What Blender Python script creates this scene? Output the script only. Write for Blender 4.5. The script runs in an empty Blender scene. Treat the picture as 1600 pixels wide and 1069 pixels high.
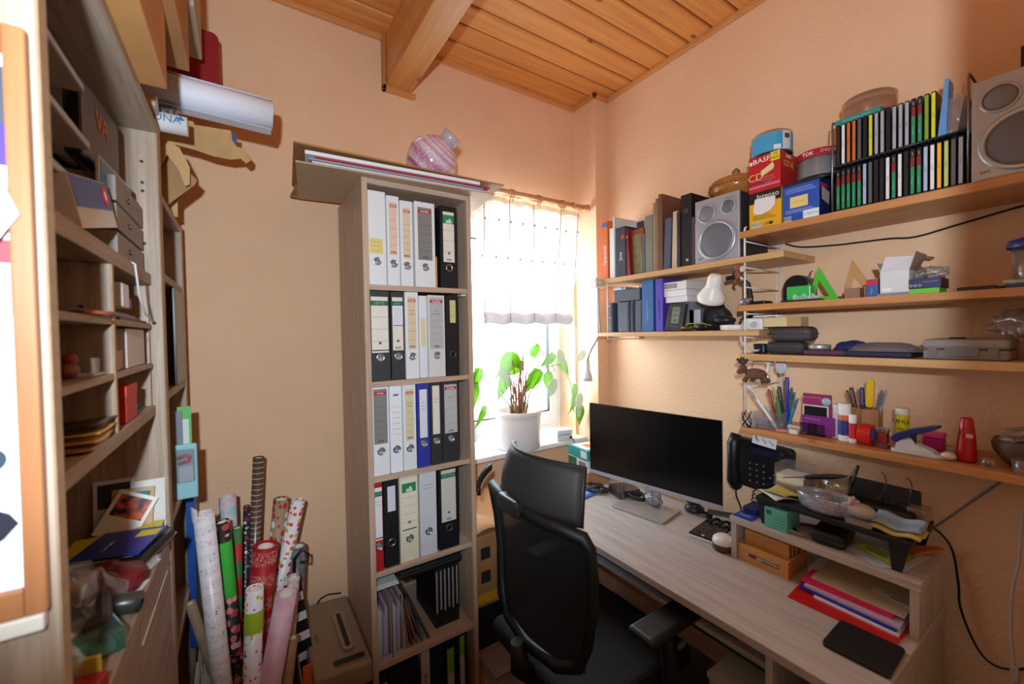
import bpy, bmesh, math, random
from math import sin, cos, pi, radians
from mathutils import Vector, Matrix, Euler
random.seed(7)
SC = bpy.context.scene
COL = SC.collection

# ---------------------------------------------------------------- camera
def cam_axes(y, p, r):
    F = Vector((sin(y)*cos(p), cos(y)*cos(p), -sin(p)))
    R = Vector((cos(y), -sin(y), 0))
    U = R.cross(F)
    return cos(r)*R + sin(r)*U, -sin(r)*R + cos(r)*U, F
cR, cU, cF = cam_axes(radians(33.13), radians(1.193), radians(-0.976))
CAM = Vector((0, 0, 1.53))
cam = bpy.data.cameras.new('camera')
cam.sensor_fit = 'HORIZONTAL'; cam.sensor_width = 36; cam.lens = 639.6/1600*36
cam.clip_start = 0.02; cam.clip_end = 200
cam.dof.use_dof = True; cam.dof.focus_distance = 1.75; cam.dof.aperture_fstop = 3.2
co = bpy.data.objects.new('camera', cam)
m = Matrix((( cR.x, cU.x, -cF.x, CAM.x), (cR.y, cU.y, -cF.y, CAM.y), (cR.z, cU.z, -cF.z, CAM.z), (0,0,0,1)))
co.matrix_world = m
COL.objects.link(co); SC.camera = co

# ---------------------------------------------------------------- sky, flash, exposure
W = bpy.data.worlds.new('sky'); SC.world = W; W.use_nodes = True
bg = W.node_tree.nodes['Background']
bg.inputs[0].default_value = (0.88, 0.97, 1.10, 1); bg.inputs[1].default_value = 14.5
po = bpy.data.lights.new('window_portal', 'AREA'); po.shape = 'RECTANGLE'; po.size = 0.86; po.size_y = 1.27
po.cycles.is_portal = True
pob = bpy.data.objects.new('window_portal', po); pob.location = (1.23, 2.125, 1.535)
pob.rotation_euler = (radians(-90), 0, 0); COL.objects.link(pob)
FL = CAM - 0.15*cF - 0.03*cR + 0.14*cU
fl = bpy.data.lights.new('camera_flash', 'SPOT'); fl.energy = 78; fl.color = (0.80, 0.95, 1.06)
fl.spot_size = radians(156); fl.spot_blend = 0.34; fl.shadow_soft_size = 0.02
fo = bpy.data.objects.new('camera_flash', fl); fo.location = FL
aim = (cF*1.0 - cR*0.28 + cU*0.80).normalized()
fo.rotation_euler = aim.to_track_quat('-Z', 'Y').to_euler(); COL.objects.link(fo)
vs = SC.view_settings; vs.view_transform = 'Standard'; vs.look = 'None'; vs.gamma = 1; vs.use_curve_mapping = False
vs.exposure = 0.0
SC.cycles.use_denoising = True
SC.cycles.max_bounces = 10; SC.cycles.diffuse_bounces = 6; SC.cycles.transparent_max_bounces = 16
SC.cycles.sample_clamp_indirect = 8; SC.cycles.caustics_reflective = False; SC.cycles.caustics_refractive = False

# ---------------------------------------------------------------- materials
def lin(c):
    c = c/255
    return c/12.92 if c <= .04045 else ((c+.055)/1.055)**2.4
def L3(c): return (lin(c[0]), lin(c[1]), lin(c[2]), 1)
_mats = {}
def P(r, g, b, rough=.5, metal=0.0, spec=.5):
    k = (r, g, b, rough, metal, spec)
    if k in _mats: return _mats[k]
    m = bpy.data.materials.new('paint_%02x%02x%02x' % (r, g, b)); m.use_nodes = True
    p = m.node_tree.nodes['Principled BSDF']
    p.inputs['Base Color'].default_value = L3((r, g, b)); p.inputs['Roughness'].default_value = rough
    p.inputs['Metallic'].default_value = metal; p.inputs['Specular IOR Level'].default_value = spec
    _mats[k] = m
    return m
def nodes(name):
    m = bpy.data.materials.new(name); m.use_nodes = True
    nt = m.node_tree
    return m, nt, nt.nodes['Principled BSDF'], nt.nodes['Material Output']
def ramp(nt, stops):
    r = nt.nodes.new('ShaderNodeValToRGB'); e = r.color_ramp.elements
    e[0].position, e[0].color = stops[0][0], L3(stops[0][1]); e[1].position, e[1].color = stops[-1][0], L3(stops[-1][1])
    for s in stops[1:-1]:
        n = e.new(s[0]); n.color = L3(s[1])
    return r
def wood(name, c0, c1, axis='X', rough=.5, fine=60, along=2.5, knots=None, bump=.15, rings=0):
    """grain runs along one axis of the object's own coordinates"""
    m, nt, p, out = nodes(name)
    tc = nt.nodes.new('ShaderNodeTexCoord'); mp = nt.nodes.new('ShaderNodeMapping')
    sc = {'X': (along, fine, fine), 'Y': (fine, along, fine), 'Z': (fine, fine, along)}[axis]
    mp.inputs['Scale'].default_value = sc
    nt.links.new(tc.outputs['Object'], mp.inputs['Vector'])
    oi = nt.nodes.new('ShaderNodeObjectInfo'); ad = nt.nodes.new('ShaderNodeVectorMath'); ad.operation = 'ADD'
    ml = nt.nodes.new('ShaderNodeVectorMath'); ml.operation = 'SCALE'; ml.inputs[0].default_value = (37, 53, 71)
    nt.links.new(oi.outputs['Random'], ml.inputs['Scale']); nt.links.new(mp.outputs[0], ad.inputs[0]); nt.links.new(ml.outputs[0], ad.inputs[1])
    n1 = nt.nodes.new('ShaderNodeTexNoise'); n1.inputs['Scale'].default_value = 1; n1.inputs['Detail'].default_value = 5
    n1.inputs['Roughness'].default_value = .65; n1.inputs['Distortion'].default_value = .4
    nt.links.new(ad.outputs[0], n1.inputs['Vector'])
    r = ramp(nt, [(.28, c0), (.72, c1)]); nt.links.new(n1.outputs['Fac'], r.inputs[0])
    col = r.outputs[0]
    if rings:
        mp2 = nt.nodes.new('ShaderNodeMapping'); s2 = {'X': (.6, rings, rings), 'Y': (rings, .6, rings), 'Z': (rings, rings, .6)}[axis]
        mp2.inputs['Scale'].default_value = s2; nt.links.new(tc.outputs['Object'], mp2.inputs['Vector'])
        a2 = nt.nodes.new('ShaderNodeVectorMath'); a2.operation = 'ADD'; nt.links.new(mp2.outputs[0], a2.inputs[0]); nt.links.new(ml.outputs[0], a2.inputs[1])
        n2 = nt.nodes.new('ShaderNodeTexNoise'); n2.inputs['Scale'].default_value = 1; n2.inputs['Detail'].default_value = 1
        nt.links.new(a2.outputs[0], n2.inputs['Vector'])
        mu = nt.nodes.new('ShaderNodeMath'); mu.operation = 'MULTIPLY'; mu.inputs[1].default_value = 26; nt.links.new(n2.outputs['Fac'], mu.inputs[0])
        si = nt.nodes.new('ShaderNodeMath'); si.operation = 'SINE'; nt.links.new(mu.outputs[0], si.inputs[0])
        mr = nt.nodes.new('ShaderNodeMapRange'); mr.inputs[1].default_value = .2; mr.inputs[2].default_value = 1; mr.inputs[4].default_value = .3; nt.links.new(si.outputs[0], mr.inputs[0])
        mx = nt.nodes.new('ShaderNodeMixRGB'); mx.inputs[2].default_value = L3(c0); nt.links.new(mr.outputs[0], mx.inputs[0]); nt.links.new(col, mx.inputs[1]); col = mx.outputs[0]
    if knots:
        v = nt.nodes.new('ShaderNodeTexVoronoi'); mp3 = nt.nodes.new('ShaderNodeMapping')
        mp3.inputs['Scale'].default_value = {'X': (4.2, 8, 8), 'Y': (8, 4.2, 8), 'Z': (8, 8, 4.2)}[axis]
        nt.links.new(tc.outputs['Object'], mp3.inputs['Vector'])
        a3 = nt.nodes.new('ShaderNodeVectorMath'); a3.operation = 'ADD'; nt.links.new(mp3.outputs[0], a3.inputs[0]); nt.links.new(ml.outputs[0], a3.inputs[1])
        nt.links.new(a3.outputs[0], v.inputs['Vector']); v.inputs['Scale'].default_value = 1
        mr = nt.nodes.new('ShaderNodeMapRange'); mr.inputs[1].default_value = .045; mr.inputs[2].default_value = .10; mr.inputs[3].default_value = .85; mr.inputs[4].default_value = 0
        nt.links.new(v.outputs['Distance'], mr.inputs[0])
        mx = nt.nodes.new('ShaderNodeMixRGB'); mx.inputs[2].default_value = L3(knots); nt.links.new(mr.outputs[0], mx.inputs[0]); nt.links.new(col, mx.inputs[1]); col = mx.outputs[0]
    nt.links.new(col, p.inputs['Base Color'])
    p.inputs['Roughness'].default_value = rough
    if bump:
        bp = nt.nodes.new('ShaderNodeBump'); bp.inputs['Strength'].default_value = bump; bp.inputs['Distance'].default_value = .001
        nt.links.new(n1.outputs['Fac'], bp.inputs['Height']); nt.links.new(bp.outputs[0], p.inputs['Normal'])
    return m
def noisy(name, c0, c1, scale=20, rough=.6, bump=0, detail=3, lo=.35, hi=.65, dist=.002, metal=0):
    m, nt, p, out = nodes(name)
    tc = nt.nodes.new('ShaderNodeTexCoord'); n = nt.nodes.new('ShaderNodeTexNoise'); n.inputs['Scale'].default_value = scale; n.inputs['Detail'].default_value = detail
    nt.links.new(tc.outputs['Object'], n.inputs['Vector'])
    r = ramp(nt, [(lo, c0), (hi, c1)]); nt.links.new(n.outputs['Fac'], r.inputs[0]); nt.links.new(r.outputs[0], p.inputs['Base Color'])
    p.inputs['Roughness'].default_value = rough; p.inputs['Metallic'].default_value = metal
    if bump:
        bp = nt.nodes.new('ShaderNodeBump'); bp.inputs['Strength'].default_value = bump; bp.inputs['Distance'].default_value = dist
        nt.links.new(n.outputs['Fac'], bp.inputs['Height']); nt.links.new(bp.outputs[0], p.inputs['Normal'])
    return m
def clear(name, tint=(255, 255, 255), gloss=.16, rough=.08, haze=0.0, hazecol=(230, 230, 235)):
    """thin clear plastic or glass: straight-through plus surface gloss, with some milky haze"""
    m, nt, p, out = nodes(name); nt.nodes.remove(p)
    t = nt.nodes.new('ShaderNodeBsdfTransparent'); t.inputs[0].default_value = L3(tint)
    g = nt.nodes.new('ShaderNodeBsdfGlossy'); g.inputs['Roughness'].default_value = rough
    lf = nt.nodes.new('ShaderNodeLayerWeight'); lf.inputs[0].default_value = .5
    lw = nt.nodes.new('ShaderNodeMath'); lw.operation = 'POWER'; lw.inputs[1].default_value = 4.5; nt.links.new(lf.outputs['Facing'], lw.inputs[0])
    mr = nt.nodes.new('ShaderNodeMath'); mr.operation = 'ADD'; mr.inputs[1].default_value = gloss; mr.use_clamp = True
    nt.links.new(lw.outputs[0], mr.inputs[0])
    mx = nt.nodes.new('ShaderNodeMixShader'); nt.links.new(mr.outputs[0], mx.inputs[0]); nt.links.new(t.outputs[0], mx.inputs[1]); nt.links.new(g.outputs[0], mx.inputs[2])
    res = mx
    if haze:
        d = nt.nodes.new('ShaderNodeBsdfDiffuse'); d.inputs[0].default_value = L3(hazecol)
        m2 = nt.nodes.new('ShaderNodeMixShader'); m2.inputs[0].default_value = haze
        nt.links.new(mx.outputs[0], m2.inputs[1]); nt.links.new(d.outputs[0], m2.inputs[2]); res = m2
    nt.links.new(res.outputs[0], out.inputs[0])
    return m
def sheer(name, c, through=.55, glow=.5):
    m, nt, p, out = nodes(name); nt.nodes.remove(p)
    t = nt.nodes.new('ShaderNodeBsdfTransparent'); tr = nt.nodes.new('ShaderNodeBsdfTranslucent'); tr.inputs[0].default_value = L3(c)
    d = nt.nodes.new('ShaderNodeBsdfDiffuse'); d.inputs[0].default_value = L3(c)
    a = nt.nodes.new('ShaderNodeMixShader'); a.inputs[0].default_value = 1-glow; nt.links.new(tr.outputs[0], a.inputs[1]); nt.links.new(d.outputs[0], a.inputs[2])
    b = nt.nodes.new('ShaderNodeMixShader'); b.inputs[0].default_value = 1-through; nt.links.new(t.outputs[0], b.inputs[1]); nt.links.new(a.outputs[0], b.inputs[2])
    nt.links.new(b.outputs[0], out.inputs[0])
    return m
def dots(name, base, cols, scale=40, size=.3, rough=.4, vscale=(1, 1, 1)):
    """printed paper: round motifs of several colours scattered on a ground colour"""
    m, nt, p, out = nodes(name)
    tc = nt.nodes.new('ShaderNodeTexCoord'); mp = nt.nodes.new('ShaderNodeMapping'); mp.inputs['Scale'].default_value = vscale
    nt.links.new(tc.outputs['Object'], mp.inputs['Vector'])
    v = nt.nodes.new('ShaderNodeTexVoronoi'); v.inputs['Scale'].default_value = scale; v.inputs['Randomness'].default_value = .55
    nt.links.new(mp.outputs[0], v.inputs['Vector'])
    sp = nt.nodes.new('ShaderNodeSeparateColor'); nt.links.new(v.outputs['Color'], sp.inputs[0])
    r = nt.nodes.new('ShaderNodeValToRGB'); r.color_ramp.interpolation = 'CONSTANT'; e = r.color_ramp.elements
    e[0].position = 0; e[0].color = L3(cols[0]); e[1].position = 1/len(cols); e[1].color = L3(cols[1 % len(cols)])
    for i in range(2, len(cols)):
        n = e.new(i/len(cols)); n.color = L3(cols[i])
    nt.links.new(sp.outputs[0], r.inputs[0])
    lt = nt.nodes.new('ShaderNodeMath'); lt.operation = 'LESS_THAN'; lt.inputs[1].default_value = size; nt.links.new(v.outputs['Distance'], lt.inputs[0])
    mx = nt.nodes.new('ShaderNodeMixRGB'); mx.inputs[1].default_value = L3(base); nt.links.new(lt.outputs[0], mx.inputs[0]); nt.links.new(r.outputs[0], mx.inputs[2])
    nt.links.new(mx.outputs[0], p.inputs['Base Color']); p.inputs['Roughness'].default_value = rough
    return m
def stripes(name, c0, c1, freq, axis='Z', duty=.5, rough=.5, distort=0):
    m, nt, p, out = nodes(name)
    tc = nt.nodes.new('ShaderNodeTexCoord'); s = nt.nodes.new('ShaderNodeSeparateXYZ'); nt.links.new(tc.outputs['Object'], s.inputs[0])
    src = s.outputs['XYZ'.index(axis)]
    if distort:
        n = nt.nodes.new('ShaderNodeTexNoise'); n.inputs['Scale'].default_value = 90; nt.links.new(tc.outputs['Object'], n.inputs['Vector'])
        q = nt.nodes.new('ShaderNodeMath'); q.operation = 'MULTIPLY_ADD'; q.inputs[1].default_value = distort; nt.links.new(n.outputs['Fac'], q.inputs[0]); nt.links.new(src, q.inputs[2]); src = q.outputs[0]
    k = nt.nodes.new('ShaderNodeMath'); k.operation = 'MULTIPLY'; k.inputs[1].default_value = freq; nt.links.new(src, k.inputs[0])
    fr = nt.nodes.new('ShaderNodeMath'); fr.operation = 'FRACT'; nt.links.new(k.outputs[0], fr.inputs[0])
    lt = nt.nodes.new('ShaderNodeMath'); lt.operation = 'LESS_THAN'; lt.inputs[1].default_value = duty; nt.links.new(fr.outputs[0], lt.inputs[0])
    mx = nt.nodes.new('ShaderNodeMixRGB'); mx.inputs[1].default_value = L3(c0); mx.inputs[2].default_value = L3(c1); nt.links.new(lt.outputs[0], mx.inputs[0])
    nt.links.new(mx.outputs[0], p.inputs['Base Color']); p.inputs['Roughness'].default_value = rough
    return m

M_wall = noisy('peach_plaster', (230, 189, 152), (235, 195, 158), 3, .85)
def _plaster(mm):
    nt = mm.node_tree; p = nt.nodes['Principled BSDF']
    tc = nt.nodes.new('ShaderNodeTexCoord'); n = nt.nodes.new('ShaderNodeTexNoise'); n.inputs['Scale'].default_value = 85; n.inputs['Detail'].default_value = 2
    nt.links.new(tc.outputs['Object'], n.inputs['Vector'])
    bp = nt.nodes.new('ShaderNodeBump'); bp.inputs['Strength'].default_value = .6; bp.inputs['Distance'].default_value = .004
    nt.links.new(n.outputs['Fac'], bp.inputs['Height']); nt.links.new(bp.outputs[0], p.inputs['Normal'])
_plaster(M_wall)
M_ceil = wood('ceiling_pine', (206, 130, 64), (234, 164, 92), 'X', .42, 45, 2.0, (120, 62, 24), .1, rings=9)
M_beam = wood('beam_pine', (194, 126, 64), (222, 162, 96), 'Y', .4, 40, 1.5, (140, 78, 34), .1, rings=7)
M_trimX = wood('trim_pine_along_x', (196, 126, 68), (222, 158, 96), 'X', .45, 60, 2)
M_trimY = wood('trim_pine_along_y', (196, 128, 70), (222, 160, 98), 'Y', .45, 60, 2)
OAK0, OAK1 = (146, 123, 103), (190, 168, 148)
M_oakX = wood('sonoma_oak_along_x', OAK0, OAK1, 'X', .5, 75, 4, None, .2, rings=9)
M_oakY = wood('sonoma_oak_along_y', OAK0, OAK1, 'Y', .5, 75, 4, None, .2, rings=9)
M_oakZ = wood('sonoma_oak_along_z', OAK0, OAK1, 'Z', .5, 75, 4, None, .2, rings=9)
M_deskY = wood('desk_oak_daylit_along_y', (164, 155, 150), (199, 191, 187), 'Y', .42, 75, 4, None, .2, rings=9); M_deskZ = wood('desk_oak_daylit_along_z', (164, 155, 150), (199, 191, 187), 'Z', .5, 75, 4, None, .2, rings=9)  # oak copy with the cool window daylight on the desk put into its colour
M_edge = wood('oak_edge_band', (170, 138, 104), (192, 160, 124), 'Y', .5, 80, 3, None, 0)
M_shelf = wood('shelf_pine', (176, 118, 66), (206, 150, 94), 'X', .4, 55, 2, (128, 74, 36), .1, rings=8)
M_shelfpale = wood('shelf_pine_pale', (190, 146, 96), (216, 176, 124), 'X', .4, 55, 2, (150, 100, 56), .1, rings=8)
M_card = noisy('brown_cardboard', (176, 128, 80), (188, 140, 92), 14, .8)
M_card2 = noisy('tan_cardboard', (196, 152, 104), (206, 164, 116), 14, .8)
M_kraft = noisy('kraft_paper', (190, 150, 96), (204, 164, 112), 18, .75)
M_white = P(238, 238, 236, .55); M_paper = P(240, 240, 238, .8); M_black = P(16, 16, 18, .45); M_blackm = P(14, 14, 16, .8)
M_metal = P(200, 202, 206, .28, 1.0); M_silver = P(176, 178, 184, .38, .55); M_wire = P(226, 226, 224, .35)
M_clear = clear('clear_plastic', (246, 248, 250), .08, .1, .06); M_film = clear('plastic_film', (244, 245, 248), .14, .18, .10)
M_glass = clear('window_glass', (250, 252, 252), .02, .02)
M_dark = P(34, 32, 34, .6)

# ---------------------------------------------------------------- mesh building
class B:
    def __init__(s): s.v = []; s.f = []; s.mi = []; s.sm = []; s.cur = 0
    def mat(s, i): s.cur = i; return s
    def add(s, vs, fs, smooth=False, M=None):
        o = len(s.v)
        s.v += [tuple(M @ Vector(v)) if M else tuple(v) for v in vs]
        for f in fs: s.f.append(tuple(i+o for i in f)); s.mi.append(s.cur); s.sm.append(smooth)
        return s
    def box(s, x0, x1, y0, y1, z0, z1, M=None):
        return s.add([(x0,y0,z0),(x1,y0,z0),(x1,y1,z0),(x0,y1,z0),(x0,y0,z1),(x1,y0,z1),(x1,y1,z1),(x0,y1,z1)],
                     [(0,3,2,1),(4,5,6,7),(0,1,5,4),(1,2,6,5),(2,3,7,6),(3,0,4,7)], False, M)
    def cyl(s, p0, p1, r0, r1=None, n=16, smooth=True, caps=True):
        r1 = r0 if r1 is None else r1
        p0 = Vector(p0); p1 = Vector(p1); d = (p1-p0).normalized()
        a = d.orthogonal().normalized(); b = d.cross(a)
        vs = [p0 + r0*(cos(2*pi*i/n)*a + sin(2*pi*i/n)*b) for i in range(n)] + [p1 + r1*(cos(2*pi*i/n)*a + sin(2*pi*i/n)*b) for i in range(n)]
        s.add(vs, [(i, (i+1) % n, n+(i+1) % n, n+i) for i in range(n)], smooth)
        if caps:
            s.add(vs, [tuple(range(n-1, -1, -1)), tuple(range(n, 2*n))])
        return s
    def lathe(s, prof, c=(0, 0, 0), n=24, axis='Z', smooth=True, close=False):
        """prof: (radius, height) pairs; revolved about an axis through c"""
        vs = []
        for r, h in prof:
            for i in range(n):
                t = 2*pi*i/n; x, y = r*cos(t), r*sin(t)
                vs.append({'Z': (c[0]+x, c[1]+y, c[2]+h), 'Y': (c[0]+x, c[1]+h, c[2]-y), 'X': (c[0]+h, c[1]+x, c[2]+y)}[axis])
        fs = []
        for k in range(len(prof)-1):
            for i in range(n): fs.append((k*n+i, k*n+(i+1) % n, (k+1)*n+(i+1) % n, (k+1)*n+i))
        s.add(vs, fs, smooth)
        if close:
            m = len(prof)-1
            s.add(vs, [tuple(range(n-1, -1, -1)), tuple(range(m*n, m*n+n))])
        return s
    def tube(s, pts, r, n=8, caps=True, closed=False):
        pts = [Vector(p) for p in pts]; k = len(pts); up = None; vs = []
        rr = r if hasattr(r, '__len__') else [r]*k
        for i, p in enumerate(pts):
            a = pts[i-1] if (i or closed) else p; b = pts[(i+1) % k] if (i < k-1 or closed) else p
            d = (b-a).normalized()
            if up is None: up = d.orthogonal().normalized()
            up = (up - d*up.dot(d)); up = up.normalized() if up.length > 1e-6 else d.orthogonal().normalized()
            w = d.cross(up)
            vs += [p + rr[i]*(cos(2*pi*j/n)*up + sin(2*pi*j/n)*w) for j in range(n)]
        fs = []
        for i in range(k if closed else k-1):
            q = (i+1) % k
            for j in range(n): fs.append((i*n+j, i*n+(j+1) % n, q*n+(j+1) % n, q*n+j))
        s.add(vs, fs, True)
        if caps and not closed: s.add(vs, [tuple(range(n-1, -1, -1)), tuple(range((k-1)*n, k*n))])
        return s
    def prism(s, poly, h0, h1, axis='Z', M=None):
        """poly 2-D; extruded along an axis. 'Z': (x,y); 'Y': (x,z); 'X': (y,z)"""
        n = len(poly)
        def p3(a, b, h): return {'Z': (a, b, h), 'Y': (a, h, b), 'X': (h, a, b)}[axis]
        vs = [p3(a, b, h0) for a, b in poly] + [p3(a, b, h1) for a, b in poly]
        return s.add(vs, [tuple(range(n-1, -1, -1)), tuple(range(n, 2*n))] + [(i, (i+1) % n, n+(i+1) % n, n+i) for i in range(n)], False, M)
    def ball(s, c, r, n=16, m=10, M=None):
        rx, ry, rz = r if hasattr(r, '__len__') else (r, r, r)
        vs = []
        for j in range(m+1):
            t = pi*j/m
            for i in range(n): vs.append((c[0]+rx*sin(t)*cos(2*pi*i/n), c[1]+ry*sin(t)*sin(2*pi*i/n), c[2]+rz*cos(t)))
        return s.add(vs, [(j*n+i, (j+1)*n+i, (j+1)*n+(i+1) % n, j*n+(i+1) % n) for j in range(m) for i in range(n)], True, M)
    def sheet(s, fn, nu, nv, smooth=True):
        vs = [fn(i/nu, j/nv) for j in range(nv+1) for i in range(nu+1)]
        return s.add(vs, [(j*(nu+1)+i, j*(nu+1)+i+1, (j+1)*(nu+1)+i+1, (j+1)*(nu+1)+i) for j in range(nv) for i in range(nu)], smooth)
    def ob(s, name, mats, parent=None, loc=(0, 0, 0), rz=0, rot=None, bev=0, seg=2, thick=0, sub=0):
        me = bpy.data.meshes.new(name); me.from_pydata(s.v, [], s.f)
        if not isinstance(mats, (list, tuple)): mats = [mats]
        for mm in mats: me.materials.append(mm)
        for i, pl in enumerate(me.polygons): pl.material_index = min(s.mi[i], len(mats)-1); pl.use_smooth = s.sm[i]
        bm = bmesh.new(); bm.from_mesh(me); bmesh.ops.remove_doubles(bm, verts=bm.verts, dist=1e-5)
        bmesh.ops.recalc_face_normals(bm, faces=bm.faces)
        if bev:
            ed = [e for e in bm.edges if len(e.link_faces) == 2 and e.calc_face_angle(0) > .5]
            bmesh.ops.bevel(bm, geom=ed, offset=bev, segments=seg, affect='EDGES', profile=.5, clamp_overlap=True)
        bm.to_mesh(me); bm.free()
        o = bpy.data.objects.new(name, me); COL.objects.link(o)
        o.location = loc; o.rotation_euler = rot if rot else (0, 0, rz)
        if parent: o.parent = parent
        if thick:
            md = o.modifiers.new('thickness', 'SOLIDIFY'); md.thickness = thick; md.offset = 0
        if sub:
            md = o.modifiers.new('smooth', 'SUBSURF'); md.levels = md.render_levels = sub
        return o
def tag(o, label, cat, group=None, kind=None):
    o['label'] = label; o['category'] = cat
    if group: o['group'] = group
    if kind: o['kind'] = kind
    return o
def T(name, label, cat, loc=(0, 0, 0), rz=0, group=None, rot=None):
    o = bpy.data.objects.new(name, None); COL.objects.link(o); o.empty_display_size = .02
    o.location = loc; o.rotation_euler = rot if rot else (0, 0, rz)
    return tag(o, label, cat, group)
def st(o): o['kind'] = 'structure'; return o
def bx(name, mat, x0, x1, y0, y1, z0, z1, parent=None, bev=0, **k):
    return B().box(x0, x1, y0, y1, z0, z1).ob(name, mat, parent, bev=bev, **k)
_txt = {}
def text(body, size, mat, parent, loc, rot=(pi/2, 0, 0), name='lettering', sx=1.0, align='CENTER', ext=.0004):
    """raised lettering; with the default rotation it reads on a face that looks along local -Y"""
    if body.startswith('~'):      # print too small to read: a wavering line of strokes
        n = len(body)*3; w = len(body)*size*.52*sx; r_ = random.Random(len(body)*7+int(size*1e5))
        pts = [(-w/2+w*i/n, size*r_.uniform(-.28, .28), 0) for i in range(n+1)]
        o = B().tube(pts, size*.07, 3).ob('print_line', mat, parent, loc=loc, rot=rot); return o
    k = (body, size, sx, align)
    if k not in _txt:
        cu = bpy.data.curves.new('lettering', 'FONT'); cu.body = body; cu.size = size; cu.align_x = align; cu.align_y = 'CENTER'; cu.extrude = ext; cu.resolution_u = 2
        t = bpy.data.objects.new('lettering_curve', cu)
        me = bpy.data.meshes.new_from_object(t)
        if sx != 1.0:
            for v in me.vertices: v.co.x *= sx
        bpy.data.objects.remove(t); bpy.data.curves.remove(cu); _txt[k] = me
    me = _txt[k].copy() if _txt[k].users else _txt[k]
    me.materials.clear(); me.materials.append(mat)
    o = bpy.data.objects.new(name, me); COL.objects.link(o); o.parent = parent; o.location = loc; o.rotation_euler = rot
    return o
def copytree(o, parent=None):
    c = o.copy(); COL.objects.link(c)
    if parent: c.parent = parent
    for ch in list(o.children): copytree(ch, c)
    return c
RW = -pi/2   # facing the room from the right wall
LW = pi/2    # facing the room from the cabinet on the other side
def smooth(pts, n=5):
    P_ = [Vector(p) for p in pts]; P_ = [2*P_[0]-P_[1]]+P_+[2*P_[-1]-P_[-2]]; out_ = []
    for i in range(1, len(P_)-2):
        a, b_, c, d = P_[i-1:i+3]
        for k in range(n):
            t = k/n; out_.append(.5*((2*b_)+(c-a)*t+(2*a-5*b_+4*c-d)*t*t+(3*b_-a-3*c+d)*t**3))
    return out_+[P_[-2]]
def arc(cx, cz, r, a0, a1, n): return [(cx+r*cos(a0+(a1-a0)*i/n), cz+r*sin(a0+(a1-a0)*i/n)) for i in range(n+1)]
def rrect(x0, x1, z0, z1, r, n=5):
    return arc(x1-r, z1-r, r, 0, pi/2, n)+arc(x0+r, z1-r, r, pi/2, pi, n)+arc(x0+r, z0+r, r, pi, 1.5*pi, n)+arc(x1-r, z0+r, r, 1.5*pi, 2*pi, n)
# ================================================================ the room
XR, YD, XL, ZC = 1.78, 1.86, -0.52, 2.865
st(bx('floor', noisy('dark_carpet', (52, 50, 56), (70, 66, 70), 120, .95, .4), -1.4, 2.0, -1.6, 2.2, -.1, 0))
# wall with the window (opening left free), corner chase, side walls, back wall with the doorway
b = B(); t0, t1 = YD, YD+.27
b.box(XL-.2, .80, t0, t1, 0, 3.0); b.box(1.665, 2.0, t0, t1, 0, 3.0); b.box(.80, 1.665, t0, t1, 0, .885); b.box(.80, 1.665, t0, t1, 2.17, 3.0)
st(b.ob('wall_window', M_wall))
st(bx('wall_chase', M_wall, 1.681, XR, 1.684, YD, 0, 2.93))
st(bx('wall_right', M_wall, XR, XR+.2, -1.6, YD, 0, 3.0))
st(bx('wall_left', M_wall, XL-.2, XL, .03, YD, 0, 3.0))
st(bx('wall_back', M_wall, .5, XR, -.13, .027, 0, 3.0))
b = B(); b.box(-1.4, -1.2, -1.6, .03, 0, 3.0).box(-1.4, 2.0, -1.8, -1.6, 0, 3.0).box(-1.4, XL, -.13, .03, 0, 3.0)
st(b.ob('wall_hall', P(226, 214, 200, .9)))
# ceiling of tongue and groove boards
ce = st(bx('ceiling', P(58, 32, 15, .9), -1.4, 2.0, -1.8, 2.2, 2.884, 3.0))
pw = .1125
pm = None
for i in range(17):
    y1 = 1.721+.1125 - i*pw
    if i == 0: yA, yB = 1.726, 1.855
    else: yA, yB = 1.721-i*pw+.005, 1.721-(i-1)*pw-.005
    bm_ = B(); prof = [(yA, 2.884), (yA, 2.872), (yA+.005, 2.866), (yB-.005, 2.866), (yB, 2.872), (yB, 2.884)]
    bm_.prism([(y-yA, z) for y, z in prof], XL, XR, 'X')
    bm_.ob('plank', M_ceil, ce, loc=(0, yA, 0))
for i in range(4):
    yA = -.09-.34*(i+1); bx('plank', M_ceil, -1.2, XR, yA+.004, yA+.336, 2.866, 2.884, ce)
# wall trim under the boards
st(B().box(XL, .545, 1.842, YD, 2.842, 2.866).ob('trim_1', M_trimX, bev=.003))
st(B().box(.70, 1.681, 1.842, YD, 2.842, 2.866).ob('trim_2', M_trimX, bev=.003))
st(B().box(1.663, 1.681, 1.666, 1.842, 2.842, 2.866).ob('trim_3', M_trimY, bev=.003))
st(B().box(1.663, XR, 1.666, 1.684, 2.842, 2.866).ob('trim_4', M_trimX, bev=.003))
st(B().box(XR-.018, XR, .03, 1.666, 2.842, 2.866).ob('trim_5', M_trimY, bev=.003))
# ceiling beam with its wall collar
bm_ = st(B().box(.557, .672, .03, YD, 2.645, 2.884).ob('beam', M_beam, bev=.004))
st(B().box(.541, .5565, 1.835, YD, 2.622, 2.866).ob('trim_6', wood('trim_pine_along_z', (168, 104, 54), (196, 134, 78), 'Z', .45, 60, 2), bev=.002))
st(B().box(.541, .69, 1.835, YD, 2.622, 2.6445).ob('trim_7', M_trimX, bev=.002))
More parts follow.
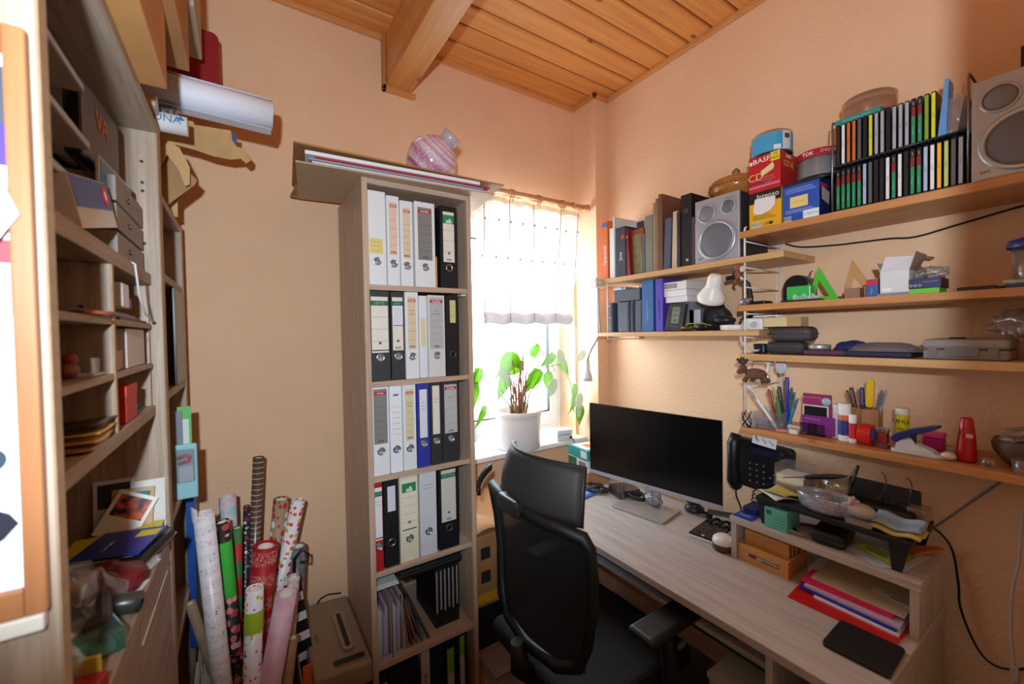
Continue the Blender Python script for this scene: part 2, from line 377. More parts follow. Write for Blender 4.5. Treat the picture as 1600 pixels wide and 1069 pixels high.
# window
w = bpy.data.objects.new('window_1', None); COL.objects.link(w); st(w)
MW = P(236, 238, 240, .35)
b = B(); y0, y1 = 2.0, 2.06
b.box(.80, .86, y0, y1, .93, 2.17).box(1.62, 1.665, y0, y1, .93, 2.17).box(.86, 1.62, y0, y1, .93, .985).box(.86, 1.62, y0, y1, 2.115, 2.17)
b.ob('window_frame', MW, w, bev=.004)
b = B(); y0, y1 = 1.985, 2.035
b.box(.85, .915, y0, y1, .975, 2.125).box(1.575, 1.625, y0, y1, .975, 2.125).box(.915, 1.575, y0, y1, .975, 1.045).box(.915, 1.575, y0, y1, 2.06, 2.125)
b.ob('sash', MW, w, bev=.006)
b = B(); b.box(.915, .922, 2.0, 2.02, 1.045, 2.06).box(1.568, 1.575, 2.0, 2.02, 1.045, 2.06).box(.922, 1.568, 2.0, 2.02, 1.045, 1.052).box(.922, 1.568, 2.0, 2.02, 2.053, 2.06)
b.ob('gasket', P(40, 42, 46, .6), w)
bx('pane', M_glass, .922, 1.568, 2.006, 2.012, 1.052, 2.053, w)
B().box(.80, 1.68, 1.784, 2.0, .885, .912).ob('window_sill', noisy('sill_marble', (226, 226, 224), (238, 238, 236), 9, .3), w, bev=.006)
# ================================================================ bookcase with ring binders
bk = T('bookcase', 'tall narrow oak-look bookcase full of ring binders beside the window', 'bookcase', (.343, 1.44, 0))
BW, BD, BH = .413, .41, 2.07
M_bk0, M_bk1 = (168, 139, 118), (208, 180, 158)
M_bkX = wood('bookcase_oak_along_x', M_bk0, M_bk1, 'X', .5, 90, 4, None, .15); M_bkZ = wood('bookcase_oak_along_z', M_bk0, M_bk1, 'Z', .5, 90, 4, None, .15)
bx('side_panel', M_bkZ, 0, .019, 0, BD, 0, BH, bk, bev=.001); bx('side_panel', M_bkZ, BW-.019, BW, 0, BD, 0, BH, bk, bev=.001)
bx('top_board', M_bkX, .019, BW-.019, 0, BD, BH-.019, BH, bk, bev=.001)
bx('back_panel', M_bkZ, .019, BW-.019, BD-.006, BD, 0, BH-.019, bk)
ST = [1.708, 1.370, 1.037, .702, .372, .05]
for z in ST: bx('shelf', M_bkX, .0195, BW-.0195, .006, BD-.007, z-.019, z, bk, bev=.001)
bx('plinth', M_bkX, .0195, BW-.0195, .02, .036, 0, .03, bk)
bx('shelf_bracket', P(210, 214, 218, .3), BW-.040, BW-.0205, .012, .05, 1.6795, 1.688, bk, bev=.002)

RED = P(188, 40, 38, .5); GREY = P(130, 126, 124, .7); BEIGE = P(222, 198, 166, .7); CREAM = P(228, 222, 208, .7); GRN = P(40, 104, 66, .6); INK = P(60, 60, 66, .8)
WH = P(226, 228, 230, .5); BK = P(48, 48, 50, .5); BKD = P(22, 23, 28, .45)
_hole = B(); _hole.lathe([(.0095, -.0004), (.0135, -.0004), (.0145, -.0016), (.0135, -.0028), (.0105, -.0022), (.0095, -.0004)], (0, 0, 0), 20, 'Y')
def binder(x0, x1, row, h, col, label_text, lab=None, logo=None, hz=.086, note=None, lines=0, yoff=0, ringcol=None, bar=False, emb=False, footer=False, name='ring_binder', group=None, tilt=0):
    w = x1-x0-.0015; dp = .285; h = min(h, (ST[row-1] if row else BH)-.0205-ST[row])
    o = T(name, label_text, 'binder', (x0, 1.455+yoff, ST[row]+.0004), 0, group or 'ring binders in the bookcase')
    b = B(); b.box(0, w, 0, .003, 0, h).box(0, .0028, .003, dp, .0015, h-.0015).box(w-.0028, w, .003, dp, .0015, h-.0015)
    b.ob('cover', col, o, bev=.0009, seg=1)
    bx('paper_block', M_paper, .006, w-.006, .045, dp-.012, .006, h-.026, o)
    if hz:
        _hole.ob('finger_ring', ringcol or M_metal, o, loc=(w*.5, 0, hz))
        B().cyl((0, -.0002, 0), (0, .0008, 0), .0100, n=18).ob('finger_hole', [noisy('hole_inside', (60, 62, 68), (176, 182, 194), 55, .35)] if col is not BKD else M_black, o, loc=(w*.5, 0, hz))
    if lab:
        fx, z0, z1, lc = lab; lx0, lx1 = w*(1-fx)/2, w*(1+fx)/2
        lb = bx('spine_label', lc, lx0, lx1, -.0006, .0002, z0, z1, o)
        if logo:
            kind = logo[0]
            if kind == 'red':
                bx('logo_band', RED, lx0+.002, lx1-.002, -.0010, -.0005, z1-.020, z1-.009, lb)
                text('herlitz', .0125 if w > .06 else .009, M_white, lb, (w/2, -.0012, z1-.0145), sx=1.0 if w > .06 else .95)
            elif kind == 'redtext':
                bx('logo_band', P(200, 90, 76, .6), lx0+.002, lx1, -.0010, -.0005, z1-.019, z1-.009, lb)
                text('herlitz', .008, M_white, lb, (w/2, -.0012, z1-.014), sx=.95)
            elif kind == 'green':
                bx('logo_band', GRN, lx0, lx1, -.0010, -.0005, z1-.031, z1-.014, lb)
                text(logo[1], .0125 if w > .06 else .008, P(150, 186, 160, .6), lb, (w/2, -.0012, z1-.0225), sx=1.15)
            elif kind == 'greenbig':
                bx('logo_band', P(34, 138, 80, .6), lx0, lx1, -.0010, -.0005, z1-.045, z1-.012, lb)
                b = B(); b.prism([(w/2-.012, z1-.043), (w/2-.008, z1-.03), (w/2-.001, z1-.034), (w/2+.003, z1-.024), (w/2+.010, z1-.028), (w/2+.014, z1-.043)], -.0013, -.0009, 'Y')
                b.ob('emblem', P(206, 216, 206, .7), lb)
            elif kind == 'blue':
                bx('logo_band', P(60, 120, 190, .6), lx0+.006, lx1-.006, -.0010, -.0005, z1-.02, z1-.013, lb)
        for i in range(lines):
            zz = z0+.02+(z1-z0-.07)*(i+.5)/lines
            bx('rule', P(150, 140, 126, .8) if lc is not GREY else P(88, 84, 82, .8), lx0+.001, lx1-.001, -.0009, -.0005, zz-.0005, zz+.0005, lb)
        if note:
            for i, s in enumerate(note.split('|')): text(s, .0075, INK, lb, (w/2, -.0009, z1-.05-.012*i), sx=.9)
        if emb:
            B().cyl((w/2, -.0010, z0+.034), (w/2, -.0004, z0+.034), .005, n=14).ob('emblem', P(96, 96, 96, .7), lb)
        if bar:
            bx('footer_band', P(56, 60, 58, .7), lx0, lx1, -.0010, -.0005, z0+.006, z0+.010, lb)
        if footer:
            for i in range(7): bx('footer_mark', P(70, 66, 64, .8), w/2-.010+i*.003, w/2-.010+i*.003+.0017, -.0009, -.0005, z0+.006, z0+.013, lb)
    return o
def sticky(o, x0, x1, z0, z1, col=(226, 206, 128), rows=3, y=-.0012, words=None):
    s = bx('sticky_note', P(*col, .8), x0, x1, y, y+.0006, z0, z1, o)
    for i in range(rows):
        zz = z1-(z1-z0)*(i+.7)/(rows+.4)
        pts = [(x0+(x1-x0)*(.12+.7*t/10), y-.0003, zz+.0012*sin(t*2.3+i)) for t in range(11)]
        B().tube(pts, .0004, 4).ob('handwriting', INK, s)
    return s
X0 = .343
o = binder(.363, .428, 0, .326, WH, 'tall plain white binder with a yellow sticky note, first on the top shelf', hz=.082); sticky(o, .006, .052, .108, .160)
binder(.430, .476, 0, .318, WH, 'narrow white binder with peach label, second on the top shelf', (.62, .108, .296, P(226, 196, 176, .7)), ('redtext',), lines=4, footer=True, hz=.078)
binder(.478, .526, 0, .308, WH, 'narrow white binder with beige label, third on the top shelf', (.58, .100, .284, BEIGE), ('redtext',), lines=5, footer=True, hz=.074)
binder(.532, .612, 0, .314, WH, 'wide white binder with a dark grey label on the top shelf', (.70, .100, .294, GREY), ('red',), lines=4, footer=True, hz=.074)
f = bx('folder', P(226, 170, 60, .6), 0, .004, 0, .25, 0, .118); f.location = (.6155, 1.462, ST[0]+.0003); tag(f, 'thin yellow folder squeezed between wide white and black binders', 'folder')
binder(.632, .703, 0, .314, BKD, 'black binder with green-topped white label on the top shelf', (.66, .100, .292, CREAM), ('greenbig',), lines=3, emb=True, footer=True, hz=.078, ringcol=M_metal)
binder(.363, .434, 1, .318, BK, 'wide charcoal binder with green-banded label, first on the second shelf', (.84, .100, .296, CREAM), ('green', 'LEITZ'), lines=3, emb=True, bar=True, hz=.082)
o = binder(.437, .487, 1, .316, BK, 'narrow charcoal binder with a ruled card over its label, second shelf', (.78, .106, .296, CREAM), ('green', 'LEITZ'), hz=.084, emb=True, footer=True)
cd = bx('ruled_card', P(232, 232, 240, .7), .008, .042, -.0016, -.0008, .196, .266, o)
for i in range(5): bx('rule', P(120, 120, 140, .8), .012+i*.0055, .0128+i*.0055, -.002, -.0015, .200, .262, cd)
bx('card_edge', P(70, 80, 160, .7), .008, .042, -.002, -.0015, .194, .197, cd)
binder(.489, .540, 1, .318, WH, 'narrow white binder with beige label on the second shelf', (.62, .108, .300, BEIGE), ('redtext',), note='~~~~~|~~~~', lines=4, footer=True, hz=.082)
o = T('slim_file', 'slim white file with a tall yellow slip beside a grey-labelled white binder', 'file', (.5425, 1.458, ST[1]+.0004))
bx('cover', P(224, 226, 234, .55), 0, .031, 0, .27, 0, .306, o, bev=.002); sticky(o, .006, .024, .118, .222, (222, 208, 160), 0)
binder(.576, .645, 1, .309, P(214, 214, 210, .5), 'wide off-white binder with silver-grey label on the second shelf', (.80, .106, .300, P(180, 180, 180, .6)), ('red',), note='~~~~|~~~~~~~~', lines=5, footer=True, hz=.082)
o = binder(.649, .702, 1, .310, BKD, 'narrow black binder with a yellow paper slip on the second shelf', hz=.082, ringcol=P(90, 90, 94, .4, .8)); sticky(o, .016, .040, .205, .292, (206, 200, 130), 2)
binder(.363, .424, 2, .319, WH, 'wide white binder with a big grey label, first on the third shelf', (.78, .112, .305, GREY), ('red',), lines=5, footer=True, hz=.086)
binder(.426, .471, 2, .316, P(232, 236, 244, .5), 'narrow white binder with a small blue logo on the third shelf', (.70, .108, .296, P(236, 232, 232, .6)), ('blue',), lines=6, hz=.084)
binder(.473, .523, 2, .318, WH, 'narrow white binder with a handwritten beige label on the third shelf', (.62, .108, .296, P(216, 204, 168, .7)), ('redtext',), note='~~~~~~~|~~~~~', lines=5, footer=True, hz=.080)
binder(.526, .576, 2, .318, P(44, 54, 158, .5), 'royal blue binder with a white handwritten label', (.60, .110, .290, P(222, 224, 228, .7)), note='~~~~|~~~~|~~~~~', hz=.088)
binder(.578, .625, 2, .318, BK, 'narrow charcoal binder next to the blue one on the third shelf', (.62, .116, .300, CREAM), note='~~~~~~|~~~~', hz=.090)
binder(.627, .697, 2, .318, BK, 'wide charcoal binder with a grey label, last on the third shelf', (.76, .112, .300, P(186, 186, 184, .6)), ('red',), note='~~~~~~~', lines=4, footer=True, hz=.090)
binder(.363, .393, 3, .316, P(176, 28, 36, .5), 'narrow red binder with a white label on the fourth shelf', (.84, .110, .296, P(226, 226, 228, .7)), ('green', 'LEITZ'), note='~~~~~~|~~~~', bar=True, hz=.088, yoff=-.004)
o = binder(.396, .450, 3, .316, BKD, 'black binder with a small white card, beside the red binder', hz=.088); c = bx('card', P(214, 212, 222, .7), .014, .042, -.001, 0, .200, .290, o)
binder(.454, .524, 3, .318, P(226, 216, 190, .55), 'cream binder with a big green logo on the fourth shelf', (.76, .110, .300, P(232, 222, 198, .6)), ('greenbig',), lines=4, emb=True, bar=True, hz=.084)
o = binder(.529, .596, 3, .318, P(206, 208, 212, .5), 'plain grey-white binder with small writing on the fourth shelf', hz=.090); text('~~~~~~~~', .008, INK, o, (.033, -.0005, .265)); text('~~~~~~~~~', .008, INK, o, (.033, -.0005, .252))
binder(.603, .688, 3, .318, BKD, 'wide black binder with a green-banded label, last on the fourth shelf', (.72, .106, .306, P(206, 202, 194, .6)), ('green', 'CENTRA'), emb=True, footer=True, hz=.080, ringcol=P(120, 120, 124, .4, .8))
# fifth shelf: magazine files, leaning booklets, a flat case, albums
for i, (x0, x1, lab) in enumerate(((.364, .415, 'pale cardboard magazine file at the end of the fifth shelf'), (.418, .458, 'second pale cardboard magazine file, beside leaning booklets'))):
    o = T('magazine_file', lab, 'magazine file', (x0, 1.452, ST[4]+.0005)); w = x1-x0-.002
    b = B(); b.box(0, .002, 0, .24, 0, .215).box(w-.002, w, 0, .24, 0, .215).box(.002, w-.002, 0, .24, 0, .002).box(.002, w-.002, .238, .24, .002, .25).box(.002, w-.002, 0, .002, .002, .02)
    b.ob('shell', P(184, 170, 156, .7), o)
    for k in range(6): bx('magazine', P(200-14*k % 50, 192-9*k, 184, .7), .004+k*(w-.01)/6, .004+(k+.85)*(w-.01)/6, .012+.004*(k % 3), .232, .003, .19-.01*(k % 4), o)
o = T('paper_stack', 'flat stack of papers lying on the magazine files', 'paper', (.365, 1.47, ST[4]+.252))
for k in range(4): bx('sheet', P(206, 206, 208, .8), .001*k, .085-.002*k, .001*k, .24, .004*k, .004*k+.0035, o)
for k, (x, a, h, c, lab) in enumerate(((.462, 4, .215, (166, 156, 150), 'pale booklet leaning beside the magazine files'), (.474, 7, .21, (150, 108, 76), 'tan booklet in the leaning row'),
        (.490, 10, .212, (92, 48, 42), 'dark red booklet in the leaning row'), (.508, 14, .214, (120, 84, 60), 'brown booklet in the leaning row'), (.528, 18, .22, (96, 74, 60), 'thick brown booklet in the leaning row'), (.556, 24, .232, (60, 60, 66), 'grey booklet leaning hardest, last of the row'))):
    o = B().box(0, .008, 0, .21, 0, h).ob('booklet', P(*c, .6), loc=(x, 1.47, ST[4]+.0006+.0), rot=(0, -radians(a) if False else radians(-a), 0)); tag(o, lab, 'booklet', 'leaning booklets on the fifth shelf')
cs = T('document_case', 'black document case lying flat across the booklets', 'case', (.455, 1.475, ST[4]+.252)); bx('body', P(20, 19, 21, .55), 0, .25, 0, .26, 0, .034, cs, bev=.008); bx('zip', P(60, 58, 56, .5), -.001, .251, -.001, .261, .015, .019, cs)
for k in range(6):
    x = .600+k*.0172
    o = T('photo_album', ['black photo album, innermost of the album row', 'second dark photo album of the row', 'third dark photo album with pale page block', 'fourth dark photo album with pale page block', 'fifth dark photo album with pale page block', 'last dark photo album against the bookcase side'][k], 'album', (x, 1.50, ST[4]+.0005), 0, 'photo albums on the fifth shelf')
    bx('cover', P(24, 22, 24, .5), 0, .016, .002, .22, 0, .236, o, bev=.002); bx('page_block', P(150, 142, 138, .8), .004, .010, -.001, .003, .06+.01*(k % 2), .225, o)
# bottom shelf
for (x0, x1, h, c, lab, kind) in ((.366, .40, .275, (26, 24, 28), 'black file with a small white label on the bottom shelf', 'white'), (.402, .44, .27, (30, 28, 30), 'plain dark file on the bottom shelf', None), (.442, .48, .272, (40, 30, 28), 'dark brown file on the bottom shelf', None), (.482, .518, .27, (34, 26, 28), 'dark maroon file on the bottom shelf', None),
        (.522, .557, .29, (196, 180, 178), 'pale file with bold vertical lettering on the bottom shelf', 'bold'), (.561, .614, .295, (26, 30, 46), 'navy binder on the bottom shelf', None), (.618, .662, .288, (24, 26, 34), 'black binder with a lime and white label on the bottom shelf', 'lime'), (.666, .712, .296, (24, 26, 32), 'black binder with a narrow lime label, last on the bottom shelf', 'lime2')):
    o = T('file_binder', lab, 'binder', (x0, 1.456, ST[5]+.0005), 0, 'files on the bottom shelf'); w = x1-x0-.002
    bx('cover', P(*c, .5), 0, w, 0, .27, 0, h, o, bev=.002)
    if kind == 'white': bx('label', P(190, 178, 186, .7), w*.1, w*.9, -.0006, 0, h-.10, h-.03, o)
    if kind == 'bold': text('~~~~~~~', .022, P(26, 26, 30, .6), o, (w/2, -.0005, h-.12), rot=(pi/2, -pi/2, 0))
    if kind == 'lime': bx('label', P(186, 180, 186, .7), w*.18, w*.85, -.0006, 0, .05, h-.03, o); bx('label_head', P(120, 170, 40, .7), w*.18, w*.85, -.0012, -.0005, h-.125, h-.03, o)
    if kind == 'lime2': bx('label', P(186, 180, 186, .7), w*.3, w*.75, -.0006, 0, .05, h-.02, o); bx('label_head', P(120, 176, 40, .7), w*.3, w*.75, -.0012, -.0005, h-.085, h-.01, o)

# on top of the bookcase
ZT = BH+.0005
pf = T('cardboard_portfolio', 'large folded cardboard portfolio lying open-sided on the bookcase', 'portfolio', (0, 0, ZT))
def slab(name, mat, pts, z0, z1, parent, rx=0): return B().prism(pts, z0, z1, 'Z').ob(name, mat, parent, bev=.0008, seg=1)
b = B(); b.prism([(.145, 1.425), (.83, 1.375), (.87, 1.70), (.19, 1.80)], 0, .005, 'Z'); b.ob('lower_flap', P(184, 156, 126, .75), pf)
b = B(); b.add([(.138, 1.40, .048), (.87, 1.37, .040), (.90, 1.72, .044), (.17, 1.82, .052), (.138, 1.40, .053), (.87, 1.37, .045), (.90, 1.72, .049), (.17, 1.82, .057)], [(0, 3, 2, 1), (4, 5, 6, 7), (0, 1, 5, 4), (1, 2, 6, 5), (2, 3, 7, 6), (3, 0, 4, 7)])
b.ob('upper_flap', P(164, 116, 66, .7), pf)
b = B(); b.sheet(lambda u, v: (.16+.70*u+.02*v, 1.80-.09*u+.0+.012*sin(pi*v), .0025+.050*v), 8, 4); b.ob('spine_fold', P(164, 116, 66, .7), pf, thick=.004)
for k, (lab, c, z, dx, h) in enumerate((('white poster board inside the cardboard portfolio', (228, 230, 234), .0265, 0, .012), ('red folder edge sticking out of the cardboard portfolio', (186, 32, 56), .0205, .03, .005), ('grey folder inside the cardboard portfolio', (150, 152, 158), .0130, .012, .0065), ('clear-white sleeve at the bottom of the cardboard portfolio', (206, 208, 214), .0060, .02, .006))):
    o = B().prism([(.170+dx, 1.412+.003*k), (.765+dx*1.5, 1.375+.003*k), (.80, 1.66), (.21, 1.74)], 0, h, 'Z').ob('poster_board', P(*c, .5), loc=(0, 0, ZT+z), bev=.001, seg=1); tag(o, lab, 'folder')
o = T('pink_glass_vase', 'round pink glass vase with white swirls and clear neck, lying on the portfolio', 'vase', (.645, 1.55, ZT+.0565+.098), rot=(radians(36), radians(34), 0))
mg, nt, p, out = nodes('swirled_pink_glass')
tc = nt.nodes.new('ShaderNodeTexCoord'); wv = nt.nodes.new('ShaderNodeTexWave'); wv.wave_type = 'RINGS'; wv.rings_direction = 'Z'; wv.inputs['Scale'].default_value = 22; wv.inputs['Distortion'].default_value = 5; wv.inputs['Detail'].default_value = 2; wv.inputs['Detail Scale'].default_value = 14
nt.links.new(tc.outputs['Object'], wv.inputs['Vector']); sx_ = nt.nodes.new('ShaderNodeSeparateXYZ'); nt.links.new(tc.outputs['Object'], sx_.inputs[0])
r0 = ramp(nt, [(.2, (190, 44, 130)), (.8, (226, 176, 208))]); mr = nt.nodes.new('ShaderNodeMapRange'); mr.inputs[1].default_value = -.1; mr.inputs[2].default_value = .1; nt.links.new(sx_.outputs[2], mr.inputs[0]); nt.links.new(mr.outputs[0], r0.inputs[0])
mx = nt.nodes.new('ShaderNodeMixRGB'); mx.inputs[2].default_value = L3((250, 240, 248)); r1 = nt.nodes.new('ShaderNodeMapRange'); r1.inputs[1].default_value = .55; r1.inputs[2].default_value = .68; nt.links.new(wv.outputs['Fac'], r1.inputs[0]); nt.links.new(r1.outputs[0], mx.inputs[0]); nt.links.new(r0.outputs[0], mx.inputs[1]); nt.links.new(mx.outputs[0], p.inputs['Base Color'])
p.inputs['Roughness'].default_value = .15; p.inputs['Transmission Weight'].default_value = .25; p.inputs['Coat Weight'].default_value = .5
B().lathe([(.002, -.098), (.04, -.094), (.075, -.07), (.094, -.03), (.099, .0), (.093, .032), (.072, .063), (.045, .085), (.028, .092), (.024, .094)], n=36).ob('bulb', mg, o)
B().lathe([(.026, .088), (.036, .096), (.037, .126), (.034, .129), (.029, .126), (.022, .094)], n=28).ob('neck', clear('frosted_neck', (235, 230, 235), .1, .25, .45, (226, 220, 226)), o)
b = B(); b.prism([(0, 0), (.05, -.05), (.16, -.02), (.12, .05)], 0, .012, 'Z'); o = b.ob('book', P(146, 140, 50, .6), loc=(.46, 1.66, ZT+.056), bev=.002); tag(o, 'small olive book lying behind the pink vase on the portfolio', 'book')
# ================================================================ curtain, plant and sill
YC = 1.725
cr = T('curtain_rod', 'round light wood curtain rod with a turned end knob', 'curtain rod', (.86, YC, 2.235))
M_rod = wood('rod_wood', (196, 142, 96), (216, 166, 120), 'X', .35, 80, 4)
B().cyl((-.10, 0, 0), (.77, 0, 0), .0125, n=20).ob('rod', M_rod, cr)
B().lathe([(.0125, 0), (.017, .002), (.017, .010), (.012, .014), (.020, .022), (.022, .030), (.018, .040), (.010, .044), (.001, .0445)], (.765, 0, 0), 24, 'X').ob('end_knob', M_rod, cr)
b = B(); b.cyl((.74, 0, 0), (.74, .125, 0), .007, n=12).cyl((.74, .128, 0), (.74, .134, 0), .022, n=20); b.ob('bracket', M_rod, cr)
ring = B(); ring.tube([(0, .020*cos(t*pi/12), .020*sin(t*pi/12)) for t in range(24)], .0032, 8, closed=True)
rings = [.10, .115, .27, .285, .44, .455, .60, .615, .685]
for x in rings:
    r = ring.ob('curtain_ring', M_rod, cr, loc=(x, 0, -.006)); e = B(); e.cyl((0, 0, -.026), (0, 0, -.034), .003, n=8).ob('eyelet', M_rod, r)
cu = T('sheer_curtain', 'white sheer gathered curtain with a deep hem over the window', 'curtain', (0, YC, 0))
M_sheer = sheer('curtain_voile', (252, 249, 242), .10, .3); M_hem = sheer('curtain_hem_voile', (238, 238, 244), .0, .022); M_strip = sheer('curtain_organza', (238, 246, 240), .80, .2)
def cw(x): return .008*sin(x*40)+.004*sin(x*91+1)
def voile(u, v):
    x = .915+.675*u; xr = .955+.545*u; vv = v**1.5; xx = x*(1-vv)+xr*vv
    return (xx, cw(xx)-.004-.012*v, 2.195-.565*v+.0)
B().sheet(voile, 60, 16).ob('panel', M_sheer, cu)
B().sheet(lambda u, v: (.955+.545*u, cw(.955+.545*u)*1.2-.018-.012*sin(pi*v), 1.632-.055*v+.004*sin(u*25)), 50, 5).ob('hem', M_hem, cu)
for i, x in enumerate((.955, 1.10, 1.245, 1.38, 1.50)):
    B().tube([(x+.06*(1-k/8)*(1 if i > 2 else .25)-.0, cw(x)-.020-.012*k/8, 2.19-.60*k/8) for k in range(9)], .0021, 6).ob('draw_cord', P(196, 178, 150, .8), cu)
B().sheet(lambda u, v: (.915+.675*u, cw(.915+.675*u)-.006, 2.215-.040*v+.004*sin(u*44)), 60, 3).ob('heading_tape', sheer('heading_tape_cloth', (236, 214, 176), .10), cu)
for i in range(9):
    for (zz, s) in ((2.08, 1), (1.90, -1)): bx('eyelet', P(190, 176, 152, .6), -.004, .004, -.003, 0, -.006, .006, cu, loc=(.96+.072*i+.01*s, cw(.96+.072*i)-.030, zz))
def strip(name, x0, x1, z0, z1, round_=.5, amp=.006, ph=0):
    def fn(u, v):
        zb = z1 + (z0-z1)*round_*(abs(2*u-1)**2.2)
        return (x0+(x1-x0)*u, -.012+amp*sin(u*7+ph)+.01*v, z0+(zb-z0)*v)
    return B().sheet(fn, 14, 14).ob(name, M_strip, cu)
strip('organza_strip', .93, 1.12, 1.585, 1.10, .25); strip('organza_strip', 1.125, 1.30, 1.585, 1.40, .7, ph=2); strip('organza_strip', 1.32, 1.485, 1.585, 1.12, .3, ph=1); strip('organza_strip', 1.50, 1.63, 1.56, 1.05, .3, .01, 2)
# leaf appliques on the organza
lf = B(); lf.prism([(.0, -.055), (.022, -.03), (.030, .0), (.022, .03), (.0, .05), (-.022, .03), (-.030, .0), (-.022, -.03)], -.001, .001, 'Y')
M_app = sheer('applique_cloth', (214, 226, 206), .35, .06)
for (x, z, r, s) in ((1.01, 1.20, .3, 1.0), (1.06, 1.33, -.5, .9), (1.21, 1.50, 1.2, 1.1), (1.37, 1.24, .4, 1.0), (1.43, 1.40, -.4, .9), (1.56, 1.15, .2, .9), (1.58, 1.40, .9, .9)):
    o = lf.ob('leaf_applique', M_app, cu, loc=(x, -.016, z), rot=(0, r, 0)); o.scale = (s, 1, s)

pl = T('potted_plant', 'leafy green plant with bare brown stems in a white pot on the window sill', 'plant', (1.238, 1.850, .9125))
M_pot = P(226, 228, 232, .3)
B().lathe([(.112, 0), (.118, .004), (.121, .15), (.124, .178), (.128, .181), (.130, .20), (.126, .204), (.120, .199), (.116, .17), (.114, .16), (.0, .16)], n=48).ob('pot', M_pot, pl)
B().lathe([(.115, .163), (.06, .168), (.0, .170)], n=24).ob('soil', noisy('potting_soil', (66, 44, 30), (120, 84, 56), 70, .95, .6), pl)
M_stem = noisy('dry_stem', (120, 72, 48), (150, 100, 70), 40, .8)
rnd = random.Random(5); tips = []
for i in range(24):
    a = rnd.uniform(0, 2*pi); r = rnd.uniform(.01, .05); h = rnd.uniform(.16, .36); lean = rnd.uniform(.03, .12); a2 = a+rnd.uniform(-.6, .6)
    pts = []
    for k in range(7):
        t = k/6; pts.append((r*cos(a)+lean*t*t*cos(a2)*1.0+.006*sin(9*t+i), (r*sin(a)+lean*t*t*sin(a2)*.5), .160+h*t))
    B().tube(pts, [.0055*(1-.5*k/6) for k in range(7)], 6).ob('stem', M_stem, pl); tips.append(pts[-1])
mlf, nt, p, out = nodes('leaf_green'); p.inputs['Base Color'].default_value = L3((112, 168, 46)); p.inputs['Roughness'].default_value = .35
tr = nt.nodes.new('ShaderNodeBsdfTranslucent'); tr.inputs[0].default_value = L3((168, 214, 60)); mx = nt.nodes.new('ShaderNodeMixShader'); mx.inputs[0].default_value = .45
nt.links.new(p.outputs[0], mx.inputs[1]); nt.links.new(tr.outputs[0], mx.inputs[2]); nt.links.new(mx.outputs[0], out.inputs[0])
def leafmesh(L, w):
    b = B(); n = 8
    prof = [0, .75, 1.0, .95, .78, .56, .34, .14, 0]
    vs = []; fs = []
    for k in range(n+1):
        t = k/n; hw = w*prof[k]; z = -L*t+(.12*L if k == 0 else 0)*0
        vs += [(-hw, -.10*hw*2+.15*L*t*t, z+(.10*L if k == 1 else 0)), (0, .15*L*t*t, z), (hw, -.10*hw*2+.15*L*t*t, z+(.10*L if k == 1 else 0))]
    for k in range(n):
        for j in range(2): fs.append((k*3+j, k*3+j+1, k*3+4+j, k*3+3+j))
    b.add(vs, fs, True); return b
leafsrc = leafmesh(.18, .043).ob('leaf', mlf, pl, thick=.0008)
spots = [(-.06, -.05, .52, 20, 20), (.07, -.05, .55, 40, -40), (.13, -.05, .50, 20, -60), (-.03, .03, .50, -20, -50), (.12, -.04, .42, 10, 30), (-.10, -.04, .40, 10, 10), (.16, -.05, .40, 10, -20),
         (-.30, -.05, .38, 5, -8), (-.24, -.06, .26, 8, 20), (.22, -.05, .50, 20, 40), (.26, -.04, .47, -10, -30), (.37, -.07, .26, 15, 10), (.39, -.06, .19, 5, -10), (.36, -.06, .32, -10, 25), (-.26, -.04, .45, 0, 10), (.05, .03, .46, 10, 60)]
for i, (x, y, z, rx, ry) in enumerate(spots):
    o = leafsrc if i == 0 else leafsrc.copy()
    if i: COL.objects.link(o); o.parent = pl
    o.location = (x, y, z); o.rotation_euler = (radians(rx), radians(ry), radians(rnd.uniform(-30, 30))); s = rnd.uniform(.75, 1.15) if abs(x) < .2 else rnd.uniform(.6, .8); o.scale = (s, s, s)
for (pts) in ([(-.03, -.02, .17), (-.12, -.04, .40), (-.22, -.05, .50), (-.28, -.05, .42), (-.30, -.05, .36)], [(.03, -.02, .17), (.14, -.03, .42), (.26, -.05, .44), (.33, -.06, .33), (.35, -.06, .16)], [(.0, -.03, .17), (.08, -.04, .40), (.20, -.05, .45), (.22, -.05, .40)], [(-.02, -.03, .17), (-.14, -.06, .33), (-.24, -.06, .26)]):
    B().tube(pts, .0028, 6).ob('runner', P(104, 128, 56, .6), pl)
# little white plug adapter and router on the sill
o = T('sill_adapter', 'white plug-in adapter box with a black cable on the window sill', 'adapter', (1.53, 1.82, .9125), radians(-12))
bx('lower_shell', P(214, 216, 220, .4), -.055, .045, -.035, .035, 0, .030, o, bev=.005); bx('upper_shell', P(222, 224, 228, .4), -.054, .044, -.034, .034, .033, .062, o, bev=.006)
bx('socket', P(40, 40, 44, .5), .022, .036, -.037, -.034, .010, .022, o)
B().tube([(.030, -.040, .016), (.036, -.055, .010), (.040, -.072, -.02), (.040, -.070, -.10), (.025, -.062, -.15), (.03, -.062, -.25)], .0025, 6).ob('cable', M_blackm, o)
# ================================================================ cabinet wall on the near side
lc = T('wall_cabinet', 'tall open oak-look cabinet with small compartments, nearest the doorway', 'cabinet', (-.165, .605, 0))
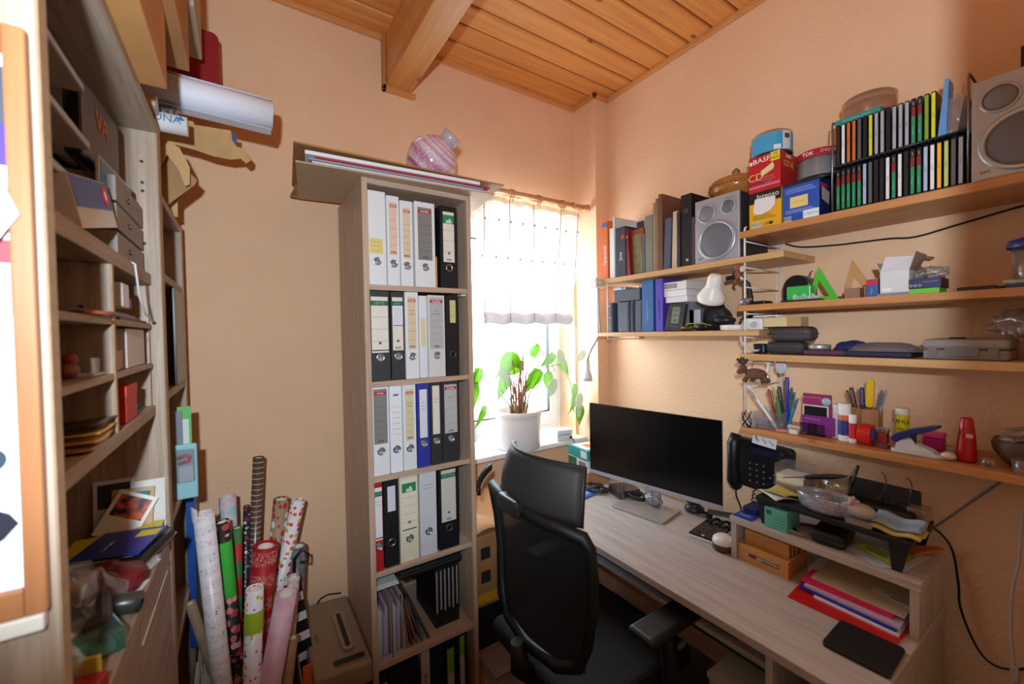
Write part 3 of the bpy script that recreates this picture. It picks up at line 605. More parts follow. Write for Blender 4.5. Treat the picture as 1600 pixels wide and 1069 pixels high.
# local axes here are the world's: x runs back to -.34, y along the cabinet
def lb(name, mat, x0, x1, y0, y1, z0, z1, par=lc, bev=.0008): return bx(name, mat, x0+.165, x1+.165, y0-.605, y1-.605, z0, z1, par, bev=bev, seg=1)
XB = -.505
o = lb('near_panel', M_oakZ, XB, -.1665, .605, .628, 0, 2.34); lb('edge_band', M_edge, -.1663, -.165, .605, .628, 0, 2.34, lc)
lb('far_panel', M_oakZ, XB, -.1665, 1.303, 1.325, 0, 2.05); lb('edge_band', M_edge, -.1663, -.165, 1.303, 1.325, 0, 2.05)
lb('back_panel', M_oakZ, XB, XB+.006, .629, 1.302, 0, 2.03)
lb('top_board', M_oakY, XB+.007, -.165, .629, 1.302, 2.028, 2.05)
for (n, x1, z0, z1) in (('upper_shelf', -.185, 1.66, 1.687), ('middle_shelf', -.185, 1.348, 1.371), ('counter_shelf', -.165, 1.040, 1.062)): lb(n, M_oakY, XB+.007, x1, .629, 1.302, z0, z1)
lb('divider', M_oakZ, XB+.007, -.187, .948, .962, 1.3715, 1.6595); lb('divider_edge', M_edge, -.1868, -.185, .948, .962, 1.3715, 1.6595)
lb('liner_panel', M_oakZ, XB+.007, -.19, 1.288, 1.3025, 1.3715, 1.6595)
for z in (1.463, 1.556):
    lb('compartment_shelf', M_oakY, XB+.007, -.186, .6295, .9475, z, z+.011); lb('compartment_shelf', M_oakY, XB+.007, -.186, .9625, 1.2875, z, z+.011)
lb('door', M_oakY, -.186, -.168, .632, .96, .06, 1.037); lb('door', M_oakY, -.186, -.168, .964, 1.300, .06, 1.037)
lb('white_lip', P(206, 200, 192, .5), -.167, -.1645, .966, 1.24, .985, .990)
for (y, z) in ((1.3027, 1.955), (1.3027, 1.905), (1.3027, 1.885), (1.3027, 1.76)): B().cyl((-.03, 0, 0), (-.03, -.0015, 0), .0035, n=10).ob('peg_hole', M_dark, lc, loc=(0, y-.605, z))
# second unit towards the corner
l2 = T('corner_cabinet', 'narrow oak-look cabinet unit between the tall cabinet and the corner', 'cabinet', (-.165, 1.326, 0))
def l2b(name, mat, x0, x1, y0, y1, z0, z1): return bx(name, mat, x0+.165, x1+.165, y0-1.326, y1-1.326, z0, z1, l2, bev=.0008, seg=1)
l2b('near_panel', M_oakZ, XB, -.165, 1.3265, 1.345, 0, 2.05); l2b('far_panel', M_oakZ, XB, -.1665, 1.722, 1.742, 0, 1.90); l2b('edge_band', M_edge, -.1663, -.165, 1.722, 1.742, 0, 1.90); l2b('back_panel', M_oakZ, XB, XB+.006, 1.3455, 1.7215, 0, 1.90)
for z in (1.68, 1.375, 1.05, .70, .36, .05): l2b('shelf', M_oakY, XB+.007, -.168, 1.3455, 1.7215, z, z+.02)
l2b('top_board', M_oakY, XB+.007, -.168, 1.3455, 1.7215, 1.88, 1.90)
l2b('interior_shade', P(34, 34, 38, .25), -.172, -.166, 1.52, 1.72, 1.397, 1.678)  # opaque dark sheet standing in for the shaded inside of the unit

# framed poster hanging on the near panel
fr = T('framed_poster', 'pine-framed white poster hanging on the near end of the cabinet', 'picture', (-.37, .604, 1.535))
M_frame = wood('frame_pine_z', (148, 94, 56), (176, 116, 74), 'Z', .4, 60, 3, (150, 82, 36)); M_frameX = wood('frame_pine_x', (148, 94, 56), (176, 116, 74), 'X', .4, 60, 3)
b = B(); b.box(.1825, .1985, -.010, 0, -.275, .30); b.ob('frame_side', M_frame, fr, bev=.002)
b = B(); b.box(-.1985, -.1825, -.010, 0, -.275, .30); b.ob('frame_side', M_frame, fr, bev=.002)
b = B(); b.box(-.1825, .1825, -.010, 0, .272, .30); b.ob('frame_top', M_frameX, fr, bev=.002)
b = B(); b.box(-.1825, .1825, -.010, 0, -.275, -.247); b.ob('frame_bottom', M_frameX, fr, bev=.002)
bx('ledge', P(222, 216, 204, .6), -.1985, .196, -.012, 0, -.292, -.2755, fr, bev=.002)
pp = bx('poster', P(236, 240, 244, .45), -.1825, .1825, -.004, -.001, -.247, .272, fr)
bx('print_block', P(70, 40, 130, .5), .10, .1815, -.0046, -.0038, .165, .205, pp); bx('print_block', P(56, 66, 80, .5), .10, .1815, -.0046, -.0038, .205, .26, pp); bx('print_block', P(140, 150, 160, .5), .10, .1815, -.0046, -.0038, .02, .07, pp); bx('print_block', P(150, 50, 60, .5), .14, .1815, -.0046, -.0038, .071, .094, pp)
B().cyl((.1645, -.0042, -.118), (.1645, -.0052, -.118), .0155, n=24).ob('print_ring', P(236, 236, 232, .4), pp); B().cyl((.1625, -.0048, -.118), (.1625, -.0060, -.118), .0118, n=24).ob('print_dot', P(52, 62, 78, .4), pp)
B().prism([(.12, -.160), (.155, -.160), (.174, -.172), (.180, -.183), (.170, -.196), (.155, -.206), (.12, -.215)], -.0052, -.0042, 'Y').ob('print_shape', P(40, 40, 52, .4), pp)
B().prism([(.12, .165), (.176, .160), (.191, .118), (.176, .090), (.165, .072), (.12, .07)], -.0135, -.0125, 'Y').ob('paper_cutout', P(246, 246, 246, .7), fr)

# ---- contents of the cabinet
def th(name, lab, cat, x, y, z, rz=0, group=None, rot=None): return T(name, lab, cat, (x, y, z), rz, group, rot)
ZU = 1.6875
# slim drawer tower with three trays on the upper shelf
o = th('media_tower', 'small three-tier disc tower on the upper cabinet shelf', 'rack', -.40, .640, ZU)
for k in range(3): bx('tier', P(176, 158, 140, .5), 0, .19, 0, .34-.02*k, .075+.085*k, .079+.085*k, o); bx('tier_edge', P(176, 182, 200, .4), .185, .192, 0, .34-.02*k, .076+.085*k, .0865+.085*k, o)
for y in (0, .31): bx('side', P(168, 150, 132, .5), 0, .02, y, y+.006, 0, .26, o)
bx('back', P(168, 150, 132, .5), -.004, 0, 0, .33, 0, .26, o)
def dvd(lab, x, y, z, rot, c, spine=None, h=.19, w=.135, t=.014, name='dvd_case', cat='dvd case', grp='cases leaning on the upper cabinet shelf'):
    q = th(name, lab, cat, x, y, z, rot=rot, group=grp)
    bx('case', P(*c, .3), 0, t, 0, w, 0, h, q, bev=.0015)
    if spine: bx('cover_print', P(*spine, .35), t, t+.0008, .004, w-.004, .004, h-.004, q)
    return q
q = dvd('dark film case with orange lettering leaning on the upper shelf', -.238, .985, ZU+.160, (0, 0, radians(-3)), (30, 22, 24), (58, 34, 34), h=.135, w=.20)
text('VA', .05, P(226, 110, 40, .5), q, (.0152, .10, .09), rot=(pi/2, 0, pi/2))
dvd('grey film case leaning behind the dark film case', -.262, 1.00, ZU+.160, (0, 0, radians(-3)), (150, 150, 152), (120, 112, 108), h=.15, w=.22)
dvd('bright green film case at the back of the leaning cases', -.285, 1.02, ZU+.160, (0, 0, radians(-3)), (74, 190, 48), (60, 160, 40), h=.172, w=.22)
dvd('white and blue disc sleeve beside the dark film case', -.216, 1.02, ZU+.100, (0, 0, radians(-3)), (206, 214, 222), (70, 120, 170), h=.075, w=.19, t=.006)
# two ribbed storage boxes, a sloping blue software box in front
for k, lab in enumerate(('lower ribbed taupe cardboard box on the upper cabinet shelf', 'middle ribbed taupe cardboard box of the stack', 'uppermost ribbed taupe cardboard box of the stack')):
    q = th('ribbed_box', lab, 'box', -.295, 1.05, ZU+.0005+k*.0525, group='ribbed storage boxes')
    bx('body', stripes('ribbed_board', (128, 116, 106), (150, 138, 128), 130, 'Y', .5), -.10, .10, 0, .235, 0, .047, q, bev=.001)
    B().cyl((.1, .10, .024), (.103, .10, .024), .006, n=14).ob('grommet', P(90, 92, 98, .3, .8), q)
q = th('software_box', 'white and blue software box with a red round logo, lying tilted', 'box', -.190, .83, ZU+.004, rot=(radians(13), radians(-8), radians(-2)))
bx('body', P(222, 218, 212, .5), -.07, .0, 0, .20, 0, .075, q, bev=.001); bx('front_print', P(52, 92, 190, .4), 0, .001, .002, .199, .030, .074, q); bx('top_print', P(200, 214, 232, .4), -.069, -.001, .002, .198, .075, .0758, q)
B().cyl((.001, .165, .052), (.002, .165, .052), .017, n=22).ob('logo', P(206, 36, 44, .4), q); text('1', .022, M_white, q, (.0022, .165, .052), rot=(pi/2, 0, pi/2))
q = th('pill_box', 'small dark and red medicine carton at the front of the upper shelf', 'carton', -.215, .715, ZU+.0005, radians(10)); bx('body', P(60, 34, 38, .5), -.05, 0, 0, .075, 0, .045, q, bev=.001); bx('print', P(200, 50, 56, .5), 0, .0008, .03, .06, .006, .032, q)
q = th('glass_jar', 'small clear glass jar with grey lid among the cases', 'jar', -.235, .93, ZU+.0005)
B().lathe([(.018, 0), (.019, .004), (.019, .06), (.015, .068)], n=20).ob('glass', M_clear, q); B().lathe([(.017, .066), (.018, .068), (.018, .082), (.0, .083)], n=20).ob('lid', M_silver, q)
# cable hanging over the upper shelf edge
o = B().tube([(-.25, 1.09, ZU+.003), (-.195, 1.10, ZU+.004), (-.181, 1.105, ZU-.005), (-.180, 1.13, 1.62), (-.178, 1.18, 1.585), (-.178, 1.26, 1.572), (-.182, 1.28, 1.569)], .0022, 6).ob('white_cable', P(206, 204, 200, .5)); tag(o, 'thin white cable drooping over the upper cabinet shelf', 'cable')
# compartments
def stuffbox(name, lab, cat, x0, x1, y0, y1, z0, z1, c, lid=None, front=None, rz=0):
    q = th(name, lab, cat, x1, y0, z0, rz); bx('body', P(*c, .5), x0-x1, 0, 0, y1-y0, 0, z1-z0, q, bev=.0015)
    if lid: bx('lid', P(*lid, .5), x0-x1-.001, .001, -.001, y1-y0+.001, (z1-z0)*.72, z1-z0+.0006, q, bev=.001)
    if front: bx('print', P(*front, .5), 0, .0006, (y1-y0)*.1, (y1-y0)*.9, (z1-z0)*.15, (z1-z0)*.6, q)
    return q
z1c, z2c, z3c = 1.3715, 1.4745, 1.5675
stuffbox('red_gift_box', 'small red gift box in the lowest compartment', 'box', -.245, -.190, 1.045, 1.135, z1c+.0005, z1c+.070, (196, 36, 34), (206, 40, 38))
q = th('booklet_pile', 'flat pile of teal and blue booklets in the lowest compartment', 'booklet', -.285, 1.165, z1c+.0005)
for k, c in enumerate(((60, 140, 150), (52, 84, 160), (70, 76, 92), (40, 98, 170), (206, 206, 200))): bx('booklet', P(*c, .5), -.05+.004*k, .085-.006*k, 0, .10-.004*k, .006*k, .0055+.006*k, q)
q = th('crumpled_paper', 'loose crumpled receipts on top of the booklets', 'paper', -.27, 1.19, z1c+.032); B().sheet(lambda u, v: (-.06+.1*u, -.05+.1*v, .012+.012*sin(7*u+3*v)+.006*sin(13*v)), 10, 10).ob('sheet', P(206, 200, 190, .8), q, thick=.0006)
stuffbox('white_carton', 'upright white carton in the middle compartment', 'box', -.27, -.192, 1.075, 1.24, z2c+.0005, z2c+.078, (216, 210, 208)); stuffbox('small_wood_box', 'small beige wooden box beside the white carton', 'box', -.24, -.196, 1.02, 1.06, z2c+.0005, z2c+.036, (196, 158, 120))
q = th('card_reader', 'white plastic gadget standing in the top compartment', 'gadget', -.190, 1.045, z3c+.024); bx('body', P(222, 222, 222, .4), -.05, 0, 0, .055, 0, .048, q, bev=.004); bx('arm', P(120, 110, 100, .5), -.05, -.004, .056, .095, .002, .022, q)
q = th('folded_leaflets', 'folded leaflets and cables lying in the top compartment', 'leaflet', -.29, 1.02, z3c+.0004)
for k, c in enumerate(((60, 70, 90), (90, 120, 160), (190, 188, 186), (120, 112, 104))): bx('leaflet', P(*c, .5), -.04+.006*k, .10-.008*k, .0+.01*k, .24-.01*k, .005*k, .0045+.005*k, q)
q = th('cable_loop', 'dark cable loop with a reddish cord in the first top compartment', 'cable', -.235, .83, z3c+.006); B().tube([(.04*cos(t*.35), .06*sin(t*.35), .004*sin(t*.7)+.002*(t % 3)) for t in range(36)], .003, 6).ob('loop', P(70, 36, 34, .5), q); B().tube([(.035+.03*cos(t*.35), .05+.05*sin(t*.35), -.002) for t in range(19)], .003, 6).ob('cord', P(150, 84, 64, .5), q)
q = th('toy_figure', 'small reddish-brown toy figure in the middle compartment', 'toy', -.215, .845, z2c+.0005); B().ball((0, 0, .012), (.012, .020, .012)).ob('body', P(120, 56, 50, .5), q); B().ball((0, .010, .028), (.009, .010, .009)).ob('head', P(150, 70, 60, .5), q)
q = th('woven_ring', 'tan woven ring leaning at the back of the middle compartment', 'ornament', -.218, .775, z2c+.032); B().tube([(0, .026*cos(t*pi/10), .026*sin(t*pi/10)) for t in range(20)], .006, 8, closed=True).ob('ring', P(190, 142, 88, .7), q)
q = th('glass_trinket', 'little clear glass trinket box next to the toy figure', 'trinket', -.200, .885, z2c+.0005); bx('glass', M_clear, -.03, 0, 0, .05, 0, .028, q, bev=.002); bx('tray', P(220, 220, 224, .4), -.03, .004, -.006, .056, 0, .003, q)
q = th('bread_wrap', 'golden foil packets lying in the first low compartment', 'packet', -.245, .80, z1c+.0005)
for k, c in enumerate(((150, 110, 70), (200, 160, 80), (222, 184, 96), (60, 50, 44))): B().sheet(lambda u, v, k=k: (-.05+.11*u, .02*k+.10*v, .004+.008*k+.006*sin(4*u+k)*sin(3*v)), 6, 6).ob('packet', P(*c, .35), q, thick=.003)
q = th('plastic_parcel', 'crinkled clear plastic parcel at the edge of the middle shelf', 'packet', -.215, .70, 1.3720); B().ball((0, 0, .016), (.022, .06, .014)).ob('wrap', M_film, q); bx('content', P(120, 60, 56, .6), -.014, .012, -.045, .04, .003, .020, q, bev=.003)
# counter shelf
ZK = 1.0625
def sheetpiece(lab, cat, c, x, y, z, w, h, rot, t=.0012, name='photo_print', printc=None):
    q = th(name, lab, cat, x, y, z, rot=rot); bx('sheet', P(*c, .5), -w/2, w/2, -t, 0, 0, h, q)
    if printc: bx('print', P(*printc, .5), -w*.4, w*.4, -t-.0005, -t, h*.45, h*.92, q)
    return q
sheetpiece('white card propped against the far side of the counter', 'card', (222, 220, 214), -.215, 1.297, ZK+.0005, .085, .13, (radians(-2), 0, 0), name='white_card')
sheetpiece('white postcard with a dark banner behind the snapshot', 'postcard', (214, 222, 234), -.262, 1.288, ZK+.030, .07, .115, (radians(-4), 0, 0), name='postcard', printc=(50, 56, 66))
sheetpiece('tan and teal leaflet standing behind the snapshot', 'leaflet', (196, 164, 130), -.235, 1.278, ZK+.0005, .075, .12, (radians(-5), radians(4), 0), name='leaflet', printc=(44, 120, 116))
sheetpiece('tilted snapshot of an orange scene leaning on the counter', 'photo', (232, 230, 226), -.262, 1.262, ZK+.020, .075, .10, (radians(-12), radians(28), 0), name='snapshot', printc=(196, 84, 40))
_sn = bpy.data.objects.get('snapshot')
for _c in _sn.children:
    if _c.name.startswith('print'): _c.data.materials.clear(); _c.data.materials.append(noisy('snapshot_print', (40, 34, 30), (214, 92, 40), 48, .35, 0, 1, .42, .6))
q = th('yellow_folder', 'yellow plastic folder lying at the far end of the counter', 'folder', -.23, 1.20, ZK+.030); B().prism([(-.09, -.08), (.03, -.09), (.058, .03), (.055, .085), (.040, .088), (-.01, .05), (-.09, .06)], 0, .003, 'Z').ob('sheet', P(226, 206, 40, .4), q)
q = th('blue_booklet', 'dark blue booklet with a yellow sticker on the black wallet', 'booklet', -.228, 1.175, ZK+.0345, radians(-14)); bx('cover', P(30, 52, 150, .35), -.06, .055, -.065, .065, 0, .004, q); bx('sticker', P(226, 210, 60, .5), .012, .05, .02, .05, .004, .0046, q); text('~~~~~', .016, P(200, 210, 240, .5), q, (-.02, -.01, .0045), rot=(0, 0, pi/2))
q = th('black_wallet', 'black zipped wallet lying on the counter', 'wallet', -.228, 1.17, ZK+.0005, radians(-14)); bx('body', P(26, 24, 28, .4), -.065, .065, -.075, .08, 0, .028, q, bev=.010, seg=3); bx('zip', M_metal, -.066, .066, -.076, .081, .0130, .0150, q)
q = th('clear_bag', 'large crumpled clear plastic bag with papers on the counter', 'bag', -.28, .86, ZK+.0005)
rn = random.Random(3)
def bag(cx, cy, cz, rx, ry, rz, seed, n=40, m=24, k=.16):
    b = B(); vs = []
    for j in range(m+1):
        t = pi*j/m
        for i in range(n):
            a = 2*pi*i/n; f = 1+k*sin(3*a+seed)*sin(5*t+seed)+k*.6*sin(7*a-2*t+seed*2)+k*.35*sin(11*a+9*t+seed)
            vs.append((cx+rx*sin(t)*cos(a)*f, cy+ry*sin(t)*sin(a)*f, cz+max(-rz*.98, rz*cos(t)*f)))
    return b.add(vs, [(j*n+i, (j+1)*n+i, (j+1)*n+(i+1) % n, j*n+(i+1) % n) for j in range(m) for i in range(n)], True)
b = B(); rr = random.Random(11)
def crease(u, v): return .012*sin(17*u+5*v)+.010*sin(23*v-9*u)+.007*sin(41*u*v+3)
b.sheet(lambda u, v: (-.085+.16*u+crease(v, u), -.13+.26*v+crease(u, v), .010+.150*sin(pi*u)**.7*sin(pi*v)**.6*(1+.25*sin(9*u+7*v))+abs(crease(u*1.3, v*.8))), 22, 26, False); b.ob('film', M_film, q)
b = B(); b.sheet(lambda u, v: (-.06+.11*u, -.10+.19*v, .004+.085*sin(pi*u)*sin(pi*v)+.010*sin(19*u+11*v)*sin(13*v)), 14, 18, False); b.ob('contents', noisy('packed_tissue', (120, 96, 80), (190, 172, 158), 26, .8), q, thick=.002)
q = th('red_pouch', 'dark red soft pouch on the counter in front of the wallet', 'pouch', -.225, 1.045, ZK+.0005, radians(20)); bag(0, 0, .02, .055, .07, .02, .4, k=.08).ob('body', P(112, 20, 34, .5), q)
q = th('dark_case', 'dark grey spectacle case near the middle of the counter', 'case', -.235, .90, ZK+.0005, radians(12)); bx('body', P(44, 42, 50, .45), -.045, .045, -.05, .05, 0, .045, q, bev=.012, seg=3); bx('seam', P(90, 88, 96, .4), -.046, .046, -.051, .051, .0225, .0240, q)
q = th('white_slip', 'blank white paper slip at the counter edge', 'paper', -.195, 1.02, ZK+.0004, radians(-12)); bx('sheet', P(226, 224, 228, .7), -.04, .022, -.045, .035, 0, .0008, q)
q = th('clear_sachet', 'small clear plastic sachet in front of the wallet', 'sachet', -.19, 1.10, ZK+.0005, radians(-20)); bag(0, 0, .006, .025, .055, .006, 1.0, k=.1).ob('film', clear('milky_film', (250, 250, 252), .15, .15, .35), q)
q = th('green_bottle', 'small dark bottle with a green cap lying on the counter', 'bottle', -.215, .955, ZK+.018, radians(70)); B().lathe([(.004, -.06), (.017, -.055), (.018, .02), (.008, .035), (.008, .04)], n=18, axis='Y').ob('body', P(58, 56, 54, .3), q); B().lathe([(.010, .036), (.010, .060), (.0, .061)], n=18, axis='Y').ob('cap', P(60, 170, 130, .4), q)
q = th('blue_folder', 'bright blue plastic folder standing skewed near the front of the counter', 'folder', -.215, .68, ZK+.0005, rot=(0, radians(-16), radians(6))); bx('sheet', P(36, 104, 170, .3), -.003, .002, 0, .155, 0, .125, q); bx('flap', P(60, 130, 200, .3), .002, .004, .02, .17, .0, .07, q)
q = th('teal_case', 'clear teal plastic case beside the blue folder', 'case', -.205, .86, ZK+.0005, radians(24)); bx('shell', clear('teal_plastic', (150, 214, 200), .12, .12, .12, (150, 210, 190)), -.04, .03, -.04, .05, 0, .035, q, bev=.004); bx('insert', P(150, 160, 160, .5), -.035, .02, -.03, .04, .003, .012, q)
q = th('red_notebook', 'red notebook with a dark band at the front of the counter', 'notebook', -.20, .655, ZK+.0005, radians(-10)); bx('cover', P(176, 30, 40, .4), -.035, .015, 0, .11, 0, .022, q, bev=.002); bx('band', P(70, 70, 84, .5), .0155, .0165, .02, .085, .002, .020, q); bx('divider_tab', P(214, 196, 60, .5), -.03, .005, .112, .118, 0, .04, q)
# bits in the corner unit
q = th('kraft_sheets', 'curled kraft paper sheets sticking out of the top of the corner unit', 'paper', -.17, 1.40, 1.9005)
for k, (y0, pts, c) in enumerate(((.10, [(-.10, .0), (.003, .186), (.028, .176), (.050, .125), (.049, .075), (.038, .068), (.026, .11), (.0, .15), (-.06, .0)], (200, 160, 110)), (.13, [(-.10, .0), (.012, .16), (.045, .12), (.064, .10), (.058, .085), (-.02, .0)], (168, 128, 84)), (.16, [(-.12, .0), (-.03, .18), (.02, .17), (.05, .09), (-.02, .0)], (146, 110, 74)))):
    B().prism(pts, y0, y0+.0025, 'Y').ob('sheet', P(*c, .75), q)
q = th('hanging_case', 'clear-fronted light blue case with a red tool sticking out of the corner unit', 'case', -.150, 1.50, 1.0705)
bx('tray', P(150, 200, 212, .4), -.028, .026, -.010, .0, 0, .158, q, bev=.006); bx('blister', M_film, -.022, .020, -.022, -.0105, .050, .145, q, bev=.006); b = B(); b.tube([(-.018, -.016, .120), (.0, -.016, .128), (.010, -.016, .122), (.008, -.016, .110), (-.016, -.016, .106)], .005, 8); b.ob('tool', P(196, 40, 44, .4), q); bx('insert_card', P(190, 200, 206, .6), -.016, .016, -.0135, -.011, .05, .095, q)
q = th('green_pocket', 'green card pocket standing behind the light blue case', 'folder', -.162, 1.53, 1.0705); bx('sheet', P(96, 186, 96, .5), -.008, .024, -.004, 0, 0, .262, q); bx('grey_sheet', P(120, 130, 140, .5), -.016, .004, -.009, -.005, 0, .250, q); bx('card', P(214, 220, 218, .6), .004, .018, -.0055, -.0045, .0, .225, q)
q = th('blue_clip_folder', 'tall blue folder standing in the corner behind the rolls', 'folder', -.166, 1.80, .52); bx('cover', P(34, 84, 172, .4), -.008, .014, -.12, .0, 0, .50, q, bev=.002)
q = th('cardboard_sheet', 'brown cardboard sheet standing beside the blue folder', 'cardboard', -.20, 1.79, .48); bx('sheet', M_card, -.006, .028, -.02, -.012, 0, .49, q)
# things on top of the units
ZTOP = 2.0505
def carton(lab, x0, x1, y0, y1, z0, z1, mat, slots=(), rz=0):
    q = th('carton', lab, 'carton', x1, y0, z0, rz); bx('body', mat, x0-x1, 0, 0, y1-y0, 0, z1-z0, q, bev=.003)
    bx('tape', P(198, 160, 112, .4), x0-x1+.1, x0-x1+.15, -.0006, y1-y0+.0006, z1-z0-.03, z1-z0+.0006, q)
    for (y, z) in slots:
        s = bx('staple', P(150, 150, 152, .4, .6), 0, .0015, y-.016, y+.016, z-.006, z+.006, q); bx('staple_gap', M_dark, .0014, .002, y-.012, y+.012, z-.002, z+.002, s)
    return q
carton('orange-brown carton overhanging the top of the tall cabinet', -.46, -.122, .70, 1.115, ZTOP, 2.21, noisy('carton_board_a', (196, 140, 82), (206, 150, 92), 10, .75))
carton('stapled brown carton stacked on the orange-brown carton', -.45, -.100, .66, 1.33, 2.2105, 2.50, noisy('carton_board_b', (178, 122, 74), (188, 132, 84), 10, .75), ((.60, .05), (.40, .05), (.18, .05)))
carton('grey-beige carton behind the stapled carton', -.45, -.088, 1.35, 1.60, 2.395, 2.70, noisy('carton_board_c', (176, 160, 140), (186, 170, 150), 10, .75))
q = th('storage_crate', 'pale crate under the grey-beige carton on the corner unit', 'crate', -.45, 1.50, 1.9005); bx('body', P(190, 150, 110, .7), 0, .22, 0, .10, 0, .494, q, bev=.004)
q = th('red_folder', 'dark red folder standing behind the cartons near the ceiling', 'folder', -.08, 1.70, 2.30); B().prism(rrect(-.14, .032, 0, .25, .02), -.004, 0, 'Y').ob('cover', P(142, 22, 32, .45), q); bx('support_strip', P(142, 22, 32, .45), -.16, -.11, -.004, 0, -.399, .2, q)
q = th('paper_roll', 'thick white paper roll sticking out from the top of the cabinets', 'paper roll', -.30, 1.44, 2.212, rot=(0, radians(1.5), 0))
def spiral(r0, r1, turns, n): return [((r0+(r1-r0)*t/n)*cos(2*pi*turns*t/n+.6), (r0+(r1-r0)*t/n)*sin(2*pi*turns*t/n+.6)) for t in range(n+1)]
sp = spiral(.030, .043, 2.2, 70); b = B(); b.add([(0, y, z) for y, z in sp]+[(.388, y, z) for y, z in sp], [(i, i+1, 72+i, 71+i) for i in range(70)], True); b.ob('sheet', P(226, 228, 240, .6), q, thick=.0008)
bx('loose_edge', P(226, 228, 240, .6), -.02, .385, -.012, .03, -.0475, -.0463, q)
q = th('cardboard_tube', 'white cardboard tube with a blue diamond logo and letters on the cabinets', 'tube', -.388, 1.40, 2.098); B().cyl((0, 0, 0), (.275, 0, 0), .024, n=28).ob('tube', P(226, 228, 230, .5), q)
text('UNA', .026, P(52, 120, 180, .5), q, (.235, -.0240, .002)); B().prism([(.262, -.004), (.270, .006), (.262, .016), (.254, .006)], -.0236, -.0228, 'Y').ob('emblem', P(52, 120, 180, .5), q)
q = th('glitter_box', 'silver holographic gift box above the white tube', 'box', -.385, 1.43, 2.1255); bx('body', noisy('holographic_foil', (120, 124, 140), (226, 228, 236), 160, .22, 0, 2, .4, .6, .002, .8), 0, .25, 0, .06, 0, .026, q, bev=.002)
q = th('steel_can', 'brushed steel can lying beside the silver gift box', 'can', -.378, 1.352, 2.118); B().lathe([(.0, 0), (.020, .001), (.022, .005), (.022, .205), (.020, .21), (.0, .211)], n=24, axis='X').ob('body', M_silver, q); B().lathe([(.0225, .18), (.0225, .205)], n=24, axis='X').ob('rim', P(206, 160, 120, .4), q)
q = th('kraft_envelope', 'torn kraft envelope sticking out under the white paper roll', 'envelope', -.40, 1.60, 2.0)
bx('hidden_half', M_kraft, -.05, .24, -.003, 0, -.0995, .235, q)
B().prism([(.24, .232), (.275, .232), (.287, .190), (.380, .196), (.383, .165), (.395, .148), (.412, .147), (.432, .125), (.430, .110), (.419, .099), (.405, .112), (.376, .103), (.33, .104), (.287, .113), (.24, .118)], -.003, 0, 'Y').ob('body', M_kraft, q); bx('tab', P(60, 80, 130, .5), .372, .395, .001, .003, .16, .19, q)
# ================================================================ gift wrap rolls, shredder, boxes, chair
gb = T('wrap_bin', 'cardboard bin holding the gift wrap rolls in the corner', 'bin', (.02, 1.55, 0))
b = B(); b.box(-.11, .11, -.21, .19, 0, .004); b.box(-.11, -.106, -.21, .19, .004, .40).box(.106, .11, -.21, .19, .004, .40).box(-.106, .106, -.21, -.206, .004, .40).box(-.106, .106, .186, .19, .004, .40)
b.ob('walls', M_card, gb)
def roll(lab, top, bot, r, mat, Y, Yb=None, core=.7, sleeve=None, name='gift_wrap_roll', end=None, cap=True):
    (xt, zt), (xb, zb) = top, bot; dz = zt-.03; dxdz = (xb-xt)/(zb-zt); x0 = max(-.06, min(.10, xt-dxdz*dz)); Yb = Y if Yb is None else Yb
    p0 = Vector((x0, Yb, .03)); p1 = Vector((xt, Y, zt)); d = p1-p0; L = d.length
    q = T(name, lab, 'wrapping roll', tuple(p0), 0, 'gift wrap rolls in the corner', rot=tuple(d.to_track_quat('Z', 'Y').to_euler()))
    sp = spiral(r*.86, r, 1.6, 44)
    b = B(); b.add([(x, y, 0) for x, y in sp]+[(x, y, L) for x, y in sp], [(i, i+1, 46+i, 45+i) for i in range(44)], True); b.ob('paper', mat, q, thick=.0006)
    if core: B().lathe([(r*core, .002), (r*core, L-.004), (r*core-.0015, L-.004), (r*core-.0015, .002)], n=20).ob('inner_core', end or P(214, 206, 196, .8), q)
    if sleeve: B().lathe([(r+.0012, L-sleeve[1]), (r+.0012, L-sleeve[0])], n=24).ob('sleeve', sleeve[2], q)
    return q
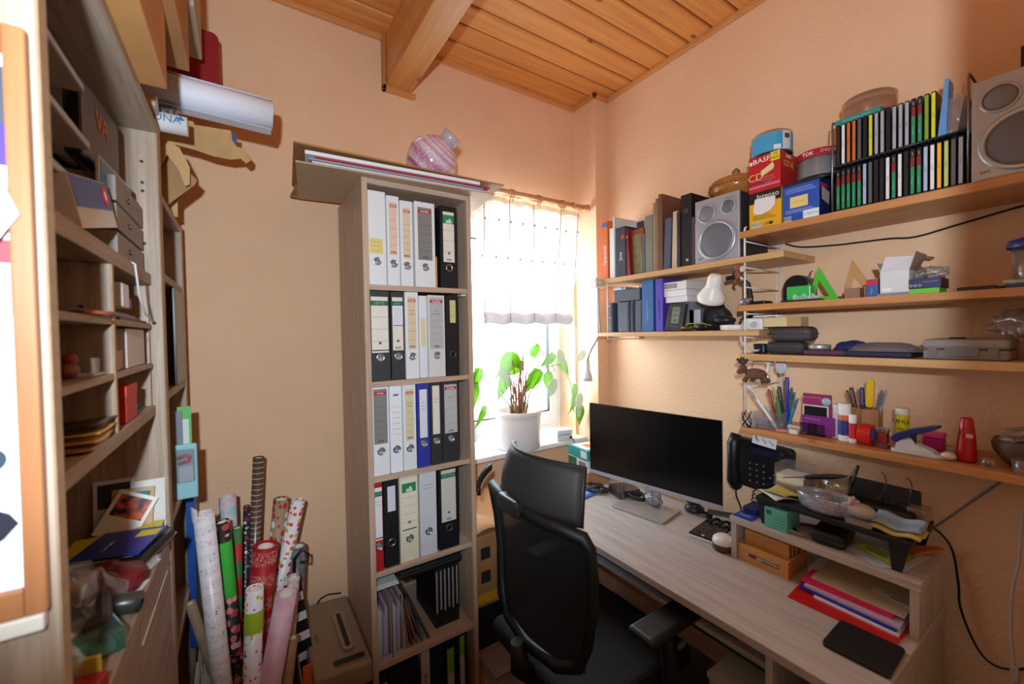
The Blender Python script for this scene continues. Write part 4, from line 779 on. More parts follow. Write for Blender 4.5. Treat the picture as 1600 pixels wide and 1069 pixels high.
def script_mat(name, base, inks, n=26):
    """lines of handwriting-like strokes around the roll"""
    m, nt, p, out = nodes(name)
    tc = nt.nodes.new('ShaderNodeTexCoord'); mp = nt.nodes.new('ShaderNodeMapping'); mp.inputs['Scale'].default_value = (90, 90, 46); nt.links.new(tc.outputs['Object'], mp.inputs['Vector'])
    w1 = nt.nodes.new('ShaderNodeTexNoise'); w1.inputs['Scale'].default_value = 1.1; w1.inputs['Detail'].default_value = 0; w1.inputs['Distortion'].default_value = 2.2; nt.links.new(mp.outputs[0], w1.inputs['Vector'])
    a = nt.nodes.new('ShaderNodeMath'); a.operation = 'SUBTRACT'; a.inputs[1].default_value = .5; nt.links.new(w1.outputs['Fac'], a.inputs[0])
    ab = nt.nodes.new('ShaderNodeMath'); ab.operation = 'ABSOLUTE'; nt.links.new(a.outputs[0], ab.inputs[0])
    lt = nt.nodes.new('ShaderNodeMath'); lt.operation = 'LESS_THAN'; lt.inputs[1].default_value = .022; nt.links.new(ab.outputs[0], lt.inputs[0])
    s = nt.nodes.new('ShaderNodeSeparateXYZ'); nt.links.new(tc.outputs['Object'], s.inputs[0]); k = nt.nodes.new('ShaderNodeMath'); k.operation = 'MULTIPLY'; k.inputs[1].default_value = n; nt.links.new(s.outputs[2], k.inputs[0])
    fl = nt.nodes.new('ShaderNodeMath'); fl.operation = 'FRACT'; nt.links.new(k.outputs[0], fl.inputs[0])
    g = nt.nodes.new('ShaderNodeMath'); g.operation = 'LESS_THAN'; g.inputs[1].default_value = .62; nt.links.new(fl.outputs[0], g.inputs[0])
    mm = nt.nodes.new('ShaderNodeMath'); mm.operation = 'MULTIPLY'; nt.links.new(lt.outputs[0], mm.inputs[0]); nt.links.new(g.outputs[0], mm.inputs[1])
    fo = nt.nodes.new('ShaderNodeMath'); fo.operation = 'FLOOR'; nt.links.new(k.outputs[0], fo.inputs[0]); md = nt.nodes.new('ShaderNodeMath'); md.operation = 'MODULO'; md.inputs[1].default_value = 3; nt.links.new(fo.outputs[0], md.inputs[0]); dv = nt.nodes.new('ShaderNodeMath'); dv.operation = 'DIVIDE'; dv.inputs[1].default_value = 3; nt.links.new(md.outputs[0], dv.inputs[0])
    r = nt.nodes.new('ShaderNodeValToRGB'); r.color_ramp.interpolation = 'CONSTANT'; e = r.color_ramp.elements; e[0].color = L3(inks[0]); e[1].position = .3; e[1].color = L3(inks[1]); q = e.new(.6); q.color = L3(inks[2]); nt.links.new(dv.outputs[0], r.inputs[0])
    mx = nt.nodes.new('ShaderNodeMixRGB'); mx.inputs[1].default_value = L3(base); nt.links.new(mm.outputs[0], mx.inputs[0]); nt.links.new(r.outputs[0], mx.inputs[2]); nt.links.new(mx.outputs[0], p.inputs['Base Color']); p.inputs['Roughness'].default_value = .35
    return m
q = roll('tall white gift wrap roll printed with red and grey script', (-.109, 1.045), (-.080, .546), .0255, script_mat('script_wrap', (226, 222, 226), ((156, 50, 76), (96, 90, 92), (120, 112, 116))), 1.42)
B().sheet(lambda u, v: (.0268*cos(-2.6+2.2*u), .0268*sin(-2.6+2.2*u), 1.0 + .045*v*sin(u*2.2)), 10, 2).ob('peeling_edge', P(222, 218, 222, .4), q)
roll('dark gift wrap roll with pink roses and a bright green sleeve', (-.072, .982), (-.049, .523), .020, dots('rose_wrap', (40, 34, 36), ((216, 120, 120), (234, 170, 160), (180, 70, 80), (40, 60, 44)), 44, .55), 1.50, sleeve=(.06, .23, P(70, 186, 70, .35)))
roll('pastel gift wrap roll with lilac and mint circles', (-.062, 1.001), (-.069, .818), .0255, dots('circle_wrap', (206, 198, 208), ((190, 150, 190), (160, 200, 204), (216, 180, 200)), 22, .42), 1.66)
roll('thin green and red gift wrap roll with white snowflakes', (-.036, .915), (-.042, .729), .0145, stripes('snow_wrap', (64, 122, 66), (188, 46, 48), 9, 'Z', .5, .4), 1.60)
roll('thin navy gift wrap roll with pale motifs', (-.009, .944), (-.018, .712), .0105, dots('navy_wrap', (34, 36, 58), ((150, 190, 206), (200, 206, 216), (130, 50, 60)), 60, .35), 1.70)
roll('very tall bronze gift wrap roll with dashed white lines', (.031, 1.103), (.008, .727), .0185, stripes('bronze_wrap', (92, 70, 54), (188, 178, 168), 52, 'Z', .14, .3), 1.72)
roll('kraft gift wrap roll with red-hatted gnomes', (.097, .945), (.071, .716), .0265, dots('gnome_wrap', (164, 138, 112), ((188, 44, 52), (226, 220, 214), (150, 40, 46)), 50, .42, vscale=(1, 1, .7)), 1.70)
roll('white gift wrap roll covered in small bright flowers', (.148, .941), (.085, .664), .0230, dots('flower_wrap', (232, 230, 232), ((226, 96, 40), (214, 60, 90), (230, 170, 40), (120, 90, 190), (200, 60, 130)), 52, .40), 1.66)
q = roll('fat red gift wrap roll with white line trees', (.040, .865), (-.009, .439), .037, script_mat('tree_wrap', (166, 28, 34), ((226, 200, 196), (216, 180, 160), (230, 220, 214)), 14), 1.53, core=.6)
q = roll('white and lime gift wrap roll with party motifs', (.006, .814), (-.008, .525), .0235, dots('party_wrap', (228, 226, 230), ((240, 150, 50), (60, 90, 170), (220, 60, 120), (150, 180, 40)), 62, .34), 1.38, sleeve=(.06, .12, P(166, 190, 44, .4)))
q = roll('plain blotchy pink gift wrap roll leaning to the side', (.084, .776), (.026, .508), .0300, noisy('pink_wrap', (206, 158, 176), (222, 190, 204), 16, .5), 1.37)
roll('slim clear-wrapped roll with pale flowers behind the pink one', (.114, .752), (.101, .607), .0185, dots('pale_flower_wrap', (190, 178, 170), ((206, 120, 150), (150, 150, 90), (220, 200, 200)), 50, .4), 1.50)
roll('muted purple and green roll with star print near the shredder', (.142, .776), (.164, .472), .0270, dots('star_wrap', (104, 98, 108), ((140, 130, 150), (96, 130, 110), (150, 110, 140)), 36, .4), 1.66)
roll('narrow kraft paper tube beside the pink roll', (.100, .600), (.080, .446), .0165, noisy('kraft_roll', (150, 116, 76), (164, 130, 90), 20, .7), 1.43)
roll('beige cardboard tube stuck beside the tall white roll', (-.148, .785), (-.125, .674), .0130, noisy('tube_board', (150, 126, 100), (164, 140, 114), 20, .7), 1.46)
q = T('striped_gift_bag', 'black and white striped paper bag with a black ribbon handle among the rolls', 'gift bag', (.150, 1.60, .40), rot=(0, radians(-7), 0))
b = B(); b.box(-.022, .026, -.012, .02, 0, .30); b.ob('bag', stripes('bag_stripes', (20, 20, 26), (216, 214, 218), 14, 'Z', .42, .5), q, bev=.002)
B().tube([(.008, 0, .30), (.018, -.004, .36), (.044, -.004, .385), (.062, -.004, .36), (.058, 0, .33), (.035, 0, .34)], .005, 6).ob('ribbon', P(18, 18, 22, .5), q); bx('stand_strip', P(20, 20, 26, .5), -.01, .01, -.004, .004, -.398, .0, q)
q = T('white_paper_sack', 'crumpled white and tan paper sack at the foot of the cabinet', 'sack', (-.127, 1.50, 0)); bag(0, 0, .30, .032, .10, .30, .7, k=.12).ob('paper', P(206, 198, 190, .8), q); bag(0, -.06, .26, .033, .05, .26, 1.7, k=.06).ob('kraft_part', P(148, 122, 96, .8), q)
q = T('orange_folder', 'orange folder edge between the kraft tube and the shredder', 'folder', (.135, 1.39, 0)); bx('sheet', P(206, 96, 34, .5), -.012, .012, -.002, .002, 0, .52, q)
# shredder
sh = T('paper_shredder', 'taupe paper shredder with a long feed slot, beside the bookcase', 'shredder', (.235, 1.63, 0))
M_shr = P(148, 128, 104, .5)
bx('bin', P(120, 104, 86, .55), -.075, .095, -.20, .20, 0, .35, sh, bev=.012)
hd = B().prism([(-.085, .3505), (.105, .3505), (.103, .425), (-.080, .44)], -.21, .215, 'Y').ob('head', M_shr, sh, bev=.010)
B().prism(rrect(-.012, .028, -.13, .10, .018), .4385-.0, .4415, 'Z').ob('slot_rim', P(158, 140, 116, .45), sh, rot=(0, radians(4.5), 0)); B().prism(rrect(.000, .016, -.115, .085, .006), .4412, .4424, 'Z').ob('feed_slot', M_black, sh, rot=(0, radians(4.5), 0))
B().prism(rrect(-.05, .05, -.185, -.165, .008), .4385, .4405, 'Z').ob('second_slot', M_black, sh, rot=(0, radians(4.5), 0)); text('~~~~~~~', .014, P(110, 98, 80, .6), sh, (-.045, -.02, .4425), rot=(0, radians(4.5), pi/2))
B().tube([(-.02, .20, .43), (.0, .215, .445), (.03, .218, .45), (.08, .215, .44)], .003, 6).ob('power_cord', M_blackm, sh)
# boxes under the window beside the bookcase
q = T('parcel_box', 'brown cardboard parcel with dark print under the window', 'carton', (.775, 1.50, .38)); bx('body', noisy('parcel_board', (150, 108, 66), (160, 118, 76), 12, .8), 0, .28, 0, .30, 0, .30, q, bev=.004)
for (x, z) in ((.03, .20), (.03, .10)): bx('printed_mark', P(30, 28, 32, .7), x, x+.045, -.0008, 0, z, z+.05, q)
bx('yellow_tape', P(206, 156, 30, .5), -.0008, .2808, -.001, .301, .015, .055, q)
q = T('brown_paper', 'crumpled brown packing paper on the parcel', 'paper', (.78, 1.50, .681)); B().sheet(lambda u, v: (.0+.24*u, .0+.28*v, .01+.09*v*(1-u*.4)+.016*sin(6*u+2*v)+.010*sin(9*v)), 12, 12).ob('sheet', P(206, 164, 118, .8), q, thick=.001)
q = T('black_crate', 'black plastic crate supporting the parcel under the window', 'crate', (.775, 1.50, .20)); bx('body', P(22, 22, 26, .5), 0, .26, .0, .30, 0, .179, q, bev=.006); bx('rim', P(30, 30, 34, .5), -.004, .264, -.004, .304, .15, .165, q)
q = T('newspaper_bundle', 'bundle of old newspapers beside the bookcase', 'newspaper', (.77, 1.475, .125))
for k in range(5): bx('paper', P(190-8*k, 180-8*k, 168, .8), .003*k, .17-.004*k, -.13+.003*k, .02, .013*k, .0125+.013*k, q)
q = T('brown_carton', 'low brown carton on the floor under the newspapers', 'carton', (.765, 1.32, 0)); bx('body', M_card, 0, .30, 0, .46, 0, .124, q, bev=.003); bx('tape', P(198, 160, 112, .4), .13, .17, -.0006, .4606, .10, .1245, q)
bx('pile', M_card, .0, .29, .18, .46, .1245, .1995, q)

# office chair
ch = T('office_chair', 'black high-back mesh office chair with headrest and armrests, pushed to the desk', 'chair', (.95, 1.02, 0))
M_fr = P(13, 13, 15, .55); M_fab = noisy('seat_fabric', (16, 17, 22), (24, 25, 32), 220, .9, .3)
mm, nt, p, out = nodes('chair_mesh'); p.inputs['Base Color'].default_value = L3((14, 15, 19)); p.inputs['Roughness'].default_value = .75
tp = nt.nodes.new('ShaderNodeBsdfTransparent'); mx = nt.nodes.new('ShaderNodeMixShader'); mx.inputs[0].default_value = .07; nt.links.new(p.outputs[0], mx.inputs[1]); nt.links.new(tp.outputs[0], mx.inputs[2]); nt.links.new(mx.outputs[0], out.inputs[0]); M_mesh = mm
def bx_back(y, z):   # curved back surface: x of the back at height z and offset y
    t = (z-.62)/.4
    return -.25+.05*(y/.235)**2 - .03*t + .02*sin(pi*min(1, max(0, t)))
out_l = [(.195, .62), (.215, .68), (.228, .78), (.238, .88), (.243, .965), (.235, .992)]
loop = [(y, z) for y, z in out_l]+[(.12, 1.002), (0, 1.004), (-.12, 1.002)]+[(-y, z) for y, z in reversed(out_l)]+[(-.13, .585), (0, .575), (.13, .585)]
pts = [(bx_back(y, z), y, z) for y, z in loop]
B().tube(pts, .018, 8, closed=True).ob('back_frame', M_fr, ch)
B().sheet(lambda u, v: (bx_back((2*u-1)*.225, .60+.395*v)+.004, (2*u-1)*(.205+.03*v), .60+.395*v), 20, 16).ob('back_mesh', M_mesh, ch)
b = B(); b.tube([(-.12, 0, .44), (-.22, 0, .46), (-.275, 0, .52), (-.285, 0, .60)], [.03, .03, .032, .02], 10); b.ob('back_spine', M_fr, ch)
hr = B(); hr.sheet(lambda u, v: (-.275+.075*abs(2*u-1)**2.0+.035*v*v+.0, (2*u-1)*(.200-.022*v*v), 1.015+.145*v-.010*(2*u-1)**2), 18, 8)
h_ = hr.ob('headrest', P(40, 38, 39, .62), ch, thick=.014)
hp = [(-.275+.075*abs(2*u-1)**2.0+.035*v*v, (2*u-1)*(.200-.022*v*v), 1.015+.145*v-.010*(2*u-1)**2) for u, v in [(i/12, 0) for i in range(13)]+[(1, .33), (1, .66)]+[(1-i/12, 1) for i in range(13)]+[(0, .66), (0, .33)]]
B().tube(hp, .008, 6, closed=True).ob('headrest_rim', M_fr, h_)
b = B(); b.box(-.305, -.255, -.035, .075, .985, 1.035); b.ob('headrest_bracket', P(30, 31, 34, .35), ch, bev=.012, seg=3)
B().sheet(lambda u, v: (-.295-.0+.08*u*u, .205+.055*u, 1.00+.06*u-.02*v+.0), 6, 3).ob('hanger_wing', M_fr, ch, thick=.012)
b = B(); b.box(-.24, .24, -.245, .245, .445, .52); b.ob('seat_cushion', M_fab, ch, bev=.03, seg=4)
b = B(); b.box(-.20, .20, -.20, .20, .415, .444); b.ob('seat_pan', M_fr, ch, bev=.01); b = B(); b.box(-.15, .08, -.07, .07, .36, .414); b.ob('tilt_mechanism', M_fr, ch, bev=.012)
for s in (-1, 1):
    b = B(); b.box(-.045, .205, s*.26-.045, s*.26+.045, .652, .682); a = b.ob('armrest_pad', P(30, 31, 35, .5), ch, bev=.014, seg=3)
    b = B(); b.tube([(.06, s*.20, .43), (.06, s*.275, .44), (.065, s*.285, .50), (.07, s*.27, .60), (.075, s*.262, .652)], [.02, .022, .024, .024, .02], 10); b.ob('arm_post', M_fr, a); bx('adjust_button', P(96, 98, 102, .4), .085, .115, s*.262-.035, s*.262-.028, .60, .615, a)
B().cyl((0, 0, .10), (0, 0, .36), .028, .024, 16).ob('gas_column', M_fr, ch)
for k in range(5):
    a = 2*pi*k/5+.5; l_ = B(); l_.tube([(.03*cos(a), .03*sin(a), .11), (.18*cos(a), .18*sin(a), .095), (.31*cos(a), .31*sin(a), .075)], [.03, .024, .018], 8); g = l_.ob('base_leg', M_fr, ch)
    b = B(); b.cyl((.31*cos(a)-.012*sin(a), .31*sin(a)+.012*cos(a), .028), (.31*cos(a)+.012*sin(a), .31*sin(a)-.012*cos(a), .028), .028, n=16); b.ob('caster', M_blackm, g)
# ================================================================ desk
ZD = .76
dk = T('desk', 'long oak-look computer desk with a keyboard tray along the wall', 'desk', (1.04, .285, 0))
def db(name, mat, x0, x1, y0, y1, z0, z1, bev=.001): return bx(name, mat, x0-1.04, x1-1.04, y0-.285, y1-.285, z0, z1, dk, bev=bev, seg=1)
db('desktop', M_deskY, 1.04, 1.62, .285, 1.675, .735, ZD, .002)
for (y0, y1) in ((.287, .305), (.485, .503), (1.655, 1.673)): db('side_panel', M_deskZ, 1.065, 1.60, y0, y1, 0, .7345)
db('back_panel', M_deskY, 1.575, 1.59, .5035, 1.6545, .30, .72)
db('keyboard_tray', M_deskY, 1.115, 1.50, .52, 1.40, .640, .656, .002)
for y in (.506, 1.403): db('tray_runner', M_metal, 1.15, 1.50, y, y+.012, .642, .672)
db('tray_hanger', M_deskZ, 1.15, 1.50, 1.416, 1.434, .60, .7345)
db('inner_shelf', M_deskY, 1.075, 1.57, .3055, .4845, .36, .378)
for i, z in enumerate((.10,)): db('inner_shelf', M_deskY, 1.075, 1.57, .3055, .4845, z, z+.018)
q = T('cutting_mat', 'teal green cutting mat on the keyboard tray', 'mat', (1.14, .60, .6565)); B().prism(rrect(0, .30, 0, .42, .02), 0, .004, 'Z').ob('mat', P(34, 78, 74, .7), q)
q = T('green_storage_box', 'dark green storage box on the low cabinet under the keyboard tray', 'box', (1.235, .525, .5305)); bx('tub', P(12, 84, 42, .4), 0, .27, 0, .30, 0, .085, q, bev=.010); bx('lid', P(16, 96, 48, .4), -.006, .276, -.004, .304, .085, .098, q, bev=.004)
q = T('rolling_cabinet', 'low oak-look cabinet under the desk below the green box', 'cabinet', (1.12, .510, 0)); bx('top', M_deskY, -.01, .42, 0, .175, .512, .53, q, bev=.001); bx('side_panel', M_deskZ, 0, .40, .001, .019, .05, .5115, q); bx('side_panel', M_deskZ, 0, .40, .157, .174, .05, .5115, q); bx('drawer_front', M_deskY, -.012, .004, .022, .155, .29, .505, q, bev=.001); bx('drawer_front', M_deskY, -.012, .004, .022, .155, .07, .285, q, bev=.001); bx('shelf', M_deskY, .02, .40, .02, .156, .05, .066, q); bx('plinth', M_deskY, .02, .38, .02, .156, 0, .05, q)
q = T('black_bag', 'black bag stowed in the open bay of the desk', 'bag', (1.10, .315, .3785)); bag(.16, .075, .12, .15, .062, .118, .9, k=.06).ob('body', P(22, 22, 26, .7), q)
# monitor
mo = T('monitor', 'large black-screened monitor with a silver chin on the desk', 'monitor', (1.45, 1.16, ZD+.0005), math.atan2(-.603, .10))
# local x runs along the screen from the window end, local -y... faces the room
SW = .611
bx('back_shell', P(30, 30, 34, .45), -SW/2+.004, SW/2-.004, .004, .022, .092, .424, mo, bev=.004)
msc, nt, p, out = nodes('dark_screen'); p.inputs['Base Color'].default_value = L3((10, 10, 13)); p.inputs['Roughness'].default_value = .22; p.inputs['Specular IOR Level'].default_value = .35
bx('screen', msc, -SW/2, SW/2, -.002, .004, .103, .426, mo)
bx('chin', P(172, 174, 186, .35, .35), -SW/2, SW/2, -.004, .006, .084, .1025, mo, bev=.0015); text('hp', .010, P(60, 60, 66, .4), mo, (0, -.0045, .0935))
b = B(); b.box(-.03, .03, .022, .034, .0, .30); b.ob('stand_neck', M_silver, mo, bev=.003)
b = B(); b.prism(rrect(-.12, .12, -.105, .060, .012), .0, .010, 'Z'); b.ob('stand_foot', P(164, 162, 160, .4, .3), mo, bev=.002)
ZF = ZD+.0108
def od(lab_name, lab, cat, x, y, z=ZD+.0005, rz=0, **k): return T(lab_name, lab, cat, (x, y, z), rz, **k)
q = od('coiled_headset', 'black coiled cable lying on the monitor foot', 'cable', 1.468, 1.235, ZF+.006); B().tube([(.032*cos(t*.42)*(1+.12*sin(t)), .042*sin(t*.42), .003+.0035*(t//15)+.002*sin(t)) for t in range(60)], .004, 6).ob('cable', P(24, 24, 28, .5), q); bx('plug', P(30, 30, 34, .5), .02, .05, .01, .03, -.004, .012, q, bev=.003)
q = od('wrapped_figurine', 'small item in clear bubble wrap standing on the monitor foot', 'parcel', 1.475, 1.150, ZF); bag(0, 0, .026, .026, .040, .026, .6, k=.1).ob('wrap', clear('bubble_film', (214, 218, 226), .28, .18, .2, (200, 204, 214)), q); bag(0, -.012, .05, .018, .020, .028, 1.9, k=.1).ob('wrap_neck', clear('bubble_film2', (214, 218, 226), .28, .18, .2, (200, 204, 214)), q); bx('content', P(110, 112, 126, .5), -.012, .012, -.026, .026, .003, .035, q, bev=.004)
q = od('pen_stylus', 'grey flat stylus propped against the monitor foot', 'stylus', 1.412, 1.268, ZD+.0005, rot=(radians(-14), radians(16), 0)); bx('body', P(70, 68, 68, .4), -.004, .004, -.006, .006, 0, .075, q, bev=.002)
q = od('media_player', 'black flat media box with a clear lid near the monitor', 'device', 1.475, 1.315, rz=radians(-18)); bx('body', P(52, 48, 46, .45), -.05, .06, -.045, .065, 0, .032, q, bev=.005); bx('lid', P(70, 64, 60, .25), -.048, .058, -.043, .063, .032, .038, q, bev=.003); text('~~', .016, P(200, 200, 200, .5), q, (-.01, .04, .0385), rot=(0, 0, -pi/2))
q = od('cable_bundle', 'tangle of black cables and plugs beside the media box', 'cable', 1.41, 1.435); B().tube([(.035*cos(t*.5)+.01*sin(t*1.3), .055*sin(t*.5)+.008*cos(t*.9), .008+.010*abs(sin(t*.31))) for t in range(50)], .005, 6).ob('cables', P(34, 33, 36, .5), q); bx('plug', P(40, 40, 44, .5), -.03, .01, -.02, .01, .002, .030, q, bev=.005); bx('white_tag', P(206, 206, 200, .5), .03, .045, -.04, -.02, .02, .026, q)
q = od('picture_mat', 'blue mouse pad with a white and red picture near the chair', 'mouse pad', 1.305, 1.445, rz=radians(8)); B().prism(rrect(-.095, .07, -.055, .085, .012), 0, .005, 'Z').ob('pad', P(40, 84, 160, .5), q); B().prism(rrect(-.07, .05, -.035, .065, .01), .005, .0056, 'Z').ob('print', P(120, 170, 222, .5), q); bag(-.0, .02, .008, .035, .03, .007, .5, k=.2).ob('print_figure', noisy('mat_picture', (190, 40, 50), (226, 226, 226), 60, .5, 0, 1, .45, .55), q)
q = od('brown_packet_box', 'brown cardboard box at the far corner of the desk', 'carton', 1.43, 1.575, rz=radians(-4)); bx('body', M_card, -.005, .14, -.075, .09, 0, .062, q, bev=.002)
q = od('green_white_carton', 'green and white ink carton on the brown box', 'carton', 1.43, 1.575, ZD+.063, radians(-4)); bx('body', P(222, 224, 226, .5), -.002, .13, -.072, .088, 0, .058, q, bev=.0015); bx('green_side', P(54, 110, 66, .5), -.0028, -.002, .02, .087, .002, .055, q); bx('printed_code', P(120, 124, 124, .6), -.0028, -.002, -.055, .0, .01, .045, q)
q = od('teal_carton', 'teal and white ink carton on top of the stack by the monitor', 'carton', 1.43, 1.575, ZD+.1215, radians(-6)); bx('body', P(52, 158, 164, .45), -.004, .13, -.074, .09, 0, .052, q, bev=.0015); bx('top_print', P(226, 230, 230, .5), .01, .12, -.05, .07, .052, .0527, q); bx('side_print', P(222, 228, 230, .5), -.0046, -.004, -.068, -.02, .01, .045, q); bx('orange_print', P(226, 140, 70, .5), .04, .09, -.02, .04, .0527, .0531, q)
q = od('conference_puck', 'dark brown hourglass-shaped speaker puck on the desk', 'speaker', 1.585, 1.03); B().lathe([(.030, 0), (.037, .004), (.040, .014), (.030, .024), (.020, .032), (.026, .038), (.040, .046), (.043, .054), (.036, .062), (.0, .064)], n=32).ob('body', P(58, 46, 40, .45), q); B().lathe([(.034, .0625), (.0, .0645)], n=28).ob('top_cap', P(72, 58, 50, .35), q)
q = od('power_brick', 'black power adapter with a white label and cable', 'adapter', 1.60, .915, rz=radians(-62)); bx('brick', M_black, -.055, .045, -.02, .02, 0, .03, q, bev=.005); bx('label', P(206, 206, 206, .6), -.035, .025, -.0208, -.02, .007, .022, q); B().tube([(.045, 0, .015), (.07, .01, .02), (.10, .0, .02), (.13, -.03, .012), (.11, -.06, .006), (.06, -.07, .005)], .0035, 6).ob('cable', M_blackm, q); B().tube([(-.055, 0, .016), (-.08, 0, .020), (-.10, .0, .02)], .006, 8).ob('plug', M_blackm, q)
q = od('keypad_phone', 'small black keypad phone lying on the desk beside the riser', 'phone', 1.455, .878, rz=radians(-90+8))
bx('base', P(206, 208, 210, .4), -.052, .052, -.078, .085, 0, .010, q, bev=.004); bx('face', P(18, 18, 20, .25), -.050, .050, -.076, .083, .010, .016, q, bev=.004)
kb = B().box(-.006, .006, -.004, .004, 0, .0014)
for r in range(5):
    for c in range(3): kb.ob('key', P(34, 34, 38, .4), q, loc=(-.025+.025*c, -.045+.02*r, .016)); 
for r in range(5):
    for c in range(3): bx('key_mark', P(196, 196, 200, .5), -.0265+.025*c, -.0235+.025*c, -.0462+.02*r, -.0440+.02*r, .0174, .0178, q)
bx('home_key', P(206, 206, 206, .4), -.005, .005, -.070, -.062, .016, .0178, q); B().tube([(-.05+.1*t/20, .075+.018*sin(t*.9), .022+.006*cos(t*.9)) for t in range(21)], .005, 6).ob('coiled_cord', M_blackm, q)
q = od('computer_mouse', 'brown and white rounded mouse beside the riser', 'mouse', 1.385, .790, rz=radians(-70)); B().lathe([(.0, 0), (.030, .001), (.036, .008), (.036, .024), (.034, .026)], n=28).ob('base', P(70, 52, 44, .45), q); B().lathe([(.0345, .0255), (.036, .030), (.032, .042), (.022, .050), (.0, .053)], n=28).ob('shell', P(222, 216, 206, .35), q); bx('wing', P(222, 216, 206, .35), .02, .065, -.016, .016, .03, .05, q, bev=.006)
# riser
rs = T('desk_riser', 'oak-look riser shelf standing on the near end of the desk', 'riser', (1.365, .288, ZD+.0004))
bx('top', M_deskY, -.003, .235, -.003, .467, .119, .14, rs, bev=.001); bx('side_panel', M_deskZ, 0, .23, 0, .018, 0, .1185, rs, bev=.001); bx('side_panel', M_deskZ, 0, .23, .446, .464, 0, .1185, rs, bev=.001)
ZR = ZD+.1409
M_bam = wood('bamboo', (196, 138, 74), (214, 160, 96), 'Y', .4, 70, 3)
q = T('bamboo_organizer', 'bamboo letter organizer with four slots and a pen groove under the riser', 'organizer', (1.372, .580, ZD+.0005))
b = B(); b.box(0, .13, 0, .006, 0, .055).box(0, .13, .146, .152, 0, .055).box(0, .13, .006, .146, 0, .006); b.ob('tray', M_bam, q, bev=.0015)
b = B(); b.box(0, .012, .0062, .1458, .0062, .055); b.ob('front_bar', M_bam, q, bev=.002)
for k in range(4): B().prism(rrect(.01, .142, .006, .098, .012)[:] if False else [(.008, .006), (.008, .098), (.144, .098), (.144, .006)], .026+.026*k, .033+.026*k, 'X').ob('divider', M_bam, q, bev=.004)
bx('pen_groove', P(70, 44, 24, .7), -.0006, .0002, .025, .118, .022, .032, q)
q = T('silver_pen', 'silver ballpoint pen with a maroon end in the bamboo groove', 'pen', (1.3705, .605, ZD+.0275)); B().lathe([(.001, 0), (.0035, .012), (.004, .02), (.004, .085), (.0025, .095), (.0025, .10)], n=12, axis='Y').ob('barrel', P(186, 188, 192, .3, .5), q); B().lathe([(.0043, .066), (.0043, .090)], n=12, axis='Y').ob('grip', P(96, 30, 40, .5), q); bx('clip', M_black, -.006, -.004, .012, .05, -.001, .001, q)
# folders under and before the riser
def flat(name, lab, cat, pts, z, h, c, rough=.4, extra=None):
    cx = sum(p[0] for p in pts)/len(pts); cy = sum(p[1] for p in pts)/len(pts)
    q = T(name, lab, cat, (cx, cy, z)); B().prism([(a-cx, b_-cy) for a, b_ in pts], 0, h, 'Z').ob('sheet', P(*c, rough), q)
    if extra: extra(q)
    return q
zz = ZD+.0005
flat('red_folder', 'bright red card folder under the folder pile on the desk', 'folder', [(1.285, .545), (1.29, .315), (1.355, .312), (1.55, .312), (1.585, .568)], zz, .003, (190, 22, 26))
flat('white_papers', 'white paper sheets in the folder pile', 'paper', [(1.335, .50), (1.33, .318), (1.56, .322), (1.565, .53)], zz+.0033, .005, (226, 230, 240))
flat('blue_folder', 'deep blue plastic folder in the pile under the riser', 'folder', [(1.345, .540), (1.338, .325), (1.57, .33), (1.575, .53)], zz+.0086, .007, (38, 54, 168), .25)
flat('clear_sleeve', 'milky plastic sleeve between the blue and pink folders', 'sleeve', [(1.350, .53), (1.342, .318), (1.57, .325), (1.58, .53)], zz+.0160, .006, (190, 178, 206), .3)
flat('pink_folder', 'hot pink plastic folder in the pile under the riser', 'folder', [(1.362, .540), (1.366, .338), (1.57, .34), (1.58, .55)], zz+.0224, .008, (216, 40, 92), .25)
flat('beige_envelope', 'large beige envelope on top of the folder pile', 'envelope', [(1.385, .525), (1.378, .318), (1.55, .318), (1.565, .53)], zz+.0308, .004, (196, 178, 150), .7)
q = flat('address_slip', 'printed address slip with a barcode on the envelope', 'slip', [(1.455, .405), (1.430, .315), (1.452, .312), (1.478, .402)], zz+.0352, .0015, (200, 202, 210), .6)
for k in range(9): bx('bar', P(40, 40, 46, .7), -.012, .006, -.036+.005*k, -.0345+.005*k, .0016, .0019, q, bev=0)
flat('striped_envelope', 'white envelope with a pale window beside the pile under the riser', 'envelope', [(1.44, .552), (1.45, .528), (1.56, .535), (1.56, .560)], zz+.0034, .028, (214, 210, 216), .5)
q = T('black_notebook', 'black notebook at the front edge of the desk', 'notebook', (1.222, .355, ZD+.0005), radians(2)); B().prism(rrect(-.068, .062, -.062, .062, .008), 0, .011, 'Z').ob('cover', P(20, 19, 22, .55), q, bev=.0015); bx('page_block', P(60, 58, 58, .8), -.066, .058, -.0625, -.058, .002, .009, q)
# black plastic stand on the riser with its load
bs = T('black_stand', 'black plastic stand with splayed legs on the riser', 'stand', (1.385, .308, ZR))
M_bs = P(24, 24, 28, .5)
bx('top', M_bs, 0, .215, 0, .375, .070, .086, bs, bev=.003)
for (x, y, s) in ((.004, .004, 1), (.004, .371, -1), (.205, .004, 1), (.205, .371, -1)): B().prism([(y, .0698), (y+s*.042, .0698), (y+s*.034, .0), (y+s*.014, .0)], x, x+.006, 'X').ob('leg', M_bs, bs, bev=.001)
ZS = ZR+.0864
def os_(n, lab, cat, x, y, z=None, rz=0, **k): return T(n, lab, cat, (x, y, ZS if z is None else z), rz, **k)
q = os_('note_papers', 'yellow and white crinkled note papers on the black stand', 'paper', 1.44, .635)
for k, c in enumerate(((206, 206, 204), (188, 178, 96))): B().sheet(lambda u, v, k=k: (-.045+.085*u+.01*k, -.045+.085*v, .004+.010*k+.006*sin(4*u+2*v+k)), 8, 8).ob('sheet', P(*c, .8), q, rz=.3*k-.5, thick=.001)
